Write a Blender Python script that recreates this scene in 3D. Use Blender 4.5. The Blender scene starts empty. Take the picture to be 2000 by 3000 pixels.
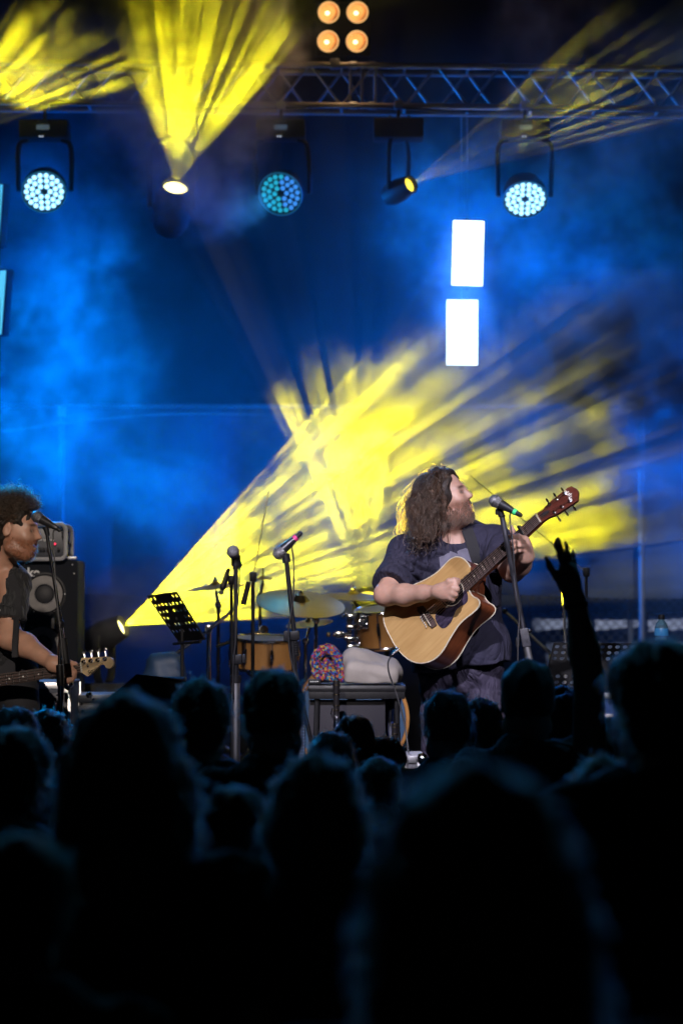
import bpy, bmesh, math, random
import numpy as np
from mathutils import Vector, Matrix, Quaternion
from mathutils.bvhtree import BVHTree

random.seed(7); RNG = np.random.default_rng(7)
SC = bpy.context.scene
COL = SC.collection
R = math.radians

# ------------------------------------------------------------------ camera
CAM_Z = 1.90                                   # held a little above the heads of the crowd
FPX = 100.0/36.0*3000.0                        # 100 mm lens on a 36 mm tall frame, 3000 px
TILT = math.atan(280.0/FPX)
cam_data = bpy.data.cameras.new('camera')
cam = bpy.data.objects.new('camera', cam_data); COL.objects.link(cam)
cam.location = (0, 0, CAM_Z); cam.rotation_euler = (math.pi/2+TILT, 0, 0)
cam_data.sensor_fit = 'VERTICAL'; cam_data.sensor_height = 36; cam_data.lens = 100
cam_data.clip_start = 0.1; cam_data.clip_end = 600
cam_data.dof.use_dof = True; cam_data.dof.focus_distance = 11.8; cam_data.dof.aperture_fstop = 2.8
SC.camera = cam

# ------------------------------------------------------------------ night sky, colour management, sampling
wd = bpy.data.worlds.new('World'); SC.world = wd; wd.use_nodes = True
_wn = wd.node_tree
_sky = _wn.nodes.new('ShaderNodeTexSky'); _sky.sky_type = 'NISHITA'; _sky.sun_disc = False
_sky.sun_elevation = R(-5.5); _sky.sun_rotation = R(200)
_wn.links.new(_sky.outputs[0], _wn.nodes['Background'].inputs[0])
_wn.nodes['Background'].inputs[1].default_value = 0.05
VS = SC.view_settings
VS.view_transform = 'Standard'; VS.look = 'None'; VS.exposure = 0.0; VS.gamma = 1.0; VS.use_curve_mapping = False
CY = SC.cycles
CY.use_denoising = True
try: CY.denoiser = 'OPENIMAGEDENOISE'
except Exception: pass
CY.max_bounces = 5; CY.diffuse_bounces = 2; CY.glossy_bounces = 2; CY.transmission_bounces = 3
CY.transparent_max_bounces = 8; CY.volume_bounces = 0; CY.volume_step_rate = 6.5
CY.caustics_reflective = False; CY.caustics_refractive = False
CY.sample_clamp_indirect = 4.0

def W(px, py, d):
    """the point at depth d (metres from the lens along the stage axis) that the photograph shows at px, py"""
    u = (px-1000)/FPX; v = (1500-py)/FPX
    y = math.cos(TILT)-v*math.sin(TILT); z = math.sin(TILT)+v*math.cos(TILT)
    return Vector((u/y*d, d, CAM_Z+z/y*d))
def ppm(d): return FPX/d

# ------------------------------------------------------------------ lamps
LAMP_LEVEL = {}
def aim(o, loc, target):
    o.location = loc
    q = (Vector(target)-Vector(loc)).normalized().to_track_quat('-Z', 'Y')
    o.rotation_euler = q.to_euler()
    return q
def spot_lamp(loc, target, col, power, ang, blend=.15, rad=.03, gobo=None, scale=10, floor=.05, seed=0.0, name='lamp_light', edge=(.45, .25), vmax=None):
    l = bpy.data.lights.new(name, 'SPOT'); b = bpy.data.objects.new(name, l); COL.objects.link(b)
    q = aim(b, loc, target)
    l.energy = power; l.color = col; l.spot_size = R(ang); l.spot_blend = blend; l.shadow_soft_size = rad
    if gobo:                                   # the pattern wheel inside the lamp: light leaves it in rays
        l.use_nodes = True; T = l.node_tree; em = T.nodes['Emission']
        g = T.nodes.new('ShaderNodeNewGeometry'); M = q.to_matrix(); ds = []
        dz = -M.col[2]; e1 = dz.cross(Vector((0, 1, 0))).normalized(); M = Matrix((e1, dz.cross(e1)*.22, -dz)).transposed()   # slits rather than dots: a bar pattern
        for k in range(3):
            v = T.nodes.new('ShaderNodeVectorMath'); v.operation = 'DOT_PRODUCT'; v.inputs[1].default_value = M.col[k]
            T.links.new(g.outputs['Incoming'], v.inputs[0]); ds.append(v.outputs['Value'])
        c = T.nodes.new('ShaderNodeCombineXYZ')
        for k in range(2):
            v = T.nodes.new('ShaderNodeMath'); v.operation = 'DIVIDE'
            T.links.new(ds[k], v.inputs[0]); T.links.new(ds[2], v.inputs[1]); T.links.new(v.outputs[0], c.inputs[k])
        c.inputs[2].default_value = seed
        r = T.nodes.new('ShaderNodeMapRange'); r.interpolation_type = 'SMOOTHSTEP'
        r.inputs['To Min'].default_value = floor; r.inputs['To Max'].default_value = 1
        r.inputs['From Min'].default_value = edge[0]; r.inputs['From Max'].default_value = edge[1]
        if gobo == 'dots':
            t = T.nodes.new('ShaderNodeTexVoronoi'); t.inputs['Scale'].default_value = scale
            T.links.new(c.outputs[0], t.inputs['Vector']); T.links.new(t.outputs['Distance'], r.inputs[0])
        else:
            t = T.nodes.new('ShaderNodeTexNoise'); t.inputs['Scale'].default_value = scale; t.inputs['Detail'].default_value = 2.5
            T.links.new(c.outputs[0], t.inputs['Vector']); T.links.new(t.outputs[0], r.inputs[0])
        out = r.outputs[0]
        if vmax:                               # the bars of the pattern are short: the fan of rays is flat
            ab = T.nodes.new('ShaderNodeMath'); ab.operation = 'ABSOLUTE'; T.links.new(c.inputs[1].links[0].from_socket, ab.inputs[0])
            mk = T.nodes.new('ShaderNodeMapRange'); mk.interpolation_type = 'SMOOTHSTEP'; T.links.new(ab.outputs[0], mk.inputs[0])
            mk.inputs['From Min'].default_value = vmax*.22; mk.inputs['From Max'].default_value = vmax*.22*.5
            mu = T.nodes.new('ShaderNodeMath'); mu.operation = 'MULTIPLY'; T.links.new(out, mu.inputs[0]); T.links.new(mk.outputs[0], mu.inputs[1]); out = mu.outputs[0]
        T.links.new(out, em.inputs['Strength'])
    return b
def area_lamp(loc, target, col, power, w, h, name='panel_light', spread=120):
    l = bpy.data.lights.new(name, 'AREA'); b = bpy.data.objects.new(name, l); COL.objects.link(b)
    aim(b, loc, target); l.shape = 'RECTANGLE'; l.size = w; l.size_y = h; l.energy = power; l.color = col; l.spread = R(spread)
    return b

# ------------------------------------------------------------------ materials
def rgb(*c): return tuple(c)+(1.0,)
MATS = {}
def mat(name, col, rough=.5, metal=0., var=.12, scale=9., bump=0., bscale=60., coat=0., emit=None, estr=0., spec=.5, trans=0., sheen=0., rvar=.12, stretch=None, paint=False, sss=0., bdist=.004, crease=0.):
    if name in MATS: return MATS[name]
    m = bpy.data.materials.new(name); m.use_nodes = True; MATS[name] = m
    T = m.node_tree; N = T.nodes; L = T.links; b = N['Principled BSDF']
    tc = N.new('ShaderNodeTexCoord'); src = tc.outputs['Object']
    if stretch:
        mp = N.new('ShaderNodeMapping'); mp.inputs['Scale'].default_value = stretch; L.new(src, mp.inputs[0]); src = mp.outputs[0]
    nz = N.new('ShaderNodeTexNoise'); nz.inputs['Scale'].default_value = scale; nz.inputs['Detail'].default_value = 5
    L.new(src, nz.inputs['Vector'])
    mx = N.new('ShaderNodeMix'); mx.data_type = 'RGBA'
    mr = N.new('ShaderNodeMapRange'); mr.inputs['From Min'].default_value = .3; mr.inputs['From Max'].default_value = .7
    L.new(nz.outputs[0], mr.inputs[0]); L.new(mr.outputs[0], mx.inputs['Factor'])
    mx.inputs[6].default_value = rgb(*[max(0, c*(1-var)) for c in col]); mx.inputs[7].default_value = rgb(*[min(1, c*(1+var)) for c in col])
    colout = mx.outputs[2]
    if paint:                                   # pigment that varies over the body (lips, stubble, nails), plus painted eye shade
        a = N.new('ShaderNodeAttribute'); a.attribute_name = 'paint'
        m2 = N.new('ShaderNodeMix'); m2.data_type = 'RGBA'; m2.blend_type = 'MULTIPLY'; m2.inputs['Factor'].default_value = 1
        L.new(colout, m2.inputs[6]); L.new(a.outputs['Color'], m2.inputs[7]); colout = m2.outputs[2]
    L.new(colout, b.inputs['Base Color'])
    rr = N.new('ShaderNodeMapRange'); rr.inputs['To Min'].default_value = max(.02, rough-rvar); rr.inputs['To Max'].default_value = min(1, rough+rvar)
    L.new(nz.outputs[0], rr.inputs[0]); L.new(rr.outputs[0], b.inputs['Roughness'])
    b.inputs['Metallic'].default_value = metal; b.inputs['Specular IOR Level'].default_value = spec
    b.inputs['Coat Weight'].default_value = coat; b.inputs['Coat Roughness'].default_value = .12
    b.inputs['Transmission Weight'].default_value = trans; b.inputs['Sheen Weight'].default_value = sheen
    if sss: b.inputs['Subsurface Weight'].default_value = sss; b.inputs['Subsurface Radius'].default_value = (.012, .005, .003)
    if emit: b.inputs['Emission Color'].default_value = rgb(*emit); b.inputs['Emission Strength'].default_value = estr
    if bump:
        n2 = N.new('ShaderNodeTexNoise'); n2.inputs['Scale'].default_value = bscale; n2.inputs['Detail'].default_value = 3; L.new(src, n2.inputs['Vector'])
        bp = N.new('ShaderNodeBump'); bp.inputs['Strength'].default_value = bump; bp.inputs['Distance'].default_value = bdist
        L.new(n2.outputs[0], bp.inputs['Height']); nout = bp.outputs[0]
        if crease:                              # soft folds of worn cloth
            n3 = N.new('ShaderNodeTexNoise'); n3.inputs['Scale'].default_value = 7; n3.inputs['Detail'].default_value = 3; n3.inputs['Distortion'].default_value = 1.6
            mp3 = N.new('ShaderNodeMapping'); mp3.inputs['Scale'].default_value = (1.5, 1, .75); mp3.inputs['Rotation'].default_value = (0, .6, 0); L.new(tc.outputs['Object'], mp3.inputs[0]); L.new(mp3.outputs[0], n3.inputs['Vector'])
            ab = N.new('ShaderNodeMath'); ab.operation = 'SUBTRACT'; ab.inputs[1].default_value = .5; L.new(n3.outputs[0], ab.inputs[0])
            a2 = N.new('ShaderNodeMath'); a2.operation = 'ABSOLUTE'; L.new(ab.outputs[0], a2.inputs[0])
            b3 = N.new('ShaderNodeBump'); b3.inputs['Strength'].default_value = crease; b3.inputs['Distance'].default_value = .06
            L.new(a2.outputs[0], b3.inputs['Height']); L.new(nout, b3.inputs['Normal']); nout = b3.outputs[0]
        L.new(nout, b.inputs['Normal'])
    return m
def wood(name, c1, c2, scale=14., rough=.35, coat=.3, axis='X', dist=3.):
    if name in MATS: return MATS[name]
    m = bpy.data.materials.new(name); m.use_nodes = True; MATS[name] = m
    T = m.node_tree; N = T.nodes; L = T.links; b = N['Principled BSDF']
    tc = N.new('ShaderNodeTexCoord'); mp = N.new('ShaderNodeMapping'); L.new(tc.outputs['Object'], mp.inputs[0])
    mp.inputs['Scale'].default_value = {'X': (.6, 6, 6), 'Y': (6, .6, 6), 'Z': (6, 6, .6)}[axis]
    nz = N.new('ShaderNodeTexNoise'); nz.inputs['Scale'].default_value = scale; nz.inputs['Detail'].default_value = 6; nz.inputs['Distortion'].default_value = .4
    L.new(mp.outputs[0], nz.inputs['Vector'])
    n2 = N.new('ShaderNodeTexNoise'); n2.inputs['Scale'].default_value = 3.0; n2.inputs['Detail'].default_value = 4; L.new(tc.outputs['Object'], n2.inputs['Vector'])
    ad = N.new('ShaderNodeMath'); ad.operation = 'MULTIPLY_ADD'; ad.inputs[1].default_value = .5; L.new(n2.outputs[0], ad.inputs[0])
    m5 = N.new('ShaderNodeMath'); m5.operation = 'MULTIPLY'; m5.inputs[1].default_value = .5; L.new(nz.outputs[0], m5.inputs[0]); L.new(m5.outputs[0], ad.inputs[2])
    cr = N.new('ShaderNodeValToRGB'); cr.color_ramp.elements[0].position = .35; cr.color_ramp.elements[1].position = .65
    cr.color_ramp.elements[0].color = rgb(*c1); cr.color_ramp.elements[1].color = rgb(*c2)
    L.new(ad.outputs[0], cr.inputs[0]); L.new(cr.outputs[0], b.inputs['Base Color'])
    rr = N.new('ShaderNodeMapRange'); rr.inputs['To Min'].default_value = rough-.1; rr.inputs['To Max'].default_value = rough+.12
    L.new(n2.outputs[0], rr.inputs[0]); L.new(rr.outputs[0], b.inputs['Roughness'])
    b.inputs['Coat Weight'].default_value = coat; b.inputs['Coat Roughness'].default_value = .15
    return m
def glow(name, col, strength):
    if name in MATS: return MATS[name]
    m = bpy.data.materials.new(name); m.use_nodes = True; MATS[name] = m
    T = m.node_tree; T.nodes.clear(); o = T.nodes.new('ShaderNodeOutputMaterial'); e = T.nodes.new('ShaderNodeEmission')
    e.inputs[0].default_value = rgb(*col); e.inputs[1].default_value = strength; T.links.new(e.outputs[0], o.inputs[0])
    m.cycles.emission_sampling = 'NONE'        # the lamp object in the fixture carries its light
    return m

BLACK_METAL = mat('black_metal', (.010, .010, .012), .40, 0., spec=.35, scale=20, bump=.1)
BLACK_PLASTIC = mat('black_plastic', (.009, .009, .011), .5, spec=.3, scale=25, bump=.15, bscale=200)
RUBBER = mat('rubber', (.02, .02, .02), .8)
CHROME = mat('chrome', (.78, .78, .8), .12, 1., var=.05, rvar=.06)
ALUMINIUM = mat('aluminium', (.62, .62, .64), .38, 1., var=.1, scale=6, rvar=.15)
STEEL = mat('dull_steel', (.45, .45, .47), .45, 1., var=.15, scale=6)
BRASS = mat('cymbal_bronze', (.40, .31, .14), .36, 1., var=.2, scale=5)
WHITE_PAINT = mat('white_paint', (.74, .74, .75), .5)
CABLE = mat('cable_rubber', (.03, .03, .033), .42)

# ------------------------------------------------------------------ mesh builder
class MB:
    """collects shapes given in world (or thing-local) coordinates; build() links them as one mesh object"""
    def __init__(s, o=(0, 0, 0)): s.v = []; s.f = []; s.o = Vector(o)
    def add(s, vs, fs, M=None):
        k = len(s.v)
        s.v += [tuple((M @ Vector(p)) if M is not None else Vector(p)) for p in vs]
        s.f += [tuple(i+k for i in f) for f in fs]; return s
    def box(s, c, size, rot=None, bev=0.):
        bm = bmesh.new(); bmesh.ops.create_cube(bm, size=1)
        for v in bm.verts: v.co = Vector((v.co.x*size[0], v.co.y*size[1], v.co.z*size[2]))
        if bev: bmesh.ops.bevel(bm, geom=list(bm.edges), offset=bev, segments=2, profile=.6, affect='EDGES')
        bm.verts.index_update()
        M = Matrix.Translation(Vector(c)) @ (rot.to_4x4() if rot is not None else Matrix())
        s.add([v.co for v in bm.verts], [[v.index for v in f.verts] for f in bm.faces], M); bm.free(); return s
    def tube(s, path, r, n=8, caps=True, flat=1.):
        path = [Vector(p) for p in path]; m = len(path)
        rs = list(r) if hasattr(r, '__len__') else [r]*m
        vs = []; fs = []; prev = None
        for i, p in enumerate(path):
            t = (path[min(i+1, m-1)]-path[max(i-1, 0)]).normalized()
            if prev is None:
                a = Vector((0, 0, 1)) if abs(t.z) < .9 else Vector((1, 0, 0)); x = t.cross(a).normalized()
            else: x = (prev-t*prev.dot(t)).normalized()
            prev = x; y = t.cross(x)
            for k in range(n):
                a = 2*math.pi*k/n; vs.append(p+x*(math.cos(a)*rs[i])+y*(math.sin(a)*rs[i]*flat))
        for i in range(m-1):
            for k in range(n):
                fs.append((i*n+k, i*n+(k+1) % n, (i+1)*n+(k+1) % n, (i+1)*n+k))
        if caps: fs.append(tuple(range(n-1, -1, -1))); fs.append(tuple((m-1)*n+k for k in range(n)))
        return s.add(vs, fs)
    def cyl(s, a, b, r, r2=None, n=16): return s.tube([a, b], [r, r if r2 is None else r2], n)
    def lathe(s, prof, n=32, M=None, caps=True):
        vs = []; fs = []
        for (r, z) in prof:
            for k in range(n):
                a = 2*math.pi*k/n; vs.append((r*math.cos(a), r*math.sin(a), z))
        for i in range(len(prof)-1):
            for k in range(n): fs.append((i*n+k, i*n+(k+1) % n, (i+1)*n+(k+1) % n, (i+1)*n+k))
        if caps: fs.append(tuple(range(n-1, -1, -1))); fs.append(tuple((len(prof)-1)*n+k for k in range(n)))
        return s.add(vs, fs, M)
    def prism(s, poly, z0, z1, M=None):
        n = len(poly)
        vs = [(p[0], p[1], z0) for p in poly]+[(p[0], p[1], z1) for p in poly]
        fs = [tuple(range(n-1, -1, -1)), tuple(range(n, 2*n))]+[(i, (i+1) % n, n+(i+1) % n, n+i) for i in range(n)]
        return s.add(vs, fs, M)
    def ball(s, c, r, n=12, M=None):
        rr = r if hasattr(r, '__len__') else (r, r, r)
        vs = []; fs = []; h = n//2
        for i in range(h+1):
            th = math.pi*i/h
            for k in range(n):
                a = 2*math.pi*k/n; p = Vector((rr[0]*math.sin(th)*math.cos(a), rr[1]*math.sin(th)*math.sin(a), rr[2]*math.cos(th)))
                vs.append(Vector(c)+((M @ p) if M is not None else p))
        for i in range(h):
            for k in range(n): fs.append((i*n+k, (i+1)*n+k, (i+1)*n+(k+1) % n, i*n+(k+1) % n))
        return s.add(vs, fs)
    def torus(s, c, Rr, r, M=None, n=32, m=8):
        vs = []; fs = []; Mt = Matrix.Translation(Vector(c)) @ (M.to_4x4() if M is not None else Matrix())
        for i in range(n):
            a = 2*math.pi*i/n
            for k in range(m):
                b = 2*math.pi*k/m; vs.append(((Rr+r*math.cos(b))*math.cos(a), (Rr+r*math.cos(b))*math.sin(a), r*math.sin(b)))
        for i in range(n):
            for k in range(m): fs.append((i*m+k, ((i+1) % n)*m+k, ((i+1) % n)*m+(k+1) % m, i*m+(k+1) % m))
        return s.add(vs, fs, Mt)
    def mesh(s, name, material, smooth=35):
        me = bpy.data.meshes.new(name)
        me.from_pydata([tuple(Vector(p)-s.o) for p in s.v], [], s.f); me.validate()
        bm = bmesh.new(); bm.from_mesh(me); bmesh.ops.recalc_face_normals(bm, faces=bm.faces); bm.to_mesh(me); bm.free()
        if smooth: me.shade_smooth(); me.set_sharp_from_angle(angle=R(smooth))
        if material: me.materials.append(material)
        return me
    def build(s, name, material, parent=None, smooth=35):
        return link(name, s.mesh(name, material, smooth), parent)
def link(name, data, parent=None, loc=None):
    o = bpy.data.objects.new(name, data); COL.objects.link(o)
    if parent is not None: o.parent = parent
    if loc is not None: o.location = loc
    return o
def tag(o, label=None, cat=None, group=None, kind=None):
    if label: o['label'] = label
    if cat: o['category'] = cat
    if group: o['group'] = group
    if kind: o['kind'] = kind
    return o
def thing(name, label, cat, loc=(0, 0, 0), group=None, rot=None):
    o = bpy.data.objects.new(name, None); COL.objects.link(o); o.location = loc; o.empty_display_size = .1
    if rot is not None: o.rotation_mode = 'QUATERNION'; o.rotation_quaternion = rot.to_quaternion() if isinstance(rot, Matrix) else rot
    return tag(o, label, cat, group)
def dup_tree(o, parent=None):
    c = o.copy(); COL.objects.link(c); c.parent = parent
    for ch in list(o.children): dup_tree(ch, c)
    return c
def spline(pts, sub=8, closed=False):
    pts = [Vector(p) for p in pts]; n = len(pts); out = []
    rng = range(n if closed else n-1)
    for i in rng:
        if closed: p0, p1, p2, p3 = pts[(i-1) % n], pts[i], pts[(i+1) % n], pts[(i+2) % n]
        else: p0, p1, p2, p3 = pts[max(i-1, 0)], pts[i], pts[i+1], pts[min(i+2, n-1)]
        for k in range(sub):
            t = k/sub
            out.append(.5*((2*p1)+(p2-p0)*t+(2*p0-5*p1+4*p2-p3)*t*t+(3*p1-p0-3*p2+p3)*t*t*t))
    if not closed: out.append(pts[-1])
    return out
def frame(x=None, y=None, z=None):
    """a rotation whose z (and roughly x or y) axes are given"""
    z = Vector(z).normalized()
    if x is not None: x = Vector(x); x = (x-z*x.dot(z)).normalized(); y = z.cross(x)
    else: y = Vector(y); y = (y-z*y.dot(z)).normalized(); x = y.cross(z)
    return Matrix((x, y, z)).transposed()
def text_part(name, body, size, M, material, parent, extrude=.0008, shear=0., align='CENTER', space=1.0, bold=0.):
    cu = bpy.data.curves.new(name, 'FONT'); cu.body = body; cu.size = size; cu.extrude = extrude; cu.shear = shear
    cu.align_x = align; cu.align_y = 'CENTER'; cu.space_character = space; cu.offset = bold
    tmp = bpy.data.objects.new('tmp', cu); COL.objects.link(tmp)
    bpy.context.view_layer.update()
    me = bpy.data.meshes.new_from_object(tmp.evaluated_get(bpy.context.evaluated_depsgraph_get()))
    bpy.data.objects.remove(tmp)
    me.transform(M); me.materials.clear(); me.materials.append(material); me.name = name
    return link(name, me, parent)

# ------------------------------------------------------------------ bodies: signed distance fields -> one continuous surface
def smin(a, b, k):
    if k <= 0: return np.minimum(a, b)
    h = np.maximum(k-np.abs(a-b), 0)/k
    return np.minimum(a, b)-h*h*k*.25
class SDF:
    def __init__(s, lo, hi, h):
        s.h = h; s.lo = np.array(lo, dtype=np.float32); n = np.ceil((np.array(hi)-np.array(lo))/h).astype(int)+1
        s.ax = [(s.lo[i]+h*np.arange(n[i])).astype(np.float32) for i in range(3)]
        s.D = np.full(tuple(n), 1.0, dtype=np.float32)
    def region(s, lo, hi):
        sl = []
        for i in range(3):
            a = max(0, int(math.floor((lo[i]-s.lo[i])/s.h))); b = min(s.D.shape[i], int(math.ceil((hi[i]-s.lo[i])/s.h))+1)
            if b <= a: return None
            sl.append(slice(a, b))
        return tuple(sl)
    def op(s, fn, lo, hi, k, sub=False):
        e = k+.03; sl = s.region([v-e for v in lo], [v+e for v in hi])
        if sl is None: return s
        x = s.ax[0][sl[0]][:, None, None]; y = s.ax[1][sl[1]][None, :, None]; z = s.ax[2][sl[2]][None, None, :]
        d = fn(x, y, z)
        s.D[sl] = -smin(-s.D[sl], d, k) if sub else smin(s.D[sl], d, k)
        return s
    def cap(s, a, b, ra, rb=None, k=.02, sub=False):
        rb = ra if rb is None else rb; a = Vector(a); b = Vector(b); m = max(ra, rb)
        ba = b-a; L2 = max(ba.length_squared, 1e-9)
        def fn(x, y, z):
            px, py, pz = x-a.x, y-a.y, z-a.z
            t = np.clip((px*ba.x+py*ba.y+pz*ba.z)/L2, 0, 1)
            return np.sqrt((px-ba.x*t)**2+(py-ba.y*t)**2+(pz-ba.z*t)**2)-(ra+(rb-ra)*t)
        return s.op(fn, [min(a[i], b[i])-m for i in range(3)], [max(a[i], b[i])+m for i in range(3)], k, sub)
    def cone(s, a, b, ra, rb, k=.01, sq=1.0, side=None):
        """flat-ended tapered tube (a sleeve, a trouser leg)"""
        a = Vector(a); b = Vector(b); ba = b-a; L = ba.length; t_ = ba/L; m = max(ra, rb)
        def fn(x, y, z):
            px, py, pz = x-a.x, y-a.y, z-a.z
            u = px*t_.x+py*t_.y+pz*t_.z
            rr = np.sqrt(np.maximum((px-t_.x*u)**2+(py-t_.y*u)**2+(pz-t_.z*u)**2, 0))
            return np.maximum(rr-(ra+(rb-ra)*np.clip(u/L, 0, 1)), np.maximum(-u, u-L))
        return s.op(fn, [min(a[i], b[i])-m for i in range(3)], [max(a[i], b[i])+m for i in range(3)], k)
    def ell(s, c, r, M=None, k=.02, sub=False):
        c = Vector(c); m = max(r); A = np.array(M if M is not None else Matrix.Identity(3), dtype=np.float32)
        def fn(x, y, z):
            px, py, pz = x-c.x, y-c.y, z-c.z
            q = [(A[0, j]*px+A[1, j]*py+A[2, j]*pz) for j in range(3)]
            k0 = np.sqrt(sum((q[j]/r[j])**2 for j in range(3)))+1e-6
            k1 = np.sqrt(sum((q[j]/(r[j]*r[j]))**2 for j in range(3)))+1e-6
            return k0*(k0-1)/k1
        return s.op(fn, [c[i]-m for i in range(3)], [c[i]+m for i in range(3)], k, sub)
    def rbox(s, c, hs, rad, M=None, k=.02, sub=False):
        c = Vector(c); m = sum(hs)+rad; A = np.array(M if M is not None else Matrix.Identity(3), dtype=np.float32)
        def fn(x, y, z):
            px, py, pz = x-c.x, y-c.y, z-c.z
            q = [np.abs(A[0, j]*px+A[1, j]*py+A[2, j]*pz)-hs[j] for j in range(3)]
            out = np.sqrt(sum(np.maximum(v, 0)**2 for v in q))
            return out+np.minimum(np.maximum(np.maximum(q[0], q[1]), q[2]), 0)-rad
        return s.op(fn, [c[i]-m for i in range(3)], [c[i]+m for i in range(3)], k, sub)
    def cut(s, p, n, k=.004):
        """keep what lies behind the plane through p with normal n"""
        p = Vector(p); n = Vector(n).normalized()
        x = s.ax[0][:, None, None]; y = s.ax[1][None, :, None]; z = s.ax[2][None, None, :]
        s.D = -smin(-s.D, -((x-p.x)*n.x+(y-p.y)*n.y+(z-p.z)*n.z), k).astype(np.float32); return s
    def disp(s, fn):
        x = s.ax[0][:, None, None]; y = s.ax[1][None, :, None]; z = s.ax[2][None, None, :]
        near = np.abs(s.D) < .06
        s.D = np.where(near, s.D+fn(x, y, z), s.D).astype(np.float32); return s
    def surface(s):
        D = s.D.copy(); D[0] = D[-1] = 1; D[:, 0] = D[:, -1] = 1; D[:, :, 0] = D[:, :, -1] = 1
        S_ = D < 0
        cs = [(i, j, k) for i in (0, 1) for j in (0, 1) for k in (0, 1)]
        sh = [n-1 for n in D.shape]
        cnt = sum(S_[i:i+sh[0], j:j+sh[1], k:k+sh[2]].astype(np.int8) for i, j, k in cs)
        act = (cnt > 0) & (cnt < 8); ii = np.argwhere(act)
        idx = np.full(act.shape, -1, dtype=np.int64); idx[act] = np.arange(len(ii))
        acc = np.zeros((len(ii), 3)); num = np.zeros(len(ii))
        for a in cs:
            for ax in range(3):
                if a[ax]: continue
                b = list(a); b[ax] = 1
                da = D[ii[:, 0]+a[0], ii[:, 1]+a[1], ii[:, 2]+a[2]]; db = D[ii[:, 0]+b[0], ii[:, 1]+b[1], ii[:, 2]+b[2]]
                cr = (da < 0) != (db < 0); t = np.where(cr, da/np.where(cr, da-db, 1), 0)
                p = np.array(a, float)[None, :].repeat(len(ii), 0); p[:, ax] += t
                acc += p*cr[:, None]; num += cr
        v = s.lo[None, :]+s.h*(ii+acc/num[:, None])
        faces = []
        for ax in range(3):
            b_, c_ = (ax+1) % 3, (ax+2) % 3
            sa = [slice(None)]*3; sb = [slice(None)]*3; sa[ax] = slice(0, -1); sb[ax] = slice(1, None)
            A_, B_ = S_[tuple(sa)], S_[tuple(sb)]
            e = np.argwhere(A_ != B_)
            ok = (e[:, b_] > 0) & (e[:, c_] > 0) & (e[:, b_] < S_.shape[b_]-1) & (e[:, c_] < S_.shape[c_]-1); e = e[ok]
            ins = A_[e[:, 0], e[:, 1], e[:, 2]]
            q = []
            for (db, dc) in ((-1, -1), (0, -1), (0, 0), (-1, 0)):
                g = e.copy(); g[:, b_] += db; g[:, c_] += dc; q.append(idx[g[:, 0], g[:, 1], g[:, 2]])
            q = np.stack(q, 1); q[~ins] = q[~ins][:, ::-1]; faces.append(q)
        return v, np.concatenate(faces)
    def mesh(s, name, material, origin=(0, 0, 0), paint=None, relax=1):
        v, f = s.surface()
        for _ in range(relax):
            acc = np.zeros_like(v); n = np.zeros(len(v))
            for k in range(4):
                a, b = f[:, k], f[:, (k+1) % 4]
                np.add.at(acc, a, v[b]); np.add.at(n, a, 1); np.add.at(acc, b, v[a]); np.add.at(n, b, 1)
            v = v*.5+.5*acc/np.maximum(n, 1)[:, None]
        me = bpy.data.meshes.new(name)
        me.vertices.add(len(v)); me.vertices.foreach_set('co', (v-np.array(origin)[None, :]).astype(np.float32).ravel())
        me.loops.add(len(f)*4); me.loops.foreach_set('vertex_index', f.astype(np.int32).ravel())
        me.polygons.add(len(f)); me.polygons.foreach_set('loop_start', np.arange(0, len(f)*4, 4, dtype=np.int32))
        me.update(calc_edges=True); me.validate(); me.shade_smooth()
        if material: me.materials.append(material)
        if paint is not None:
            c = np.ones((len(v), 4), dtype=np.float32); c[:, :3] = paint(v)
            at = me.color_attributes.new('paint', 'FLOAT_COLOR', 'POINT'); at.data.foreach_set('color', c.ravel())
        s.last = (v, f)
        return me
def strands(name, paths, radii, material, parent, origin):
    """hair: paths (n, m, 3) world, radii (n, m)"""
    n, m, _ = paths.shape
    hc = bpy.data.hair_curves.new(name); hc.add_curves([m]*n)
    hc.attributes['position'].data.foreach_set('vector', (paths-np.array(origin)).astype(np.float32).ravel())
    at = hc.attributes.get('radius') or hc.attributes.new('radius', 'FLOAT', 'POINT')
    at.data.foreach_set('value', radii.astype(np.float32).ravel())
    hc.materials.append(material)
    return link(name, hc, parent)
def hair_mat(name, col, rough=.35):
    if name in MATS: return MATS[name]
    m = bpy.data.materials.new(name); m.use_nodes = True; MATS[name] = m
    T = m.node_tree; T.nodes.clear(); o = T.nodes.new('ShaderNodeOutputMaterial'); h = T.nodes.new('ShaderNodeBsdfHairPrincipled')
    try: h.model = 'CHIANG'
    except Exception: pass
    h.parametrization = 'COLOR'; h.inputs['Color'].default_value = rgb(*col); h.inputs['Roughness'].default_value = rough
    for nm, v in (('Radial Roughness', .5), ('Random Roughness', .3), ('Random Color', .3), ('Random', .4)):
        if nm in h.inputs: h.inputs[nm].default_value = v
    T.links.new(h.outputs[0], o.inputs[0]); return m
# ================================================================== setting
DECK = 0.74
def struct(name, mb, material): return tag(mb.build(name, material), kind='structure')
struct('ground', MB().add([(-250, -100, 0), (250, -100, 0), (250, 400, 0), (-250, 400, 0)], [(0, 1, 2, 3)]), mat('asphalt', (.05, .05, .052), .9, var=.3, scale=3, bump=.4, bscale=90))
stage = struct('stage_floor', MB().box((0, 15.2, DECK-.06), (10, 8.6, .12)), mat('stage_ply', (.035, .033, .032), .6, var=.3, scale=4, bump=.2))
for k in range(9):
    MB().box((-4.5+k*1.125, 10.93, (DECK-.13)/2+.002), (1.1, .03, DECK-.14), bev=.006).build('skirt_panel', mat('skirt_cloth', (.02, .02, .022), .9), stage)

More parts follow.
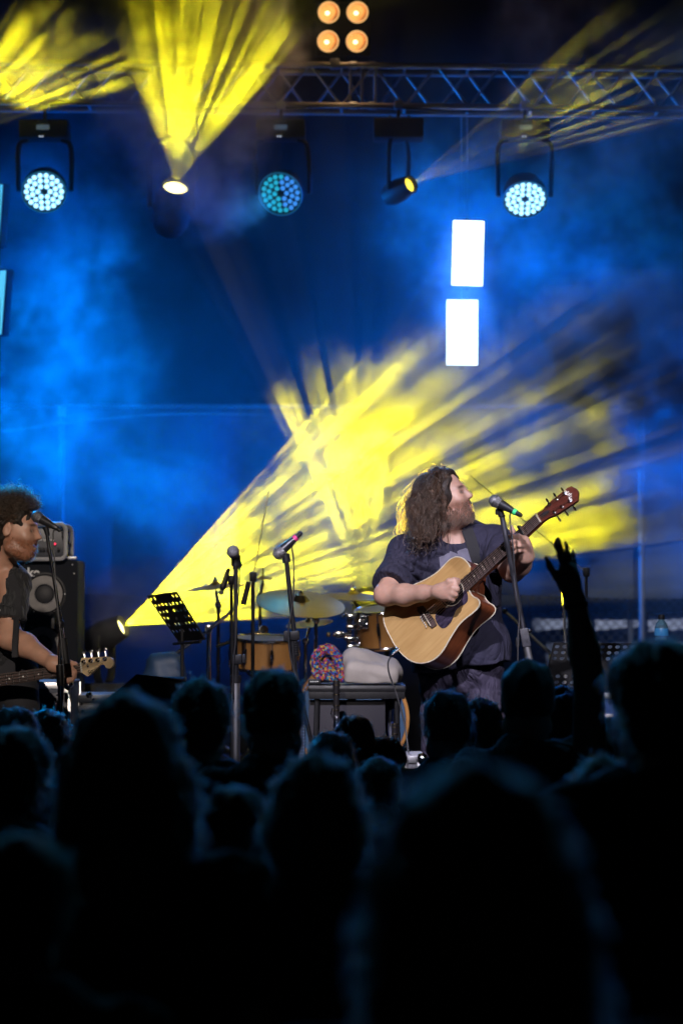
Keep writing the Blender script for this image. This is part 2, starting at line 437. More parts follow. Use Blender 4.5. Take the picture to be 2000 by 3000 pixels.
# ------------------------------------------------------------------ lighting truss across the back of the stage
TD = 17.0
def truss():
    y0 = TD; t = thing('lighting_truss', 'grey aluminium box truss with zigzag braces spanning the top of the stage', 'truss', W(1000, 310, TD))
    o = t.location
    TRUSS = mat('truss_aluminium', (.42, .38, .37), .5, .75, var=.2, scale=5)
    zt = W(1000, 191, TD).z; zb = W(1000, 309, TD).z; dep = .24
    slope = -.010
    def pt(x, top, back): return Vector((x, y0+(dep if back else 0), (zt if top else zb)+slope*x))
    for back in (0, 1):
        for top in (0, 1):
            MB(o).cyl(pt(-4.2, top, back), pt(4.2, top, back), .0195, n=12).build('chord', TRUSS, t)
    n = 44; dx = 8.4/n
    for i in range(n):
        x = -4.2+i*dx
        for back in (0, 1):
            u = (i+back) % 2
            MB(o).cyl(pt(x+.012, u, back)+Vector((0, 0, -.012 if u else .012)), pt(x+dx-.012, 1-u, back)+Vector((0, 0, .012 if u else -.012)), .0085, n=8).build('brace', TRUSS, t)
    for i in range(0, n, 2):
        x = -4.2+i*dx
        for top in (0, 1): MB(o).cyl(pt(x, top, 0), pt(x, top, 1), .0085, n=8).build('cross_tube', TRUSS, t)
    for px in (1026, 1060, 1099):                # the coupled joint under the blinder
        x = W(px, 250, TD).x
        for back in (0, 1): MB(o).cyl(pt(x, 0, back), pt(x, 1, back), .0095, n=8).build('joint_post', TRUSS, t)
    for px in (1035, 1090):
        x = W(px, 250, TD).x
        for top in (0, 1):
            MB(o).cyl(pt(x-.02, top, 0), pt(x+.02, top, 0), .026, n=12).build('coupler', STEEL, t)
    # power cable tied along the bottom chord
    pts = [pt(-4+.4*i, 0, 0)+Vector((0, -.022, -.02-.012*math.sin(i*1.7))) for i in range(21)]
    MB(o).tube(spline(pts, 4), .006, 6).build('power_cable', CABLE, t)
    return t
truss()

HOUSING = mat('fixture_housing', (.006, .006, .007), .6, spec=.2, scale=30, bump=.1)
def hang(t, o, top, w=.05):
    """clamp and stub that hold a fixture under the truss"""
    MB(o).cyl(top+Vector((0, 0, -.02)), top+Vector((0, 0, .09)), .011, n=8).build('hanging_stub', BLACK_METAL, t)
    MB(o).box(top+Vector((0, 0, .075)), (w, .06, .05), bev=.008).build('clamp', STEEL, t)

def wash_head(c, nrm, label, led_mats, beam=None, yaw_roll=0.):
    c = Vector(c); nrm = Vector(nrm).normalized()
    top = Vector((c.x, c.y+.02, W(1000, 345, c.y).z))
    t = thing('wash_light', label, 'stage light', top, 'moving wash lights hung under the truss'); o = top
    hang(t, o, top)
    b = MB(o).box(top+Vector((0, 0, -.075)), (.29, .20, .11), bev=.015).build('base', HOUSING, t)
    MB(o).box(top+Vector((0, -.104, -.07)), (.075, .004, .03)).build('display', mat('menu_display', (.03, .05, .07), .2, emit=(.3, .5, .8), estr=.12), b)
    for k in range(4): MB(o).box(top+Vector((-.024+k*.016, -.104, -.035)), (.009, .004, .009)).build('button', mat('menu_button', (.1, .12, .15), .4), b)
    for k in (-1, 1): MB(o).ball(top+Vector((k*.008-.01, -.105, -.155+.03)), .004, 8).build('status_led', glow('status_glow', (.6, .7, .9), 1.4), b)
    ctr = c-nrm*.05
    for sx in (-1, 1):
        path = [top+Vector((sx*.10, 0, -.13)), top+Vector((sx*.155, 0, -.17)), Vector((ctr.x+sx*.158, ctr.y, ctr.z+.05)), Vector((ctr.x+sx*.155, ctr.y, ctr.z-.02))]
        MB(o).tube(spline(path, 5), .024, 8, flat=.6).build('yoke_arm', HOUSING, t)
    M = frame(x=(1, 0, yaw_roll), z=nrm).to_4x4(); M.translation = c
    hd = MB(o).lathe([(.03, -.16), (.07, -.155), (.105, -.12), (.128, -.06), (.131, -.01), (.131, .012), (.124, .014), (.122, .0)], 40, M).build('head', HOUSING, t)
    MB(o).lathe([(.126, .004), (.134, .010), (.134, .018), (.126, .018)], 40, M, caps=False).build('bezel_ring', mat('clear_ring', (.1, .3, .45), .15, emit=(.02, .3, .6), estr=.25), hd)
    MB(o).lathe([(.001, .002), (.123, .002), (.123, .005), (.001, .005)], 40, M).build('led_plate', mat('led_plate', (.01, .03, .05), .4), hd)
    i = 0
    cache = {}
    for ring, (n, rr) in enumerate(((6, .037), (12, .071), (18, .104))):
        for k in range(n):
            a = 2*math.pi*(k+.5*(ring % 2))/n
            m = led_mats[(0 if math.cos(a) < .2 else 1) % len(led_mats)]
            if m.name not in cache:
                cache[m.name] = MB().lathe([(.0145, 0), (.0145, .006), (.012, .012), (.007, .0155), (.001, .0165)], 12).mesh('led_lens', m)
            l = link('led_lens', cache[m.name], hd)
            P = M @ Vector((rr*math.cos(a), rr*math.sin(a), .005)); l.matrix_local = Matrix.Translation(P-o) @ M.to_3x3().to_4x4()
            i += 1
    return t

LED_WHITE = glow('led_cold_white', (.30, .66, 1.0), 2.6)
LED_TEAL = glow('led_teal', (.02, .44, .66), .9); LED_BLUE = glow('led_blue', (.05, .30, .95), .95)
WD = 16.8
WASH = [(W(130, 560, WD), (.02, -1, -.62)), (W(823, 566, WD), (-.28, -1, -.50)), (W(1537, 581, WD), (.05, -1, -.98))]
wash_head(*WASH[0], 'moving wash light with white-blue glowing lens, nearest the left edge', [LED_WHITE])
wash_head(*WASH[1], 'moving wash light with dim teal and blue lens left of the white panels', [LED_TEAL, LED_BLUE], yaw_roll=.15)
wash_head(*WASH[2], 'moving wash light with white-blue glowing lens right of the white panels', [LED_WHITE])

def beam_head(c, d, label, lens, hung=True, size=1.0, floor=DECK):
    """a moving spot: base, yoke, barrel and lens; c is the centre of the lens, d the way it points"""
    c = Vector(c); d = Vector(d).normalized(); s = size
    piv = c-d*.16*s
    if hung: base = Vector((piv.x, piv.y, W(1000, 345, piv.y).z))
    else: base = Vector((piv.x, piv.y, floor))
    t = thing('moving_spotlight', label, 'stage light', base, 'moving spotlights throwing yellow rays'); o = base
    if hung:
        hang(t, o, base); MB(o).box(base+Vector((0, 0, -.075)), (.3, .21, .12), bev=.015).build('base', HOUSING, t); za = base.z-.13
    else:
        h = max(.12, piv.z-.36*s-floor)
        MB(o).box(base+Vector((0, 0, h/2)), (.34, .3, h), bev=.015).build('base', HOUSING, t); za = floor+h
    side = d.cross(Vector((0, 0, 1))).normalized()
    if side.length < .5: side = Vector((1, 0, 0))
    for sx in (-1, 1):
        path = [Vector((piv.x, piv.y, za))+side*(sx*.06), Vector((piv.x, piv.y, za+(piv.z-za)*.25))+side*(sx*.135*s), piv+side*(sx*.135*s)]
        MB(o).tube(spline(path, 5), .024, 8, flat=.6).build('yoke_arm', HOUSING, t)
    M = frame(x=side, z=d).to_4x4(); M.translation = c
    hd = MB(o).lathe([(.03, -.34*s), (.085*s, -.32*s), (.11*s, -.26*s), (.115*s, -.13*s), (.098*s, -.03*s), (.088*s, .012), (.078*s, .012), (.072*s, -.02)], 32, M).build('head', HOUSING, t)
    MB(o).lathe([(.001, -.008), (.05*s, -.009), (.074*s, -.018), (.074*s, -.022), (.001, -.022)], 28, M).build('lens', lens, hd)
    return t
LENS_HOT = glow('lens_hot', (1.0, .88, .30), 6.0)
LENS_WARM = glow('lens_warm', (1.0, .80, .06), 2.5)
BEAMS = {}
def beam(key, lens_px, d0, target_px, d1, label, hung, lens=LENS_HOT, size=1.0, floor=DECK):
    c = W(*lens_px, d0); tg = W(*target_px, d1); dr = (tg-c).normalized()
    beam_head(c, dr, label, lens, hung, size, floor); BEAMS[key] = (c+dr*.02, tg)
beam('top', (515, 548), 16.9, (610, -60), 15.9, 'moving spotlight fanning yellow rays upward under the truss', True)
beam('right', (1200, 541), 16.9, (1900, 170), 15.6, 'small moving spotlight left of the upper white panel, thin rays to the upper right', True, LENS_WARM, .62)
beam('left', (-190, 420), 16.9, (250, 70), 15.9, 'moving spotlight at the left edge, its rays crossing the truss', True)
beam('floor', (357, 1836), 15.6, (1230, 1418), 15.0, 'moving spotlight behind the music stand throwing the widest yellow cone', False, LENS_HOT, .72)
beam('rear', (1072, 1745), 16.1, (985, 1130), 15.2, 'moving spotlight hidden behind the drum kit fanning upward', False, LENS_WARM, .8, 1.05)

# ------------------------------------------------------------------ lit LED panels
def led_panel(tl, tr, br, bl, d, label, led, cols, rows, light=0., col=(.01, .2, 1)):
    P = [W(p[0], p[1], dd) for p, dd in zip((tl, tr, br, bl), d if hasattr(d, '__len__') else [d]*4)]
    c = sum(P, Vector())/4; ux = ((P[1]-P[0])+(P[2]-P[3]))/2; uz = ((P[0]-P[3])+(P[1]-P[2]))/2
    w, h = ux.length, uz.length; nrm = ux.cross(uz).normalized()
    M = frame(x=ux, z=nrm).to_4x4(); M.translation = c
    t = thing('led_panel', label, 'light panel', c, 'tall lit panels hung at the back')
    MB(c).add([], []).box((0, 0, 0), (.01, .01, .01))
    hb = MB(); hb.box((0, 0, -.030), (w+.012, h+.012, .05), bev=.005); me = hb.mesh('housing', HOUSING); me.transform(Matrix.Translation(-c) @ M); link('housing', me, t)
    g = MB(); dx, dy = w/cols, h/rows
    for i in range(cols):
        for j in range(rows):
            x0, y0 = -w/2+i*dx, -h/2+j*dy; e = .06
            g.add([(x0+dx*e, y0+dy*e, 0), (x0+dx*(1-e), y0+dy*e, 0), (x0+dx*(1-e), y0+dy*(1-e), 0), (x0+dx*e, y0+dy*(1-e), 0)], [(0, 1, 2, 3)])
    me = g.mesh('led_matrix', led, 0); me.transform(Matrix.Translation(-c) @ M); tag(link('led_matrix', me, t), kind='stuff')
    br = MB(c).box(c-nrm*.065, (.03, .03, h*1.1), bev=.004).build('bracket', BLACK_METAL, t)
    MB(c).cyl(c-nrm*.08+Vector((0, 0, h*.5)), Vector((c.x, c.y+.07, W(1000, 310, c.y).z)), .004, n=6).build('safety_wire', STEEL, t)
    if light: area_lamp(c+nrm*.012, c+nrm, col, light, w, h)
    return t
LED_HOT = glow('led_panel_white', (.72, .88, 1.0), 4.5); LED_CYAN = glow('led_panel_cyan', (.10, .62, 1.0), 1.3)
PANEL_W = 8.
led_panel((1326, 645), (1417, 648), (1413, 838), (1322, 836), 17.3, 'upper glowing white panel at the back, left of the bright wash light', LED_HOT, 22, 46, PANEL_W)
led_panel((1307, 878), (1399, 879), (1398, 1070), (1307, 1070), 17.3, 'lower glowing white panel at the back, above the singer', LED_HOT, 22, 46, PANEL_W)
led_panel((-62, 800), (22, 791), (2, 980), (-80, 985), (17.5, 17.3, 17.3, 17.5), 'lower cyan dotted light panel cut by the left edge', LED_CYAN, 12, 34, 5.)
led_panel((-60, 548), (8, 540), (-2, 720), (-72, 726), (17.5, 17.3, 17.3, 17.5), 'upper cyan dotted light panel cut by the left edge', LED_CYAN, 12, 34, 5.)

# ------------------------------------------------------------------ four-lamp blinder above the truss, twin lamp below it
def blinder():
    c = W(1005, 79, TD); t = thing('blinder_lamp', 'four warm round blinder lamps in a square above the truss', 'stage light', W(1005, 185, TD)); o = t.location
    MB(o).box(c+Vector((0, .075, 0)), (.33, .03, .33), bev=.01).build('back_plate', HOUSING, t)
    MB(o).tube([W(1005, 185, TD)+Vector((-.05, .04, 0)), W(1005, 185, TD)+Vector((-.05, .1, .06)), c+Vector((-.05, .1, -.1))], .012, 8).build('bracket', BLACK_METAL, t)
    MB(o).box(W(1005, 188, TD)+Vector((-.05, .0, .0)), (.06, .07, .06), bev=.01).build('clamp', STEEL, t)
    REFL = mat('lamp_reflector', (.55, .27, .11), .28, .9, var=.05, emit=(1.0, .42, .12), estr=.03)  # faint emission stands for bulb light on the reflector
    RIM = mat('lamp_rim', (.5, .3, .15), .3, .8, emit=(1., .45, .12), estr=.25)
    BULB = glow('bulb_warm', (1.0, .72, .38), 3.5); RIM_GLOW = glow('rim_glow', (1.0, .52, .18), 1.0)  # the rims glow in place of bulb light caught on them
    for ix, px in ((-1, 963), (1, 1047)):
        for iz, py in ((1, 36), (-1, 121)):
            p = W(px-(2 if iz < 0 else 0), py, TD); M = frame(x=(1, 0, 0), z=(-.12, -1, -.18)).to_4x4(); M.translation = p
            l = MB(o).lathe([(.064, -.012), (.066, .0), (.064, .006), (.058, .004), (.050, -.012), (.036, -.032), (.018, -.045), (.001, -.048)], 28, M, caps=False).build('lamp', REFL, t)
            MB(o).lathe([(.056, .002), (.060, .007), (.0655, .006), (.0655, .0)], 28, M, caps=False).build('rim', RIM_GLOW, l)
            MB(o).ball(M @ Vector((-.012, -.004, -.026)), (.015, .015, .013), 10).build('bulb', BULB, l)
    return t
blinder()
def twin_lamp():
    c = W(1192, 386, TD); t = thing('twin_lamp', 'small unlit lamp with two round reflectors hung under the truss', 'lamp', W(1192, 335, TD)); o = t.location
    MB(o).box(c+Vector((0, .04, 0)), (.155, .06, .062), bev=.02).build('housing', HOUSING, t)
    for sx, px in ((-1, 1168), (1, 1204)):
        M = frame(x=(1, 0, 0), z=(.1*sx, -1, -.15)).to_4x4(); M.translation = c+Vector((sx*.038, .0, 0))
        MB(o).lathe([(.03, .0), (.029, .008), (.024, .002), (.012, -.012), (.001, -.015)], 20, M).build('reflector', ALUMINIUM, t)
    for px in (1141, 1196):
        p = W(px, 342, TD); MB(o).cyl(p, W(px+4, 372, TD), .006, n=8).build('hanger', STEEL, t); MB(o).ball(p, .014, 10).build('hook', CHROME, t)
twin_lamp()

# ------------------------------------------------------------------ behind the stage: poles, rails, scrim, fence
POLE = mat('galvanised', (.10, .10, .105), .6, .3, var=.2, scale=4)
def pole(px, py0, d, label, r=.024, zb=0.0):
    top = W(px, py0, d); t = thing('scaffold_pole', label, 'pole', (top.x, top.y, zb), 'poles behind the stage')
    o = t.location
    MB(o).cyl((top.x, top.y, zb+.012), top, r, n=12).build('tube', POLE, t); MB(o).box((top.x, top.y, zb+.006), (.15, .15, .012), bev=.003).build('foot_plate', STEEL, t)
    MB(o).box(top+Vector((0, 0, -.03)), (r*2.9, r*2.9, .07), bev=.008).build('coupler', STEEL, t)
pole(182, 1192, 19.2, 'vertical scaffold pole behind the bass amplifier', .018)
pole(1877, 1192, 19.2, 'vertical scaffold pole at the right, in front of the fence', .022)
tag(MB().tube(spline([W(-120, 1275, 19.1), W(20, 1262, 19.1), W(250, 1232, 19.1), W(490, 1213, 19.1), W(780, 1214, 19.1), W(1100, 1218, 19.1)], 6), .010, 8).build('scaffold_rail', POLE), 'sagging grey rail crossing behind the stage at the left', 'rail')
tag(MB().cyl(W(-120, 1190, 19.3), W(2200, 1190, 19.3), .016, n=10).build('scaffold_rail', POLE), 'straight top rail joining the two scaffold poles', 'rail')
tag(MB().tube([W(1500, 1655, 19.15), W(1760, 1612, 19.15), W(2100, 1565, 19.15)], .007, 8).build('scaffold_rail', POLE), 'slanting thin rail behind the raised arm', 'rail')
def scrim():
    """dark gauze hung from the top rail"""
    mb = MB(); nx, nz = 90, 16; x0, x1 = -3.0, 3.0; zt = W(1000, 1196, 19.4).z; zb = 1.98
    for j in range(nz+1):
        for i in range(nx+1):
            x = x0+(x1-x0)*i/nx; a = 1-j/nz
            mb.v.append((x, 19.45+.035*math.sin(x*7.1)+.02*math.sin(x*17+1)*(1-a*.6), zb+(zt-zb)*a+.02*math.sin(x*2.2)*(1-a)))
    for j in range(nz):
        for i in range(nx): k = j*(nx+1)+i; mb.f.append((k, k+1, k+nx+2, k+nx+1))
    o = mb.build('backdrop_cloth', mat('scrim_cloth', (.05, .06, .075), .9, var=.25, scale=3, bump=.3, bscale=40), smooth=180)
    sd = o.modifiers.new('thickness', 'SOLIDIFY'); sd.thickness = .004
    return tag(o, 'dark gauze backdrop hung in soft folds from the rear rail', 'backdrop')
scrim()
def fence():
    d = 22.; x0, x1 = W(1540, 1800, d).x, W(2150, 1800, d).x
    t = thing('chain_link_fence', 'chain-link fence with white banner strips beyond the right of the stage', 'fence', (W(1880, 1800, d).x, d, 0)); o = t.location
    zt = W(1000, 1690, d).z; zb = .06
    for k in range(3):
        x = x0+(x1-x0)*k/2; MB(o).cyl((x, d, 0), (x, d, zt+.05), .022, n=10).build('post', POLE, t)
    MB(o).cyl((x0, d, zt), (x1, d, zt), .018, n=8).build('top_rail', POLE, t)
    mb = MB(o); st = .075; n = int((x1-x0)/st)+int((zt-zb)/st)+1
    for i in range(n):
        for sg in (1, -1):
            a = x0+i*st if sg < 0 else x1-i*st
            p = Vector((a, d, zt)); q = Vector((a+sg*(zt-zb), d, zb))
            # clip to the panel
            def clip(p, q):
                dx = q.x-p.x; t0, t1 = 0., 1.
                for lim, s_ in ((x0, 1), (x1, -1)):
                    num = (lim-p.x)*s_; den = dx*s_
                    if abs(den) < 1e-6: continue
                    tt = num/den
                    if den > 0: t0 = max(t0, tt)
                    else: t1 = min(t1, tt)
                return (p.lerp(q, t0), p.lerp(q, t1)) if t1 > t0+.01 else None
            r_ = clip(p, q)
            if r_: mb.tube(list(r_), .0026, 4, caps=False)
    tag(mb.build('wire_mesh', POLE, t), kind='stuff')
    LOW = mat('added_panel_grey', (.22, .24, .30), .7, var=.3, scale=3)  # grey panels added so the holes of the music stand look lit
    for (a, b) in ((1600, 1760), (1775, 1868), (1900, 2060)):
        P = [W(a, 1885, d), W(b, 1882, d), W(b, 2010, d), W(a, 2010, d)]; P = [p+Vector((0, .05, 0)) for p in P]
        MB(o).add(P+[p+Vector((0, .006, 0)) for p in P], [(0, 1, 2, 3), (7, 6, 5, 4), (0, 4, 5, 1), (1, 5, 6, 2), (2, 6, 7, 3), (3, 7, 4, 0)]).build('added_panel', LOW, t, 0)
    BAN = mat('banner_white', (.62, .64, .72), .6, var=.12, scale=5)
    for (a, b) in ((1560, 1690), (1715, 1874), (1900, 2140)):
        P = [W(a, 1800, d), W(b, 1784, d), W(b, 1836, d), W(a, 1850, d)]
        P = [p+Vector((0, .05, 0)) for p in P]
        MB(o).add(P+[p+Vector((0, .006, 0)) for p in P], [(0, 1, 2, 3), (7, 6, 5, 4), (0, 4, 5, 1), (1, 5, 6, 2), (2, 6, 7, 3), (3, 7, 4, 0)]).build('banner', BAN, t, 0)
fence()

# ------------------------------------------------------------------ the light of the fixtures
YEL = (1.0, .88, .008); BLU = (.0, .19, 1.0); CYA = (.0, .34, 1.0); SIDE_L, SIDE_R = 7200, 8600
GL = 'moving_spot_light'
spot_lamp(*BEAMS['top'], YEL, 2000, 52, .12, .006, 'rays', 26, .03, 3.1, GL, (.44, .55), .15)
spot_lamp(*BEAMS['right'], YEL, 1900, 24, .2, .004, 'rays', 46, .0, 1.3, GL, (.55, .61), .10)
spot_lamp(*BEAMS['left'], YEL, 1700, 34, .2, .006, 'rays', 28, .0, 7.7, GL, (.47, .55), .13)
spot_lamp(*BEAMS['floor'], YEL, 7400, 43, .08, .005, 'rays', 27, .02, 5.2, GL, (.43, .55), .15)
spot_lamp(*BEAMS['rear'], YEL, 2400, 31, .15, .005, 'rays', 26, .0, 2.2, GL, (.46, .55), .14)
for (c, n), col, pw, tg in zip(WASH, (CYA, (.01, .28, .8), BLU), (150, 50, 150), ((60, 2200, 8.5), (700, 2300, 10), (1650, 2300, 8.5))):
    spot_lamp(c+Vector(n).normalized()*.04, W(*tg), col, pw, 62, .6, .1, name='wash_beam')
# unseen blue lights added off both wings to fill the haze at the back
spot_lamp((-4.7, 18.3, 2.7), (0, 18.1, 3.35), (.0, .19, 1.0), SIDE_L, 46, .7, .12, name='added_side_light')
spot_lamp((4.7, 18.3, 2.9), (0, 18.1, 3.25), (.0, .13, 1.0), SIDE_R, 46, .7, .12, name='added_side_light')
# unseen teal lights added above the stage front to rim the heads of the crowd
for x_, p_ in ((-1.9, 60), (1.9, 60)): spot_lamp((x_, 11.2, 4.7), (x_*.4, 5.5, 1.4), (.06, .36, .62), p_, 80, .8, .1, name='added_crowd_light')
spot_lamp(W(1005, 79, TD)+Vector((0, -.1, 0)), W(1005, 600, 14), (1.0, .6, .28), 14, 160, .5, .08, name='blinder_light')
# front-of-house lights: the singer's key and fill from the front truss, two far ones over the crowd for the bass player and the drums
FOH = (.90, .85, 1.0)
spot_lamp((-1.0, 4.2, 7.0), W(1330, 1830, 12), FOH, 4000, 15, .4, .08, name='front_light')
spot_lamp((3.6, 4.6, 5.6), W(1360, 1800, 12), FOH, 1300, 12, .5, .08, name='front_light')
spot_lamp((-2.0, -3.0, 6.6), W(860, 1840, 14.2), (1.0, .88, .78), 2200, 6.6, .5, .06, name='front_light')
spot_lamp((-.5, -3.0, 6.4), W(90, 1760, 13), (1.0, .86, .74), 5200, 5.6, .5, .06, name='front_light')
# an unseen yellow light close behind the singer, added to rim his hair and shoulder
spot_lamp(W(1190, 1680, 14.3), W(1258, 1490, 12.1), YEL, 260, 16, .6, .03, name=GL)
# an unseen narrow blue light added beyond the left edge to rim the bass player's hair
spot_lamp(W(-420, 560, WD), W(40, 1500, 12.2), CYA, 900, 9, .6, .08, name='wash_beam')
spot_lamp((2.6, -3.0, 6.4), W(1800, 1850, 16), (.80, .84, 1.0), 700, 4.6, .5, .06, name='front_light')  # unseen light added to brighten the gear at the right
spot_lamp((3.0, -14.0, 4.0), W(1850, 1822, 22), (.72, .80, 1.0), 22000, 2.6, .5, .05, name='front_light')  # unseen narrow light added far behind the camera, only for the fence banners
# ================================================================== people
SKIN = mat('skin', (.50, .30, .225), .44, var=.10, scale=26, bump=.12, bscale=160, paint=True, sss=.12, spec=.5)
SKIN_DARK = mat('skin_crowd', (.46, .30, .23), .5, var=.1, scale=20, paint=True)
def head(S, c, f, up, sc=1., mouth=0., ear=True, k=.02):
    """cranium, jaw, brow, nose, lips, eyes and ears; f is the way the face looks"""
    f = Vector(f).normalized(); up = Vector(up); up = (up-f*up.dot(f)).normalized(); s = f.cross(up); c = Vector(c)
    M = Matrix((s, f, up)).transposed()
    def P(a, b, u): return c+s*(a*sc)+f*(b*sc)+up*(u*sc)
    E = lambda p, r, k=.02, sub=False, MM=M: S.ell(P(*p), [x*sc for x in r], MM, k*sc, sub)
    E((0, -.014, .028), (.077, .099, .092))
    E((0, .028, -.045), (.061, .070, .086), .04)
    E((0, .060, -.095), (.034, .036, .030), .04)                       # chin
    for q in (-1, 1):
        E((q*.036, .062, -.030), (.028, .026, .030), .03)               # cheeks
        S.cap(P(q*.058, -.005, -.085), P(q*.022, .06, -.108), .022*sc, .02*sc, .03*sc)   # jaw line
        S.cap(P(q*.012, .083, .021), P(q*.045, .070, .020), .012*sc, .010*sc, .016*sc)   # brow ridge
    for q in (-1, 1):
        E((q*.032, .094, .002), (.019, .016, .013), .010, True)         # eye socket
        S.ell(P(q*.031, .0735, .000), [.0125*sc]*3, M, .003*sc)         # eyeball
        S.cap(P(q*.020, .083, .008), P(q*.043, .076, .006), .0042*sc, .0038*sc, .006*sc)  # upper lid
        S.cap(P(q*.021, .082, -.008), P(q*.042, .076, -.007), .0036*sc, .0034*sc, .006*sc)
    S.cap(P(0, .088, .018), P(0, .112, -.026), .0085*sc, .0125*sc, .012*sc)              # nose
    for q in (-1, 1): E((q*.012, .098, -.031), (.009, .011, .008), .008)
    for q in (-1, 1): E((q*.0065, .104, -.0385), (.0035, .005, .004), .003, True)
    E((0, .075, -.060), (.030, .022, .022), .02)                        # muzzle
    o = mouth
    S.cap(P(-.020, .087, -.0545+o*.006), P(.020, .087, -.0545+o*.006), .0065*sc, .0065*sc, .008*sc)
    E((0, .094, -.053+o*.007), (.012, .0065, .0055), .006)
    S.cap(P(-.017, .086, -.069-o*.012), P(.017, .086, -.069-o*.012), .0075*sc, .0075*sc, .008*sc)
    E((0, .093, -.069-o*.012), (.012, .006, .0065), .006)
    if o: E((0, .098, -.0615-o*.003), (.015, .03, .004+o*.009), .004, True)
    else: E((0, .101, -.0618), (.022, .012, .0016), .003, True)
    if ear:
        for q in (-1, 1):
            Me = M @ Matrix.Rotation(R(-12*q), 3, 'Z') @ Matrix.Rotation(R(-10), 3, 'X')
            S.ell(P(q*.081, -.012, -.008), [.010*sc, .021*sc, .034*sc], Me, .008*sc)
            S.ell(P(q*.089, -.006, -.006), [.007*sc, .012*sc, .021*sc], Me, .005*sc, True)
    return P, M
def face_paint(v, P, M, sc, beard, col_beard, lips=(.85, .55, .55), upto=-.028):
    """pigment of lips, brows, eyes, stubble, and shade painted round the eyes; 1,1,1 is bare skin"""
    A = np.array(M); c = np.array(P(0, 0, 0)); q = (v-c) @ A / sc          # side, front, up
    col = np.ones((len(v), 3)); s, f, u = q[:, 0], q[:, 1], q[:, 2]
    nn = np.sin(q[:, 0]*420+np.sin(q[:, 2]*510)*2)*np.sin(q[:, 2]*390+q[:, 1]*300)*.5+.5
    if beard:
        jaw = (f > -.012+.3*np.maximum(-.03-u, 0)*0) & (u < upto-.02*np.clip((.075-f)/.08, 0, 1)*0) & (u > -.16) & (f > -.02)
        lip = (np.abs(s) < .022) & (u > -.083) & (u < -.047) & (f > .080)
        w = np.clip((upto-u)/.02, 0, 1)*np.clip((f+.03)/.02, 0, 1)*(u > -.145)
        w = np.where(lip, 0, w)*beard*(.6+.4*nn)
        col = col*(1-w[:, None])+np.array(col_beard)[None, :]*w[:, None]
        mu = ((np.abs(s) < .032) & (u > -.05) & (u < -.04) & (f > .075))*beard*.8
        col = col*(1-mu[:, None])+np.array(col_beard)[None, :]*mu[:, None]
    lip = np.exp(-((u+.0615)/.0135)**4)*np.exp(-(s/.021)**4)*(f > .082)*.9
    col = col*(1-lip[:, None])+np.array(lips)[None, :]*lip[:, None]
    for q_ in (-1, 1):
        br = np.exp(-((u-.0255+.12*np.abs(np.abs(s)-.026))/.0068)**2)*np.exp(-((s-q_*.033)/.022)**4)*(f > .045)*.95
        col = col*(1-br[:, None])+np.array([.05, .04, .04])[None, :]*br[:, None]
        d = np.sqrt((s-q_*.031)**2+(u*1.0)**2)
        w = np.exp(-((s-q_*.031)/.017)**4-(u/.0085)**4)*(f > .058)*.9; col = col*(1-w[:, None])+np.array([.17, .12, .12])[None, :]*w[:, None]  # brow shade painted into the skin round the eye
        w = ((d < .009) & (np.abs(u) < .004) & (f > .074)).astype(float); col = col*(1-w[:, None])+np.array([1.0, 1.3, 1.5])[None, :]*w[:, None]
        w = ((d < .0052) & (f > .074)).astype(float); col = col*(1-w[:, None])+np.array([.08, .1, .14])[None, :]*w[:, None]
    inner = ((np.abs(u+.062) < .006) & (np.abs(s) < .013) & (f < .093) & (f > .07)).astype(float)
    col = col*(1-inner[:, None])+np.array([.25, .1, .1])[None, :]*inner[:, None]
    return col
def finger(S, pts, r0, r1, k=.005):
    r0 *= .93; r1 *= .93
    n = len(pts)
    for i in range(n-1):
        a = r0+(r1-r0)*i/(n-1); b = r0+(r1-r0)*(i+1)/(n-1)
        S.cap(pts[i], pts[i+1], a, b, k)
        if i: S.ell(pts[i], [a*1.06]*3, None, .004)

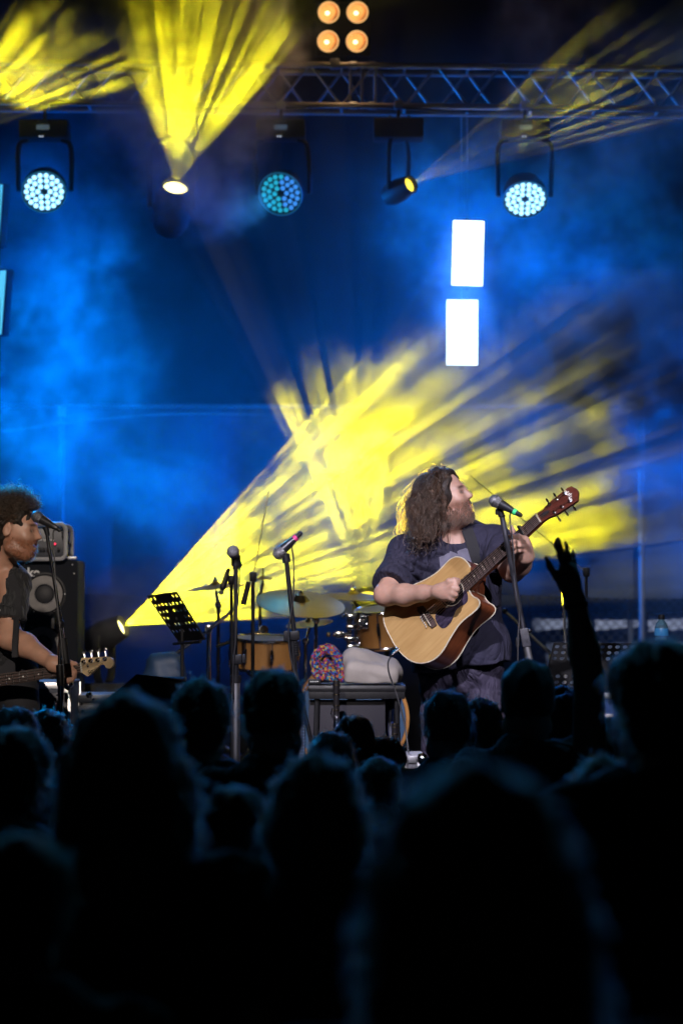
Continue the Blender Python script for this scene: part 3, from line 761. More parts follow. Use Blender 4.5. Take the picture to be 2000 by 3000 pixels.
# ------------------------------------------------------------------ the singer
def singer():
    D0 = 12.05; base = Vector((W(1345, 1900, D0).x, D0, DECK))
    hf = Vector((.94, -.27, .25)); hu = Vector((-.27, 0, 1)); hc = W(1304, 1455, 11.98)
    S = SDF((base.x-.40, 11.42, DECK), (base.x+.34, 12.30, 2.60), .0052)
    Pt = lambda x, y, d: W(x, y, d)
    nb = Pt(1330, 1606, 12.06)
    # trunk and legs
    S.ell(Pt(1330, 1690, 12.06), (.18, .12, .24), None, .05); S.ell(Pt(1338, 1835, 12.04), (.160, .14, .22), None, .06)
    S.ell(Pt(1350, 1955, 12.06), (.140, .095, .12), None, .03)
    hipR, hipL = Pt(1292, 1995, 12.06), Pt(1410, 1995, 12.05)
    kneeR, kneeL = Vector((hipR.x-.01, 12.05, 1.20)), Vector((hipL.x+.075, 11.98, 1.21))
    ankR, ankL = Vector((kneeR.x-.01, 12.10, DECK+.10)), Vector((kneeL.x+.03, 12.05, DECK+.10))
    for h, kn, an in ((hipR, kneeR, ankR), (hipL, kneeL, ankL)):
        S.cap(h, kn, .070, .050, .01); S.cap(kn, an, .055, .038, .03); S.cap(an, an+Vector((0, -.12, -.06)), .035, .03, .03)
    # shoulders, neck, head
    shR, shL = Pt(1198, 1622, 12.05), Pt(1446, 1600, 12.02)
    S.cap(shR, shL, .054, .054, .04); S.cap(nb+Vector((0, .01, -.03)), Pt(1316, 1500, 12.0), .066, .060, .04)
    S.cap(Pt(1300, 1600, 12.08), Pt(1230, 1612, 12.06), .05, .05, .05); S.cap(Pt(1360, 1595, 12.08), Pt(1425, 1595, 12.04), .05, .05, .05)
    P, M = head(S, hc, hf, hu, .93, .9, ear=False)
    S.ell(P(0, .02, -.11), (.05, .05, .03), M, .04)                       # fullness under the chin
    # right arm over the guitar
    elR, wrR = Pt(1128, 1742, 11.86), Pt(1284, 1733, 11.655)
    S.cap(shR, elR, .050, .047, .03); S.cap(elR, Pt(1185, 1743, 11.79), .041, .0445, .025); S.cap(Pt(1185, 1743, 11.79), Pt(1240, 1738, 11.715), .0445, .034, .02); S.cap(Pt(1240, 1738, 11.715), wrR, .034, .0245, .015)
    S.ell(Pt(1117, 1752, 11.89), (.024, .024, .024), None, .025)
    kn = [Pt(1322, 1708, 11.615), Pt(1326, 1722, 11.595), Pt(1324, 1738, 11.595), Pt(1318, 1752, 11.605)]
    for q in kn: S.cap(wrR, q, .025, .0125, .014)
    S.cap(Pt(1300, 1724, 11.64), Pt(1302, 1746, 11.64), .024, .022, .02)
    finger(S, [kn[0], Pt(1333, 1712, 11.60), Pt(1340, 1708, 11.615), Pt(1341, 1702, 11.63)], .0125, .009)
    finger(S, [kn[1], Pt(1337, 1725, 11.595), Pt(1338, 1729, 11.63), Pt(1327, 1731, 11.65)], .0135, .0105)
    finger(S, [kn[2], Pt(1333, 1742, 11.60), Pt(1333, 1746, 11.63), Pt(1323, 1746, 11.65)], .0130, .0100)
    finger(S, [kn[3], Pt(1325, 1757, 11.61), Pt(1324, 1760, 11.635), Pt(1315, 1758, 11.65)], .0115, .0085)
    finger(S, [Pt(1300, 1716, 11.63), Pt(1315, 1703, 11.61), Pt(1330, 1700, 11.605), Pt(1341, 1698, 11.62)], .0150, .0095, .01)
    # left arm round the neck of the guitar
    elL, wrL = Pt(1500, 1668, 11.76), Pt(1538, 1628, 11.585)
    S.cap(shL, elL, .050, .048, .03); S.cap(elL, Pt(1520, 1652, 11.69), .050, .047, .03); S.cap(Pt(1520, 1652, 11.69), wrL, .047, .028, .03)
    kl = [Pt(1536, 1578, 11.555), Pt(1540, 1588, 11.545), Pt(1540, 1600, 11.545), Pt(1534, 1612, 11.55)]
    for q in kl: S.cap(wrL, q, .028, .0135, .02)
    S.cap(Pt(1540, 1594, 11.57), Pt(1538, 1612, 11.57), .02, .02, .02)
    finger(S, [kl[0], Pt(1518, 1571, 11.515), Pt(1502, 1570, 11.520), Pt(1489, 1571, 11.545)], .0125, .0085)
    finger(S, [kl[1], Pt(1520, 1583, 11.505), Pt(1502, 1586, 11.515), Pt(1486, 1590, 11.545)], .0128, .0088)
    finger(S, [kl[2], Pt(1520, 1598, 11.505), Pt(1506, 1602, 11.520), Pt(1491, 1606, 11.548)], .0122, .0085)
    finger(S, [kl[3], Pt(1520, 1613, 11.515), Pt(1508, 1618, 11.530), Pt(1496, 1620, 11.553)], .0108, .0078)
    finger(S, [Pt(1530, 1590, 11.60), Pt(1512, 1572, 11.625), Pt(1500, 1556, 11.625), Pt(1497, 1545, 11.62)], .014, .0100, .01)
    def pt(v):
        c = face_paint(v, P, M, .93, .85, (.34, .24, .20), (.80, .36, .36))
        rosy = np.exp(-((v-np.array(P(-.04, .06, -.03)))**2).sum(1)/.03**2)*.12
        c[:, 1] *= 1-rosy; c[:, 2] *= 1-rosy
        e = np.exp(-((v-np.array(elR))**2).sum(1)/.035**2)*.25; c[:, 1] *= 1-e; c[:, 2] *= 1-e
        return c
    me = S.mesh('person', SKIN, base, pt)
    man = tag(link('person', me, None, base), 'long-haired bearded singer in a navy T-shirt playing an acoustic guitar', 'person')
    # T-shirt
    T = SDF((base.x-.42, 11.55, 1.50), (base.x+.32, 12.40, 2.40), .0062)
    T.ell(Pt(1325, 1690, 12.06), (.208, .142, .27), None, .05); T.ell(Pt(1338, 1840, 12.035), (.180, .165, .25), None, .08)
    T.rbox(Pt(1350, 1945, 12.06), (.122, .080, .07), .078, None, .10)
    T.cap(shR, shL, .088, .086, .06); T.cap(Pt(1285, 1590, 12.07), Pt(1375, 1586, 12.06), .058, .058, .05)
    T.cone(shR, shR.lerp(elR, .80), .080, .083, .045)
    T.cone(shL, shL.lerp(elL, .52), .080, .079, .045)
    T.ell(nb+Vector((-.004, -.03, .035)), (.088, .105, .055), None, .012, True)       # neckline
    T.cut(Pt(1352, 1952, 12.06), (.13, 0, -1))
    cR, cL = Pt(1180, 1665, 11.95), Pt(1462, 1630, 11.9)
    a1 = Pt(1215, 1660, 11.95)
    def ridge(t): return 1-2*np.abs(np.sin(t))
    def folds(x, y, z):
        px, pz = x-a1.x, z-a1.z
        wr_ = np.sin(px*23+pz*11)*.9+np.sin(pz*31-px*9+y*20)*.6
        d = .0085*ridge((px*.62+pz*.78)*55+wr_)*np.exp(-((x-cR.x)/.075)**2-((z-cR.z)/.085)**2)
        d = d+.0078*ridge((px*.8-pz*.6)*48+wr_*1.2)*np.exp(-((x-cL.x)/.07)**2-((z-cL.z)/.10)**2)
        d = d+.0065*ridge(x*24+np.sin(z*8+x*5)*1.4+y*9)*np.clip((1.95-z)/.30, 0, 1)
        d = d+.0075*ridge((px*.30+pz)*36+wr_*1.3)*np.exp(-((x-base.x+.10)/.14)**2-((z-2.02)/.15)**2)
        return d+.0012*np.sin(x*51+z*33+y*17)*np.sin(z*47-x*29)
    T.disp(folds)
    JER = mat('navy_jersey', (.021, .020, .044), .85, var=.18, scale=8, bump=.25, bscale=220, crease=.75)
    tm = T.mesh('shirt', JER, base); sh = link('shirt', tm, man)
    v, f = T.last; bvh = BVHTree.FromPolygons([tuple(p) for p in v], [tuple(q) for q in f])
    def onto(px, py, off=.004, d0=11.3):
        p = W(px, py, d0); r = bvh.ray_cast(Vector((0, 0, CAM_Z)), (p-Vector((0, 0, CAM_Z))).normalized())
        return (r[0]+r[1]*off) if r[0] is not None else W(px, py, 11.9)
    # castle print: grey-violet blocks that follow the cloth
    PRT = mat('print_ink', (.15, .145, .20), .8, var=.15, scale=30)
    def print_poly(poly, nm='chest_print'):
        bm = bmesh.new(); vs = [bm.verts.new((p[0], p[1], 0)) for p in poly]; bm.faces.new(vs)
        bmesh.ops.triangulate(bm, faces=bm.faces[:])
        for _ in range(3): bmesh.ops.subdivide_edges(bm, edges=bm.edges[:], cuts=1, use_grid_fill=True)
        for q in bm.verts: q.co = onto(q.co.x, q.co.y, .0035)-base
        m = bpy.data.meshes.new(nm); bm.to_mesh(m); bm.free(); m.shade_smooth(); m.materials.append(PRT); link(nm, m, sh)
    print_poly([(1286, 1632), (1300, 1629), (1302, 1638), (1311, 1634), (1309, 1622), (1315, 1621), (1317, 1615), (1322, 1616), (1325, 1624), (1340, 1624), (1346, 1640), (1344, 1672), (1290, 1675)])
    print_poly([(1338, 1616), (1343, 1612), (1352, 1613), (1358, 1611), (1362, 1606), (1368, 1608), (1374, 1602), (1381, 1613), (1392, 1640), (1398, 1655), (1388, 1680), (1350, 1672)])
    # trousers
    J = SDF((base.x-.30, 11.75, DECK+.04), (base.x+.36, 12.36, 1.80), .0085)
    J.ell(Pt(1350, 1962, 12.06), (.178, .14, .13), None, .04)
    for h, kn_, an in ((hipR, kneeR, ankR), (hipL, kneeL, ankL)):
        J.cap(h, kn_, .094, .070, .025); J.cone(kn_+Vector((0, 0, .03)), an, .073, .058, .03)
    J.disp(lambda x, y, z: .006*np.sin(z*70+x*30+np.sin(y*30))*np.exp(-((z-1.58)/.09)**2)+.004*np.sin(z*38+x*55)+.003*np.sin(x*60-z*25))
    J.cut(Pt(1352, 1900, 12.06), (0, 0, 1))
    link('trousers', J.mesh('trousers', mat('dark_denim', (.045, .038, .070), .8, var=.22, scale=14, bump=.3, bscale=260, crease=.7), base), man)
    for an in (ankR, ankL):
        B = SDF((an.x-.09, an.y-.30, DECK), (an.x+.09, an.y+.12, DECK+.14), .009)
        B.ell((an.x, an.y-.08, DECK+.045), (.05, .15, .045), None, .03); B.cap(an, an+Vector((0, 0, -.05)), .048, .05, .04); B.cut((an.x, an.y, DECK+.004), (0, 0, -1))
        link('shoe', B.mesh('shoe', mat('shoe_leather', (.02, .02, .02), .5), base), man)
    # hair: a soft dark mass under several thousand strands
    HB = SDF((hc.x-.28, 11.70, 2.10), (hc.x+.16, 12.30, 2.62), .007)
    HB.ell(P(0, -.022, .034), (.090, .108, .094), M, .02)
    HB.ell(P(-.048, -.040, -.055), (.036, .058, .10), M, .04); HB.ell(P(.048, -.045, -.055), (.034, .058, .10), M, .04)
    HB.ell(P(0, -.085, -.06), (.062, .045, .11), M, .05)
    HB.ell(P(0, .085, -.02), (.066, .058, .12), M, .012, True)           # the face stays clear
    HB.ell(P(-.075, .035, -.06), (.03, .030, .075), M, .01, True)
    HB.disp(lambda x, y, z: .006*np.sin(x*95+np.sin(z*40)*2)*np.sin(y*70+z*25)+.004*np.sin(z*60+x*30))
    HM = mat('hair_mass', (.020, .013, .010), .55, var=.4, scale=40, bump=.6, bscale=120, stretch=(3, 3, .6))
    hb = link('hair', HB.mesh('hair', HM, base), man)
    A = np.array(M); c0 = np.array(hc)
    n = 5200; m = 22
    th = RNG.uniform(0, 2*np.pi, n); ph = np.arccos(RNG.uniform(-.35, 1, n))
    dl = np.stack([np.sin(ph)*np.cos(th), np.sin(ph)*np.sin(th), np.cos(ph)], 1)       # side, front, up
    keep = ~((dl[:, 1] > .40) & (dl[:, 2] < .72)) & ~((dl[:, 1] > .1) & (dl[:, 2] < -.05))
    dl = dl[keep]; n = len(dl)
    rad = np.array([.077, .096, .090]); ctr = np.array([0, -.014, .024])
    p = dl*rad+ctr; nrm = dl/rad; nrm /= np.linalg.norm(nrm, axis=1)[:, None]
    side = np.where(dl[:, 0] < -.02, -1., 1.)                                          # a parting along the crown
    flow = np.stack([side*(.55+.3*RNG.random(n)), -.35-.35*RNG.random(n)-(dl[:, 1] < .1)*.3, np.zeros(n)], 1)
    g = A.T @ np.array([0, 0, -1.]); nc = 120; cid = RNG.integers(0, nc, n)
    # strands of one clump start near each other
    cc = dl[RNG.integers(0, n, nc)]; cid = np.argmin(((dl[:, None, :]-cc[None])**2).sum(2), 1)
    phs = RNG.uniform(0, 6.28, nc)[cid]; amp = RNG.uniform(.008, .018, nc)[cid]; cout = RNG.normal(0, 1, (nc, 3))[cid]*np.array([.012, .012, .004]); frq = RNG.uniform(48, 92, nc)[cid]*RNG.uniform(.93, 1.07, n); lenc = RNG.uniform(.66, 1.16, nc)[cid]
    L = .272*lenc*RNG.uniform(.72, 1.05, n); st = L/(m-1)
    path = np.zeros((n, m, 3)); vel = nrm*.5+flow*.8; vel /= np.linalg.norm(vel, axis=1)[:, None]
    jit = RNG.normal(0, 1, (n, 3)); q = p.copy(); s_ = np.zeros(n)
    for i in range(m):
        wv = np.sin(s_*frq+phs)*amp*np.clip(s_/.08, 0, 1); w2 = np.cos(s_*frq*.9+phs*1.7)*amp*np.clip(s_/.08, 0, 1)
        path[:, i] = q+np.stack([wv*.8, w2*1.1, wv*.2], 1)+jit*.005*np.clip(s_/.2, 0, 1)[:, None]+cout*np.clip(s_/.1, 0, 1)[:, None]
        vel = vel*.80+(g[None, :]*.34)+jit*.018; vel /= np.linalg.norm(vel, axis=1)[:, None]
        q = q+vel*st[:, None]; s_ = s_+st
        e = (q-ctr)/(rad*1.07); r_ = np.linalg.norm(e, axis=1); ins = r_ < 1
        q[ins] = (q[ins]-ctr)/r_[ins][:, None]+ctr
        fc = (q[:, 1] > .012) & (q[:, 2] < .05)                                        # keep the face free
        q[fc, 1] -= (q[fc, 1]-.012)*.35
        sho = q @ A.T + c0                                                             # rest on the shoulders
        near = sho[:, 1] < 11.99
        low = (sho[:, 2] < 2.25) & near; sho[low, 1] = np.minimum(sho[low, 1], 11.905-.25*np.clip(2.25-sho[low, 2], 0, .2))
        low = (sho[:, 2] < 2.185) & near; sho[low, 2] = 2.185+(sho[low, 2]-2.185)*.35
        low = (sho[:, 2] < 2.21) & ~near; sho[low, 2] = 2.21+(sho[low, 2]-2.21)*.4
        q = (sho-c0) @ A
    cs = np.zeros((nc, m, 3)); cn = np.zeros(nc); np.add.at(cs, cid, path); np.add.at(cn, cid, 1); cs /= np.maximum(cn, 1)[:, None, None]
    tt_ = np.linspace(0, 1, m)[None, :, None]; path = path+(cs[cid]-path)*(.88*np.clip(tt_*2.2-.1, 0, 1))*RNG.uniform(.6, 1.08, (n, 1, 1))
    path = path @ A.T + c0
    t = np.linspace(0, 1, m)[None, :]; radii = (.00085*(1-.55*t))*np.ones((n, 1))
    strands('hair_strands', path, radii, hair_mat('hair_brown', (.036, .019, .011), .28), hb, base)
    # loose frizz that catches the yellow light, and a curl on the far shoulder
    nf = 650; k_ = RNG.integers(0, n, nf); fz = path[k_][:, ::2].copy(); mm = fz.shape[1]; tt = np.linspace(0, 1, mm)
    out = (fz-fz.mean(1, keepdims=True)*0-c0); out /= np.linalg.norm(out, axis=2, keepdims=True)
    fz += out*(.018*tt[None, :, None]*RNG.random((nf, 1, 1))*2.6)+np.cumsum(RNG.normal(0, .0062, (nf, mm, 3)), 1)
    strands('loose_hair', fz, np.full((nf, mm), .0008), hair_mat('hair_brown', (.036, .019, .011), .28), hb, base)
    # beard
    nb_ = 2200; mb_ = 6; s0 = RNG.uniform(-1, 1, nb_); u0 = RNG.uniform(-.135, -.045, nb_); paths = []
    bv = BVHTree.FromPolygons([tuple(p_) for p_ in S.last[0]], [tuple(q_) for q_ in S.last[1]])
    for a, u in zip(s0*2.0, u0):
        dr = (M @ Vector((math.sin(a), math.cos(a)*1.0, 0))).normalized(); org = Vector(P(0, 0, u))+dr*.25
        r_ = bv.ray_cast(org, -dr, .3)
        if r_[0] is None: continue
        lc = M.transposed() @ (r_[0]-hc)
        if lc.y < -.005 or (abs(lc.x) < .024 and -.086 < lc.z < -.044 and lc.y > .075) or (lc.z > -.058 and lc.y < .075 and abs(lc.x) > .0 and lc.y > .03): continue
        nn = r_[1]; dn = (nn*.55+Vector((0, 0, -1))*.8+Vector(RNG.normal(0, .25, 3))).normalized(); ll = .006+.011*random.random()
        pp = [r_[0]+dn*(ll*i/(mb_-1))+Vector((0, 0, -1))*(.006*(i/(mb_-1))**2)+nn*.001 for i in range(mb_)]
        paths.append([tuple(x) for x in pp])
    if paths:
        pa = np.array(paths); strands('beard', pa, np.full(pa.shape[:2], .00055), hair_mat('beard_brown', (.07, .036, .022), .35), man, base)
    return man, base, bvh, onto, Pt
SINGER, SBASE, SHIRT_BVH, onto_shirt, _ = singer()

# ------------------------------------------------------------------ the bass player, at the left edge
def bassist():
    D0 = 12.35; base = Vector((W(0, 1900, D0).x, D0, DECK))
    hc = W(47, 1550, 12.22); hf = Vector((.97, -.20, -.10)); hu = Vector((.12, 0, 1))
    S = SDF((base.x-.45, 11.70, DECK), (base.x+.45, 12.75, 2.50), .0068); Pt = W
    S.ell(Pt(-66, 1760, 12.38), (.175, .115, .24), None, .05); S.ell(Pt(-60, 1900, 12.40), (.165, .115, .22), None, .08)
    hipR, hipL = Vector((base.x-.12, 12.42, 1.60)), Vector((base.x+.06, 12.42, 1.60))
    for h, dx in ((hipR, -.05), (hipL, .06)):
        kn = Vector((h.x+dx, 12.36, 1.19)); an = Vector((h.x+dx*1.3, 12.44, DECK+.1))
        S.cap(h, kn, .085, .06, .05); S.cap(kn, an, .058, .04, .03); S.cap(an, an+Vector((0, -.12, -.06)), .034, .03, .03)
    shR, shL = Pt(-150, 1705, 12.42), Pt(30, 1705, 12.28)
    S.cap(shR, shL, .048, .046, .04); S.cap(Pt(-20, 1690, 12.34), Pt(32, 1600, 12.26), .064, .056, .04)
    P, M = head(S, hc, hf, hu, .97, 0)
    elL, wrL = Pt(28, 1868, 12.20), Pt(160, 1945, 12.02)
    S.cap(shL, elL, .048, .047, .03); S.cap(elL, Pt(75, 1890, 12.15), .050, .049, .03); S.cap(Pt(75, 1890, 12.15), wrL, .049, .031, .03)
    kl = [Pt(200, 1945, 12.0), Pt(204, 1955, 11.985), Pt(204, 1965, 11.985), Pt(198, 1974, 11.995)]
    for q in kl: S.cap(wrL, q, .027, .012, .02)
    finger(S, [Pt(178, 1938, 12.0), Pt(202, 1938, 11.99), Pt(220, 1944, 12.0), Pt(234, 1951, 12.01)], .0125, .008)
    finger(S, [kl[0], Pt(220, 1968, 11.955), Pt(219, 1984, 11.955), Pt(211, 1992, 11.975)], .0118, .0092)
    finger(S, [kl[1], Pt(213, 1974, 11.945), Pt(211, 1992, 11.945), Pt(203, 1999, 11.965)], .0122, .0095)
    finger(S, [kl[2], Pt(203, 1978, 11.940), Pt(200, 1996, 11.942), Pt(193, 2003, 11.965)], .0118, .009)
    finger(S, [kl[3], Pt(192, 1982, 11.945), Pt(189, 1998, 11.950), Pt(184, 2003, 11.970)], .0106, .008)
    elR, wrR = Pt(-215, 1860, 12.28), Pt(-120, 1970, 12.02)
    S.cap(shR, elR, .058, .05, .04); S.cap(elR, wrR, .05, .03, .03); S.cap(wrR, Pt(-85, 1990, 11.98), .03, .02, .02)
    for k in range(4): finger(S, [Pt(-90, 1978+6*k, 11.97), Pt(-72, 1984+7*k, 11.95), Pt(-66, 1996+7*k, 11.965)], .0115, .009)
    me = S.mesh('person', SKIN, base, lambda v: face_paint(v, P, M, .97, .9, (.42, .25, .15), (.8, .5, .45), -.03)*np.array([1.05, .97, .90])[None, :])
    man = tag(link('person', me, None, base), 'curly-haired bearded bass player in an open black shirt at the left edge', 'person')
    T = SDF((base.x-.45, 11.85, 1.50), (base.x+.25, 12.75, 2.25), .007)
    T.ell(Pt(-66, 1765, 12.38), (.195, .135, .27), None, .05); T.ell(Pt(-60, 1900, 12.40), (.182, .135, .24), None, .10)
    T.cap(shR, shL, .078, .080, .05); T.cap(Pt(-60, 1680, 12.38), Pt(10, 1668, 12.34), .06, .055, .05)
    T.cone(shL, shL.lerp(elL, .70), .080, .078, .05); T.cone(shR, Pt(-190, 1810, 12.32), .082, .078, .05)
    T.ell(Pt(2, 1700, 12.20), (.030, .09, .115), frame(x=(1, 0, 0), z=(.10, 0, 1)), .012, True)     # open collar
    T.ell(Pt(8, 1640, 12.27), (.066, .085, .06), None, .012, True)
    T.cut(Vector((base.x, 12.4, 1.58)), (0, 0, -1))
    T.disp(lambda x, y, z: .004*(1-2*np.abs(np.sin(x*22+z*12+np.sin(z*16)*1.4+y*12)))+.003*(1-2*np.abs(np.sin((x*.6+z)*40+np.sin(x*22)*2))))
    SH = mat('black_shirt', (.018, .019, .022), .7, var=.25, scale=10, bump=.3, bscale=200, sheen=.15, crease=.7)
    sh = link('shirt', T.mesh('shirt', SH, base), man)
    v, f = T.last; bvh = BVHTree.FromPolygons([tuple(p) for p in v], [tuple(q) for q in f])
    def onto(px, py, off=.004):
        p = W(px, py, 11.0); c = Vector((0, 0, CAM_Z)); r = bvh.ray_cast(c, (p-c).normalized())
        return (r[0]+r[1]*off) if r[0] is not None else W(px, py, 12.1)
    for pts in ([(10, 1640), (40, 1632), (58, 1668), (38, 1712), (6, 1738)],):           # collar leaf
        m = MB(base); a = [onto(x, y, .008) for x, y in pts]; m.add(a+[p+Vector((0, .012, 0)) for p in a], [tuple(range(5)), tuple(range(9, 4, -1))]+[(i, (i+1) % 5, 5+(i+1) % 5, 5+i) for i in range(5)])
        m.build('collar', SH, sh, 0)
    for (x, y) in ((4, 1748), (2, 1790), (1, 1830)): MB(base).ball(onto(x, y, .004), (.006, .004, .006), 8).build('button', mat('shirt_button', (.05, .05, .05), .3), sh)
    pk = [onto(x, y, .006) for x, y in ((12, 1735), (44, 1728), (46, 1770), (30, 1782), (12, 1774))]
    MB(base).add(pk+[p+Vector((0, .01, 0)) for p in pk], [tuple(range(5))]+[(i, (i+1) % 5, 5+(i+1) % 5, 5+i) for i in range(5)]).build('pocket', SH, sh, 0)
    J = SDF((base.x-.36, 12.1, DECK+.04), (base.x+.36, 12.75, 1.72), .010)
    J.ell((base.x-.03, 12.42, 1.62), (.18, .14, .13), None, .05)
    for h, dx in ((hipR, -.05), (hipL, .06)):
        kn = Vector((h.x+dx, 12.36, 1.19)); an = Vector((h.x+dx*1.3, 12.44, DECK+.1)); J.cap(h, kn, .098, .075, .05); J.cone(kn, an, .076, .06, .04)
    link('trousers', J.mesh('trousers', mat('black_denim', (.02, .02, .025), .85, bump=.3, bscale=240), base), man)
    for h, dx in ((hipR, -.05), (hipL, .06)):
        an = Vector((h.x+dx*1.3, 12.44, DECK+.1)); B = SDF((an.x-.09, an.y-.30, DECK), (an.x+.09, an.y+.12, DECK+.14), .010)
        B.ell((an.x, an.y-.08, DECK+.045), (.05, .15, .045), None, .03); B.cap(an, an+Vector((0, 0, -.05)), .048, .05, .04); B.cut((an.x, an.y, DECK+.004), (0, 0, -1))
        link('shoe', B.mesh('shoe', mat('shoe_leather', (.02, .02, .02), .5), base), man)
    HB = SDF((hc.x-.2, hc.y-.2, hc.z-.16), (hc.x+.2, hc.y+.2, hc.z+.22), .007)
    HB.ell(P(0, -.030, .040), (.090, .106, .084), M, .02); HB.ell(P(0, -.085, -.03), (.080, .05, .085), M, .05)
    HB.ell(P(0, .105, -.03), (.10, .070, .105), M, .01, True)
    for q in (-1, 1): HB.ell(P(q*.085, .000, -.02), (.03, .035, .045), M, .01, True)
    HB.disp(lambda x, y, z: .010*np.sin(x*85+np.sin(y*60)*1.5)*np.sin(z*80+x*20)*np.sin(y*75)+.005*np.sin(x*160)*np.sin(z*150))
    hb = link('hair', HB.mesh('hair', mat('hair_mass_black', (.016, .012, .009), .6, var=.4, scale=50, bump=.7, bscale=160), base), man)
    A = np.array(M); n = 6500; m = 16
    th = RNG.uniform(0, 2*np.pi, n*2); cz = RNG.uniform(-.45, 1, n*2); sz = np.sqrt(1-cz*cz)
    dl = np.stack([sz*np.cos(th), sz*np.sin(th), cz], 1); dl = dl[~((dl[:, 1] > .35) & (dl[:, 2] < .55)) & ~((np.abs(dl[:, 0]) > .6) & (dl[:, 1] > -.30) & (dl[:, 2] < -.02))][:n]; n = len(dl)
    p0 = dl*np.array([.084, .100, .084])+np.array([0, -.025, .040]); t = np.linspace(0, 1, m)[None, :, None]
    ln = RNG.uniform(.025, .064, n)[:, None, None]*(.55+.45*np.clip(dl[:, 2], 0, 1))[:, None, None]
    e1 = np.cross(dl, RNG.normal(0, 1, (n, 3))); e1 /= np.linalg.norm(e1, axis=1)[:, None]; e2 = np.cross(dl, e1)
    w = RNG.uniform(14, 26, n)[:, None, None]; ph = RNG.uniform(0, 6.28, n)[:, None, None]; ra = RNG.uniform(.003, .009, n)[:, None, None]*np.clip(t*4, 0, 1)
    pth = p0[:, None]+dl[:, None]*ln*t+ra*(np.cos(w*t+ph)*e1[:, None]+np.sin(w*t+ph)*e2[:, None])+RNG.normal(0, .012, (n, 1, 3))*t
    pth = pth @ A.T+np.array(hc)
    strands('hair_strands', pth, np.full((n, m), .0006), hair_mat('hair_dark', (.03, .019, .012), .4), hb, base)
    nbv = 1100; paths = []
    bv = BVHTree.FromPolygons([tuple(p_) for p_ in S.last[0]], [tuple(q_) for q_ in S.last[1]])
    for _ in range(nbv):
        a = random.uniform(-2.2, 2.2); u = random.uniform(-.14, -.03); dr = (M @ Vector((math.sin(a), math.cos(a), 0))).normalized()
        r_ = bv.ray_cast(Vector(P(0, 0, u))+dr*.25, -dr, .3)
        if r_[0] is None: continue
        lc = M.transposed() @ (r_[0]-hc)
        if lc.y < .0 or (abs(lc.x) < .021 and -.08 < lc.z < -.047 and lc.y > .08) or (lc.z > -.05 and lc.y > .02): continue
        dn = (r_[1]*.6+Vector((0, 0, -1))*.7+Vector(RNG.normal(0, .3, 3))).normalized(); ll = .006+.009*random.random()
        paths.append([tuple(r_[0]+dn*(ll*i/5)) for i in range(6)])
    if paths: pa = np.array(paths); strands('beard', pa, np.full(pa.shape[:2], .0005), hair_mat('beard_red', (.17, .08, .04), .35), man, base)
    return man, base, onto
BASSIST, BBASE, onto_bass = bassist()
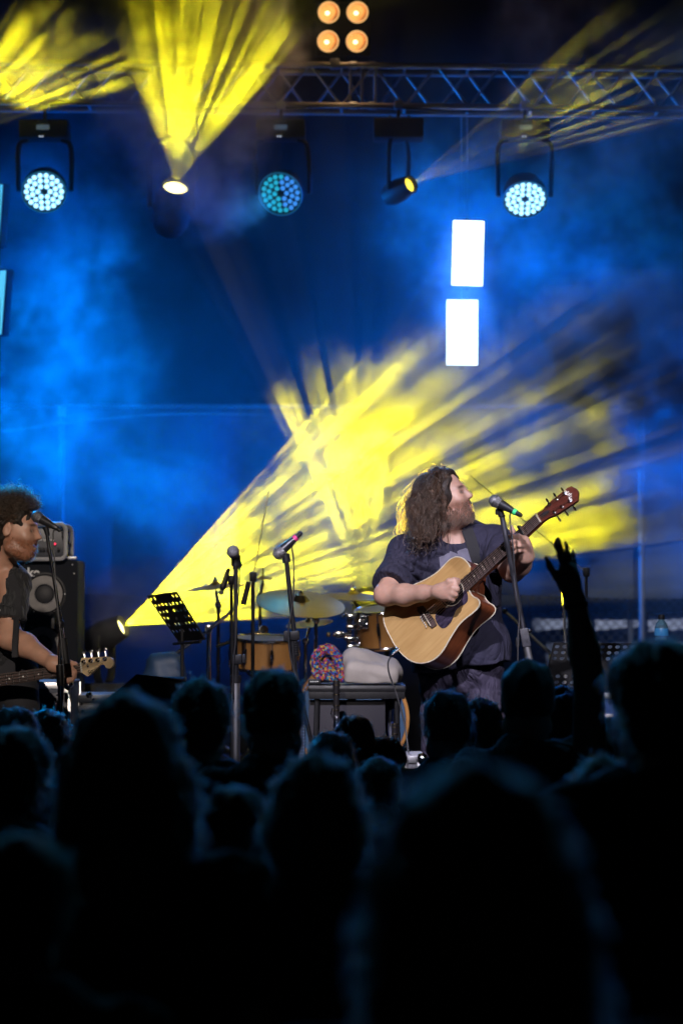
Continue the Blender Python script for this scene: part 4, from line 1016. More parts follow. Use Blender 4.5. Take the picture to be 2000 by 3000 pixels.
# ------------------------------------------------------------------ the audience, seen from behind
def crowd_parts(style, arm=None, res=.0125, seed=1):
    """body, shirt, trousers and hair of a 1.75 m figure that looks along +y, feet at the origin"""
    rs = np.random.default_rng(seed)
    S = SDF((-.36, -.22, 0), (.36, .34, 1.82), res); w = 1.0
    hc = Vector((0, .03, 1.625)); P, M = head(S, hc, (0, 1, .04), (0, 0, 1), 1.0, 0, ear=True)
    S.cap((0, .0, 1.42), (0, .02, 1.56), .058, .055, .04)
    S.ell((0, 0, 1.28), (.165, .105, .20), None, .05); S.ell((0, .0, 1.05), (.15, .10, .18), None, .06); S.ell((0, 0, .93), (.165, .115, .12), None, .06)
    S.cap((-.17, 0, 1.40), (.17, 0, 1.40), .055, .055, .05)
    for q in (-1, 1):
        S.cap((q*.09, 0, .90), (q*.10, .01, .50), .085, .058, .04); S.cap((q*.10, .01, .50), (q*.10, -.02, .08), .056, .038, .03); S.cap((q*.10, -.02, .06), (q*.11, .12, .035), .036, .03, .03)
        if arm and q == 1: continue
        S.cap((q*.195, 0, 1.39), (q*.25, -.02, 1.10), .052, .043, .03); S.cap((q*.25, -.02, 1.10), (q*.235, .12, .90), .042, .028, .02)
        S.ell((q*.232, .15, .86), (.022, .04, .05), None, .02)
        for k in range(4): S.cap((q*.232, .165+.012*k-.02, .85), (q*.225, .175+.012*k-.02, .775+.006*abs(k-1)), .0095, .008, .006)
        S.cap((q*.222, .135, .87), (q*.20, .17, .825), .011, .009, .008)
    pt = lambda v: np.where(((v[:, 1] > .10) & (v[:, 2] > 1.5))[:, None], 1.0, 1.0)*np.ones((len(v), 3))
    out = [('person', S, SKIN_DARK, pt)]
    T = SDF((-.36, -.24, .80), (.36, .24, 1.60), res)
    T.ell((0, 0, 1.27), (.180, .122, .23), None, .05); T.ell((0, 0, 1.03), (.168, .120, .22), None, .08); T.cap((-.17, 0, 1.40), (.17, 0, 1.40), .072, .072, .05)
    T.cap((-.06, -.01, 1.455), (.06, -.01, 1.455), .055, .055, .04)
    for q in (-1, 1):
        if arm and q == 1: T.cap((.17, 0, 1.40), (.205, .02, 1.47), .074, .070, .04)
        else: T.cone((q*.185, 0, 1.42), (q*.235, -.012, 1.19), .072, .066, .04)
    T.ell((0, .03, 1.53), (.075, .08, .055), None, .01, True); T.cut((0, 0, .86), (0, 0, -1))
    T.disp(lambda x, y, z: .006*np.sin(x*38+z*15+seed)+.004*np.sin(z*50+x*30+y*40))
    out.append(('shirt', T, mat('crowd_cloth_%d' % (seed % 4), [(.03, .035, .04), (.05, .05, .055), (.025, .03, .045), (.04, .032, .03)][seed % 4], .85, var=.2, bump=.2, sheen=.2, crease=.7), None))
    J = SDF((-.22, -.18, .05), (.22, .18, 1.0), res); J.ell((0, 0, .92), (.175, .125, .10), None, .05)
    for q in (-1, 1): J.cap((q*.09, 0, .89), (q*.10, .01, .50), .098, .072, .04); J.cone((q*.10, .01, .52), (q*.10, -.02, .07), .073, .058, .03)
    out.append(('trousers', J, mat('crowd_jeans', (.03, .035, .05), .85, bump=.2), None))
    H = SDF((-.22, -.26, 1.20), (.22, .22, 1.86), .010)
    H.ell(P(0, -.022, .036), (.088, .110, .096), M, .02); H.ell(P(0, .095, -.045), (.10, .062, .115), M, .01, True)
    for q in (-1, 1): H.ell(P(q*.088, .0, -.02), (.026, .034, .045), M, .01, style in ('short', 'crop', 'thick'))
    H.ell(P(0, -.085, -.03), (.07, .04, .07), M, .04)
    if style in ('crop',): H.cut(P(0, 0, -.05), (0, 0, -1))
    if style == 'thick': H.ell(P(0, -.03, .06), (.10, .115, .085), M, .04)
    if style == 'bob':
        H.ell(P(0, -.05, -.05), (.105, .095, .115), M, .04); H.ell(P(0, .10, -.06), (.085, .06, .13), M, .01, True)
    if style == 'bun':
        H.ell(P(0, -.13, .07), (.048, .048, .045), M, .01)
    if style == 'long':
        H.ell(P(0, -.04, -.04), (.108, .10, .13), M, .05); H.ell(P(0, -.09, -.20), (.135, .065, .20), M, .08); H.ell(P(0, .11, -.06), (.085, .07, .14), M, .01, True)
        for q in (-1, 1): H.cap(P(q*.08, -.02, -.1), P(q*.10, .0, -.28), .04, .035, .05)
    f1 = 70 if style != 'bun' else 50
    H.disp(lambda x, y, z: .0045*np.sin(x*f1+np.sin(z*22+seed)*1.5)*np.sin(y*f1*.8+z*12)+.003*np.sin(x*130+z*20))
    hcol = {'short': (.03, .02, .014), 'crop': (.022, .016, .012), 'bob': (.06, .042, .028), 'bun': (.05, .035, .024), 'long': (.12, .085, .05), 'thick': (.02, .015, .012)}[style]
    out.append(('hair', H, mat('crowd_hair_'+style, hcol, .5, var=.4, scale=40, bump=.6, bscale=120, stretch=(3, 3, .6), sheen=.3), None))
    return out, P, M
def crowd_meshes(style, seed, arm=None):
    pr, P, M = crowd_parts(style, arm, seed=seed); res = []
    for nm, s, m, pt in pr:
        res.append((nm, s.mesh(nm, m, (0, 0, 0), pt)))
        if nm == 'hair':                       # flyaway strands over the mass
            v = s.last[0]; rs = np.random.default_rng(seed); n = 1100 if style in ('long', 'bob') else 500; k = rs.integers(0, len(v), n)
            c = np.array([0, .0, 1.62]); o = v[k]-c; o[:, 2] = np.maximum(o[:, 2], -.05); o /= np.linalg.norm(o, axis=1)[:, None]+1e-6
            t = np.linspace(0, 1, 7)[None, :, None]; fall = np.array([0, 0, -1.])
            pth = v[k][:, None]-o[:, None]*.004+o[:, None]*.020*t*rs.random((n, 1, 1))+fall*.05*t*t*rs.random((n, 1, 1))+np.cumsum(rs.normal(0, .0035, (n, 7, 3)), 1)
            res.append(('flyaway_hair', pth, 'crowd_strand_'+style, (.16, .11, .07) if style == 'long' else (.09, .06, .04)))
    return res
ARCH = {}
CROWD_GROUP = 'audience standing in front of the stage'
def audience(px, top, d, style, label, yaw=0., arm=None, wide=1., seed=None):
    key = (style, seed or 0, bool(arm)); sd = {'short': 1, 'crop': 2, 'bob': 3, 'bun': 4, 'long': 5, 'thick': 6}[style]+(seed or 0)
    if key not in ARCH: ARCH[key] = crowd_meshes(style, sd, arm)
    p = W(px, top, d); s = p.z/1.755
    body = None; hair = None
    for it in ARCH[key]:
        if it[0] == 'flyaway_hair':
            if not isinstance(it[1], np.ndarray): o = link('flyaway_hair', it[1], hair)
            else:
                pth = it[1]; o = strands('flyaway_hair', pth, np.full(pth.shape[:2], .0007), hair_mat(it[2], it[3], .4), hair, (0, 0, 0))
                ARCH[key][ARCH[key].index(it) if False else [i for i, q in enumerate(ARCH[key]) if q is it][0]] = ('flyaway_hair', o.data)
            continue
        o = link(it[0], it[1], body)
        if body is None:
            body = o; o.location = (p.x, d-.03, 0); o.scale = (s*wide, s*wide, s); o.rotation_euler = (0, 0, R(yaw))
        if it[0] == 'hair': hair = o
    return tag(body, label, 'person', CROWD_GROUP)
audience(48, 2070, 9.3, 'short', 'short-haired spectator below the bass guitar, highest of the left-edge heads', 6)
audience(140, 2078, 9.9, 'bob', 'spectator with chin-length hair in front of the flight case', -8)
audience(45, 2146, 7.2, 'thick', 'spectator with blue-rimmed hair cut by the left edge, below the bass guitar', -4)
audience(372, 2028, 5.2, 'long', 'long-haired spectator whose dark head stands before the wedge monitor', 3)
audience(592, 1987, 8.6, 'short', 'short-haired spectator between the wedge monitor and the middle microphone stands', 12, seed=2)
audience(802, 1959, 8.0, 'crop', 'tall crop-haired spectator whose dark head covers the left leg of the table', -6)
audience(1037, 2094, 10.3, 'short', 'small dark head in front of the table with the clarinet', 0)
audience(970, 2142, 9.6, 'bob', 'spectator with rounded pale-rimmed hair below the clarinet', 10, seed=3)
audience(1122, 2168, 10.3, 'thick', 'dark low head right of the second clarinet, behind the smallest head', -10)
audience(1110, 2216, 9.0, 'crop', 'small low blue-rimmed head left of the speckled grey box', 0, seed=3)
audience(928, 2206, 5.6, 'bob', 'near spectator with a broad teal-rimmed head under the table', -5)
audience(690, 2300, 6.2, 'short', 'low dark head between the long-haired spectator and the teal-rimmed head', 8)
audience(1310, 2022, 9.6, 'crop', 'crop-haired spectator in front of the singer\'s right leg', 4)
audience(1405, 2046, 9.95, 'bob', 'blue-edged head in front of the singer\'s left leg', -14)
audience(1640, 2010, 10.25, 'bun', 'spectator half hidden behind the raised arm', 5)
audience(1805, 2098, 9.5, 'long', 'long-haired spectator in front of the right music stand', -6, seed=3)
audience(1762, 2214, 7.2, 'bob', 'short spectator with a teal-rimmed head below the right music stand', 6)
audience(1930, 1896, 6.3, 'thick', 'tall broad spectator filling the right edge', -4, wide=1.12)
audience(1395, 2232, 3.1, 'long', 'nearest spectator, blurred, with long fair-rimmed hair', 4, seed=6)
audience(70, 2440, 4.5, 'short', 'dark near spectator in the bottom left corner', 0, seed=4)
def raised_arm():
    d = 9.0; px, top = 1543, 1932; p = W(px, top, d); s = p.z/1.755
    pr, P, M = crowd_parts('crop', True, res=.0095, seed=9)
    o = Vector((p.x, d-.03, 0)); loc = lambda x, y, dd: (W(x, y, dd)-o)/s
    S = pr[0][1]
    # the field is rebuilt on a taller grid so that the arm stays part of the same surface
    N = SDF((-.36, -.36, 0), (.36, .34, 2.35), .0095)
    nz = S.D.shape; off = [int(round((S.lo[i]-N.lo[i])/N.h)) for i in range(3)]
    N.D[off[0]:off[0]+nz[0], off[1]:off[1]+nz[1], off[2]:off[2]+nz[2]] = S.D[:N.D.shape[0]-off[0], :N.D.shape[1]-off[1], :N.D.shape[2]-off[2]]
    sh, el, wr = Vector((.195, 0, 1.40)), loc(1724, 1990, 8.82), loc(1684, 1758, 8.80)
    N.cap(sh, el, .058, .048, .03); N.cap(el, el.lerp(wr, .35), .047, .049, .02); N.cap(el.lerp(wr, .35), wr, .049, .029, .02)
    pl = loc(1664, 1700, 8.79); N.cap(wr, pl, .030, .034, .02); N.ell(pl, (.036, .022, .046), None, .02)
    kn = [loc(1647, 1672, 8.77), loc(1657, 1664, 8.78), loc(1668, 1662, 8.79), loc(1679, 1668, 8.80)]
    tips = [(loc(1639, 1632, 8.76), loc(1628, 1600, 8.75), loc(1627, 1580, 8.745)), (loc(1650, 1626, 8.78), loc(1640, 1596, 8.77), loc(1634, 1574, 8.77)),
            (loc(1664, 1630, 8.80), loc(1659, 1603, 8.80), loc(1655, 1586, 8.80)), (loc(1680, 1644, 8.82), loc(1678, 1624, 8.83), loc(1676, 1610, 8.83))]
    for k_, t_ in zip(kn, tips):
        N.cap(pl, k_, .024, .0125, .015); finger(N, [k_]+list(t_), .0115, .0078)
    finger(N, [loc(1655, 1712, 8.78), loc(1630, 1690, 8.76), loc(1609, 1660, 8.75), loc(1599, 1631, 8.75)], .0155, .0095, .012)
    me = N.mesh('person', SKIN_DARK, (0, 0, 0), pr[0][3])
    b = link('person', me); b.location = o; b.scale = (s, s, s)
    for nm, F, m, pt in pr[1:]: link(nm, F.mesh(nm, m), b)
    tag(b, 'spectator in front of the microphone stand raising an open hand', 'person', CROWD_GROUP)
    wd_ = Matrix.Translation(wr.lerp(el, .06)) @ frame(x=(1, 0, 0), z=(wr-el)).to_4x4()
    MB().lathe([(.033, -.008), (.038, -.008), (.038, .008), (.033, .008)], 20, wd_, caps=False).build('wristband', mat('wristband', (.02, .02, .02), .7), b)
raised_arm()
# ================================================================== instruments in the hands
def tuner(t, o, post, up, side, button, mat_=None):
    """post, screw-in bushing and button of one tuning machine"""
    m = MB(o).cyl(post-up*.004, post+up*.014, .0042, n=10).build('tuning_post', CHROME, t)
    MB(o).lathe([(.008, 0), (.008, .003), (.005, .005)], 12, Matrix.Translation(post) @ frame(x=side, z=up).to_4x4()).build('bushing', CHROME, m)
    MB(o).cyl(post+side*.012-up*.012, button, .0028, n=8).build('shaft', CHROME, m)
    M = frame(x=up, z=side)
    MB(o).ball(button+side*.006, (.010, .005, .011), 10, M).build('button', CHROME, m)
def acoustic():
    br, dB = (1250, 1818), 11.78                                       # middle of the bridge
    ax2 = Vector((.734, 0, .68)).normalized(); dep = .34               # the neck comes towards the camera
    a = (ax2*math.sqrt(1-dep*dep)+Vector((0, -dep, 0))).normalized()
    U = Vector((-.68, 0, .734)); C = Vector((0, -1, 0)); tl = R(33)
    N = C*math.cos(tl)+U*math.sin(tl); N = (N-a*N.dot(a)).normalized(); b = N.cross(a)      # b: towards the bass side
    O = W(*br, dB); M = Matrix((a, b, N)).transposed(); M4 = M.to_4x4()
    t = thing('acoustic_guitar', 'natural-top cutaway acoustic guitar with dark pickguard held by the singer', 'guitar', O, rot=M)
    camp = Vector((0, 0, CAM_Z))
    def loc(px, py, z=0.):
        dr = (W(px, py, 10)-camp).normalized(); p0 = O+N*z; k = (p0-camp).dot(N)/dr.dot(N); p = camp+dr*k-O
        return (p.dot(a), p.dot(b))
    outline_px = [(1377, 1662), (1368, 1648), (1352, 1635), (1334, 1632), (1316, 1640), (1300, 1656), (1280, 1676), (1258, 1691), (1230, 1705), (1200, 1718), (1168, 1735), (1143, 1756), (1129, 1778),
                  (1123, 1804), (1127, 1832), (1144, 1868), (1160, 1896), (1182, 1921), (1206, 1937), (1232, 1943), (1262, 1936), (1284, 1920), (1301, 1899), (1314, 1876), (1326, 1856), (1342, 1832), (1362, 1812), (1384, 1795), (1399, 1780), (1404, 1766),
                  (1398, 1755), (1386, 1748), (1377, 1738), (1371, 1726)]
    pts = [Vector(loc(*p)).to_3d() for p in outline_px]
    ol = spline(pts, 4)                                                # open at the neck joint, closed straight across
    ol2 = [(p.x, p.y) for p in ol]
    TOP = wood('spruce_top', (.42, .24, .085), (.58, .37, .15), 10, .30, .5, 'X'); SIDE = wood('mahogany', (.10, .026, .014), (.26, .075, .028), 9, .28, .6, 'X')
    ROSE = wood('rosewood', (.045, .030, .028), (.105, .070, .062), 16, .45, .1, 'X'); BIND = mat('cream_binding', (.66, .60, .46), .4)
    GB = wood('headstock_wood', (.05, .012, .008), (.16, .035, .02), 12, .28, .5, 'X')
    depth = .118
    # the back is the same outline, the sides join them
    body = MB(); n = len(ol2)
    body.prism(ol2, -depth, -.004); bo = body.build('body', SIDE, t, 40)
    MB().prism(ol2, -.0035, 0).build('top', TOP, t, 40)
    for nm, z in (('binding', -.0012), ('binding', -depth+.001)):
        MB().tube([(p.x, p.y, z) for p in ol], .0030, 6).build(nm, BIND, bo)
    MB().tube([(ol[-1].x, ol[-1].y, -.02), (ol[-1].x, ol[-1].y, -depth)], .0022, 6).build('binding', BIND, bo)
    # sound hole, rosette, pickguard, bridge
    hx, hy = loc(1326, 1738); hr = .052
    Z = lambda z: Matrix.Translation((hx, hy, z))
    MB().lathe([(.001, 0), (hr, 0), (hr, .0006), (.001, .0006)], 40, Z(.0002)).build('sound_hole', mat('hole_shade', (.012, .008, .006), .9), t)  # dark disc on the top stands for the shade inside the hole
    for r0, r1, mm in ((hr-.001, hr+.003, BIND), (hr+.004, hr+.010, mat('rosette', (.10, .06, .03), .4)), (hr+.0105, hr+.012, BIND)):
        MB().lathe([(r0, .0004), (r0, .0012), (r1, .0012), (r1, .0004)], 48, Z(0), caps=False).build('rosette_ring', mm, t)
    pg = [(1362, 1727), (1369, 1740), (1370, 1756), (1364, 1768), (1347, 1778), (1335, 1789), (1329, 1803), (1321, 1823), (1309, 1836), (1297, 1841), (1286, 1834), (1276, 1816), (1276, 1799), (1283, 1788), (1295, 1781), (1315, 1780), (1336, 1772), (1350, 1757), (1355, 1740)]
    pgl = [tuple(v.xy) for v in spline([Vector(loc(*p)).to_3d() for p in pg], 4, True)]
    PG = mat('tortoise_pickguard', (.045, .035, .060), .22, var=.6, scale=30, coat=.6, stretch=(1, 3, 1)); MB().prism(pgl, .0006, .0022).build('pickguard', PG, t)
    bp = [(1224, 1781), (1229, 1779), (1240, 1776), (1243, 1777), (1272, 1815), (1280, 1832), (1279, 1833), (1268, 1841), (1255, 1829), (1252, 1821), (1238, 1812), (1233, 1800), (1226, 1793)]
    bpl = [loc(*p) for p in bp]; brd = MB().prism(bpl, .0006, .0095).build('bridge', ROSE, t)
    L = .645                                                            # scale length, along +x from the saddle
    sx = .004
    MB().box((sx+.003, .0, .0115), (.003, .076, .006), bev=.0006).build('saddle', BIND, brd)
    for k in range(6):
        y = (k-2.5)*.0108; MB().ball((-.013, y, .0105), .0034, 8).build('bridge_pin', mat('pin_white', (.7, .68, .62), .35), brd)
    # neck, fretboard, frets
    nut = L+.004; fb0 = loc(1356, 1713)[0]
    def wid(x): return .0305-(.0305-.0232)*(x-.23)/(nut-.23)
    fz = .0075
    yc = 0.0
    fbp = [(fb0, -wid(fb0)), (nut, -wid(nut)), (nut, wid(nut)), (fb0, wid(fb0))]
    MB().prism(fbp, .0008, fz).build('fretboard', ROSE, t)
    nk = []; x0 = loc(1383, 1690)[0]-.04
    MB().tube([(x0, 0, -.020), (x0+.05, 0, -.017), (nut-.03, 0, -.014), (nut+.02, 0, -.014)], [.028, .025, .022, .020], 14, flat=.72).build('neck', SIDE, t)
    MB().tube([(x0-.03, 0, -.095), (x0+.0, 0, -.05), (x0+.03, 0, -.015)], [.026, .026, .024], 12).build('heel', SIDE, t)
    nick = mat('fret_wire', (.75, .75, .76), .2, 1.)
    for f in range(1, 21):
        x = nut-L*(1-2**(-f/12)); 
        if x < fb0+.004: break
        MB().box((x, 0, fz+.0005), (.0030, wid(x)*2-.001, .0020), bev=.0004).build('fret', nick, t)
    for f in (3, 5, 7, 9, 12, 15, 17):
        x = nut-L*(1-2**(-(f-.5)/12))
        for y in ((-.008, .008) if f == 12 else (0,)): MB().lathe([(.001, 0), (.0032, 0), (.0032, .0004), (.001, .0004)], 12, Matrix.Translation((x, y, fz+.0001))).build('inlay_dot', BIND, t)
    MB().box((nut+.002, 0, fz), (.005, wid(nut)*2, .010), bev=.0008).build('nut', BIND, t)
    # headstock, tilted back
    HM = Matrix.Translation((nut+.006, 0, 0)) @ Matrix.Rotation(R(12), 4, 'Y')
    hp = [(0, -.022), (.03, -.023), (.052, -.030), (.075, -.034), (.165, -.0385), (.172, -.032), (.178, -.022), (.186, -.012), (.190, -.0), (.190, .010), (.183, .022), (.179, .034), (.165, .0385), (.075, .034), (.052, .030), (.03, .023), (0, .022)]
    hs = MB(); hs.prism(hp, -.014, .0005, HM); hso = hs.build('headstock', GB, t)
    MB().prism([(.004, -.008), (.030, -.010), (.046, -.004), (.050, 0), (.046, .004), (.030, .010), (.004, .008)], .0008, .0026, HM).build('truss_rod_cover', BLACK_PLASTIC, hso)
    SIL = mat('headstock_logo', (.78, .76, .70), .4)
    LM = HM @ Matrix.Translation((.148, .004, .0012)) @ Matrix.Rotation(R(-90), 4, 'Z')
    # the peaked logo: the letters step up to the middle
    for i, (ch, dy) in enumerate(zip('GUILD', (-.006, .001, .006, .001, -.006))):
        text_part('logo_letter', ch, .021, LM @ Matrix.Translation(((i-2)*.0115, dy, 0)), SIL, hso, .0004, bold=.0006)
    posts = []
    for k in range(3):
        for sd in (-1, 1):
            x = .062+k*.038; y = sd*.022; p = HM @ Vector((x, y, .0005)); up = (HM.to_3x3() @ Vector((0, 0, 1))).normalized(); sv = Vector((0, sd, 0))
            tuner(hso, (0, 0, 0), p, up, sv, p+sv*.026-up*.012); posts.append((k, sd, p+up*.009))
    posts.sort(key=lambda q: (q[1], -q[0] if q[1] < 0 else q[0]))
    order = [p for p in sorted(posts, key=lambda q: q[1]*10+(-q[1])*q[0])]
    STR = mat('string_metal', (.72, .60, .42), .3, 1.)
    for k in range(6):
        y0 = (k-2.5)*.0106; y1 = (k-2.5)*.0070; p = order[k][2]
        MB().tube([(-.012, y0, .010), (sx+.003, y0, .0150), (nut+.002, y1, fz+.006), tuple(p)], .00055+.00010*k, 5).build('string', STR, t)
    # capo over the third fret
    x = nut-L*(1-2**(-2.55/12))
    cp = MB().box((x, 0, fz+.0075), (.011, .062, .006), bev=.002).build('capo_bar', mat('capo_silver', (.75, .76, .78), .25, 1.), t)
    MB().tube([(x, .030, fz+.006), (x, .037, -.004), (x, .026, -.030), (x, -.005, -.036)], .006, 8).build('capo_arm', mat('capo_black', (.05, .05, .055), .4), cp)
    MB().cyl((x, -.032, fz+.007), (x, -.044, fz+.002), .0048, n=10).build('capo_screw', BLACK_METAL, cp)
    # strap button and output jack
    jx = loc(1166, 1902); MB().cyl((jx[0]+.012, jx[1]-.002, -.035), (jx[0]-.02, jx[1]+.006, -.035), .0085, n=12).build('output_jack', CHROME, t)
    return t, O, M4, loc
GUITAR, GO, GM, gloc = acoustic()
# plug and cable from the guitar down to the stage
c0 = W(1163, 1905, 11.80)
pl = thing('guitar_cable', 'thin black cable hanging from the acoustic guitar to the floor', 'cable', c0)
MB(c0).cyl(W(1167, 1900, 11.80), W(1148, 1919, 11.79), .0072, .0072, 12).build('plug', CHROME, pl)
MB(c0).cyl(W(1149, 1918, 11.79), W(1142, 1926, 11.79), .0075, .0045, 12).build('strain_relief', BLACK_PLASTIC, pl)
MB(c0).tube(spline([W(1143, 1925, 11.79), W(1136, 1944, 11.77), W(1140, 1975, 11.72), W(1156, 2020, 11.65), W(1172, 2070, 11.60), W(1186, 2130, 11.55), W(1194, 2190, 11.52), W(1204, 2300, 11.5), Vector((W(1215, 2400, 11.5).x, 11.5, DECK+.006)), Vector((W(1300, 2400, 11.5).x, 11.9, DECK+.006))], 8), .0036, 8).build('lead', CABLE, pl)
def strap(name, pts, w, label, onto, base, material, d_fix=None):
    """a flat band laid over the shirt; pts are where the photograph shows its middle"""
    c = [onto(x, y, .006) for x, y in pts]; c = spline(c, 5); mb = MB(c[0]); n = len(c)
    camv = Vector((0, -1, 0)); vs = []
    for i, p in enumerate(c):
        tg = (c[min(i+1, n-1)]-c[max(i-1, 0)]).normalized(); sd = tg.cross(camv).normalized()*w/2; up = sd.cross(tg).normalized()*.0016
        if up.y > 0: up = -up
        vs += [p-sd-up, p+sd-up, p+sd+up, p-sd+up]
    fs = []
    for i in range(n-1):
        for k in range(4): fs.append((i*4+k, i*4+(k+1) % 4, i*4+4+(k+1) % 4, i*4+4+k))
    fs += [(0, 1, 2, 3), (n*4-1, n*4-2, n*4-3, n*4-4)]
    mb.add(vs, fs); o = mb.build(name, material); o.location = c[0]
    return tag(o, label, 'strap')
WEB = mat('strap_webbing', (.016, .016, .02), .8, var=.2, scale=60, bump=.4, bscale=300)
strap('guitar_strap', [(1366, 1552), (1374, 1572), (1384, 1600), (1394, 1628), (1402, 1655), (1410, 1682)], .048, 'black webbing strap crossing the singer\'s chest to the acoustic guitar', onto_shirt, SBASE, WEB)

# ------------------------------------------------------------------ bass guitar
def bass():
    a = (W(238, 1955, 12.0)-W(0, 1992, 12.12)).normalized(); C = Vector((0, -1, 0)); N = (C-a*C.dot(a)).normalized(); N = (N+Vector((0, 0, .12))).normalized(); N = (N-a*N.dot(a)).normalized(); b = N.cross(a)
    nut = W(239, 1956, 12.0); M = Matrix((a, b, N)).transposed()
    t = thing('bass_guitar', 'dark blue electric bass with white pickguard and maple headstock at the left edge', 'bass guitar', nut, rot=M)
    MAP = wood('maple', (.56, .40, .22), (.70, .54, .33), 8, .35, .4, 'X'); ROSE = MATS['rosewood']
    L = .86; BLUE = mat('metallic_blue', (.008, .014, .07), .22, .35, var=.2, scale=30, coat=.8); PGW = mat('white_pickguard', (.62, .60, .60), .35)
    fb = [(0, -.0205), (0, .0205), (-.60, .030), (-.60, -.030)]
    MB().prism(fb, -.001, .006).build('fretboard', ROSE, t)
    MB().tube([(-.58, 0, -.026), (-.04, 0, -.020), (.010, 0, -.018)], [.026, .0200, .0165], 14).build('neck', MAP, t)
    nick = MATS['fret_wire']
    for f in range(1, 21):
        x = -L*(1-2**(-f/12)); w = .0205+.0095*(-x/.60)
        MB().box((x, 0, .0065), (.0030, w*2-.001, .0020), bev=.0004).build('fret', nick, t)
    for f in (3, 5, 7, 9, 12, 15, 17, 19):
        x = -L*(1-2**(-(f-.5)/12))
        for y in ((-.011, .011) if f == 12 else (0,)): MB().lathe([(.001, 0), (.0036, 0), (.0036, .0004), (.001, .0004)], 12, Matrix.Translation((x, y, .0061))).build('inlay_dot', mat('inlay_white', (.7, .7, .68), .4), t)
    MB().box((.002, 0, .006), (.005, .042, .008), bev=.0006).build('nut', mat('nut_bone', (.7, .68, .6), .4), t)
    # headstock traced as a flat blank of its own thickness: four machines along the upper edge, a scroll at the end
    hp = spline([Vector(p) for p in ((.0, .0205, 0), (.004, .036, 0), (.012, .040, 0), (.05, .036, 0), (.095, .032, 0), (.118, .031, 0), (.140, .022, 0), (.148, .004, 0), (.143, -.014, 0), (.128, -.022, 0), (.113, -.017, 0), (.107, -.006, 0), (.098, -.001, 0), (.082, -.006, 0), (.062, -.020, 0), (.040, -.034, 0), (.027, -.040, 0), (.016, -.035, 0), (.0, -.0205, 0))], 4)
    hs = MB().prism([(p.x, p.y) for p in hp], -.013, .002).build('headstock', MAP, t)
    posts = []
    for k in range(4):
        p = Vector((.016+k*.0325, .022-k*.0005, .002)); sv = Vector((0, 1, 0)); up = Vector((0, 0, 1)); posts.append(p)
        m = MB().cyl(p-up*.002, p+up*.016, .0062, n=12).build('tuning_post', CHROME, hs)
        MB().lathe([(.010, 0), (.010, .003), (.007, .005)], 14, Matrix.Translation(p)).build('bushing', CHROME, m)
        MB().cyl(p+sv*.012-up*.010, p+sv*.034-up*.010, .0035, n=8).build('shaft', CHROME, m)
        MB().ball(p+sv*.042-up*.010, (.0105, .010, .0038), 12, Matrix.Rotation(R(28-k*14), 3, 'Y')).build('button', CHROME, m)
    MB().lathe([(.006, 0), (.0065, .006), (.001, .008)], 12, Matrix.Translation((.033, .002, .002))).build('string_tree', CHROME, hs)
    INK = mat('headstock_ink', (.02, .014, .01), .5)
    text_part('lettering', 'Squier', .024, Matrix.Translation((.055, -.019, .0026)) @ Matrix.Rotation(R(17), 4, 'Z'), INK, hs, .0003, shear=.35, bold=.0004)
    MB().tube([(.078, -.004, .0026), (.100, .004, .0026)], .0009, 4).build('lettering_line', INK, hs)
    STR = mat('bass_string', (.5, .48, .45), .35, 1.)
    for k in range(4):
        y0 = (1.5-k)*.018; y1 = (1.5-k)*.0105; p = posts[k]
        MB().tube([(-.92, y0, .014), (.002, y1, .0105), (p.x, p.y-.005, .010)], .0009+.0003*(3-k), 6).build('string', STR, t)
    # body with two horns, mostly beyond the frame
    bo = spline([Vector(p) for p in ((-.60, .036, 0), (-.56, .075, 0), (-.475, .135, 0), (-.455, .158, 0), (-.50, .175, 0), (-.60, .160, 0), (-.72, .150, 0), (-.86, .175, 0), (-.98, .165, 0), (-1.04, .06, 0), (-1.03, -.08, 0), (-.95, -.165, 0), (-.84, -.18, 0), (-.72, -.145, 0), (-.64, -.150, 0), (-.565, -.165, 0), (-.515, -.150, 0), (-.535, -.105, 0), (-.59, -.060, 0), (-.60, -.036, 0))], 5)
    MB().prism([(p.x, p.y) for p in bo], -.040, -.002).build('body', BLUE, t, 50)
    pgp = spline([Vector(p) for p in ((-.585, .034, 0), (-.552, .050, 0), (-.535, .075, 0), (-.56, .110, 0), (-.66, .105, 0), (-.78, .10, 0), (-.86, .05, 0), (-.84, -.05, 0), (-.76, -.095, 0), (-.66, -.12, 0), (-.575, -.135, 0), (-.540, -.125, 0), (-.555, -.090, 0), (-.585, -.034, 0))], 5)
    pg = MB().prism([(p.x, p.y) for p in pgp], -.0015, .0015).build('pickguard', PGW, t, 50)
    for x, y in ((-.548, .066), (-.553, -.118), (-.62, .10), (-.62, -.12)): MB().lathe([(.001, .002), (.004, .002), (.003, 0)], 8, Matrix.Translation((x, y, .0016))).build('screw', CHROME, pg)
    for x in (-.70, -.80): MB().box((x, 0, .006), (.035, .09, .012), bev=.004).build('pickup', BLACK_PLASTIC, t)
    MB().box((-.93, 0, .006), (.05, .085, .012), bev=.003).build('bridge', CHROME, t)
    return t
bass()
strap('bass_strap', [(30, 1690), (40, 1712), (46, 1740), (49, 1775), (49, 1812)], .040, 'black strap hanging down the bass player\'s shirt', onto_bass, BBASE, WEB)
s0 = W(48, 1815, 12.05); tag(MB(s0).tube([W(49, 1808, 12.14), W(47, 1850, 12.08), W(44, 1890, 12.04), W(44, 1926, 12.03)], .0125, 8, flat=.2).build('strap_end', WEB), 'loose black strap end hanging beside the bass player\'s arm', 'strap').location = s0
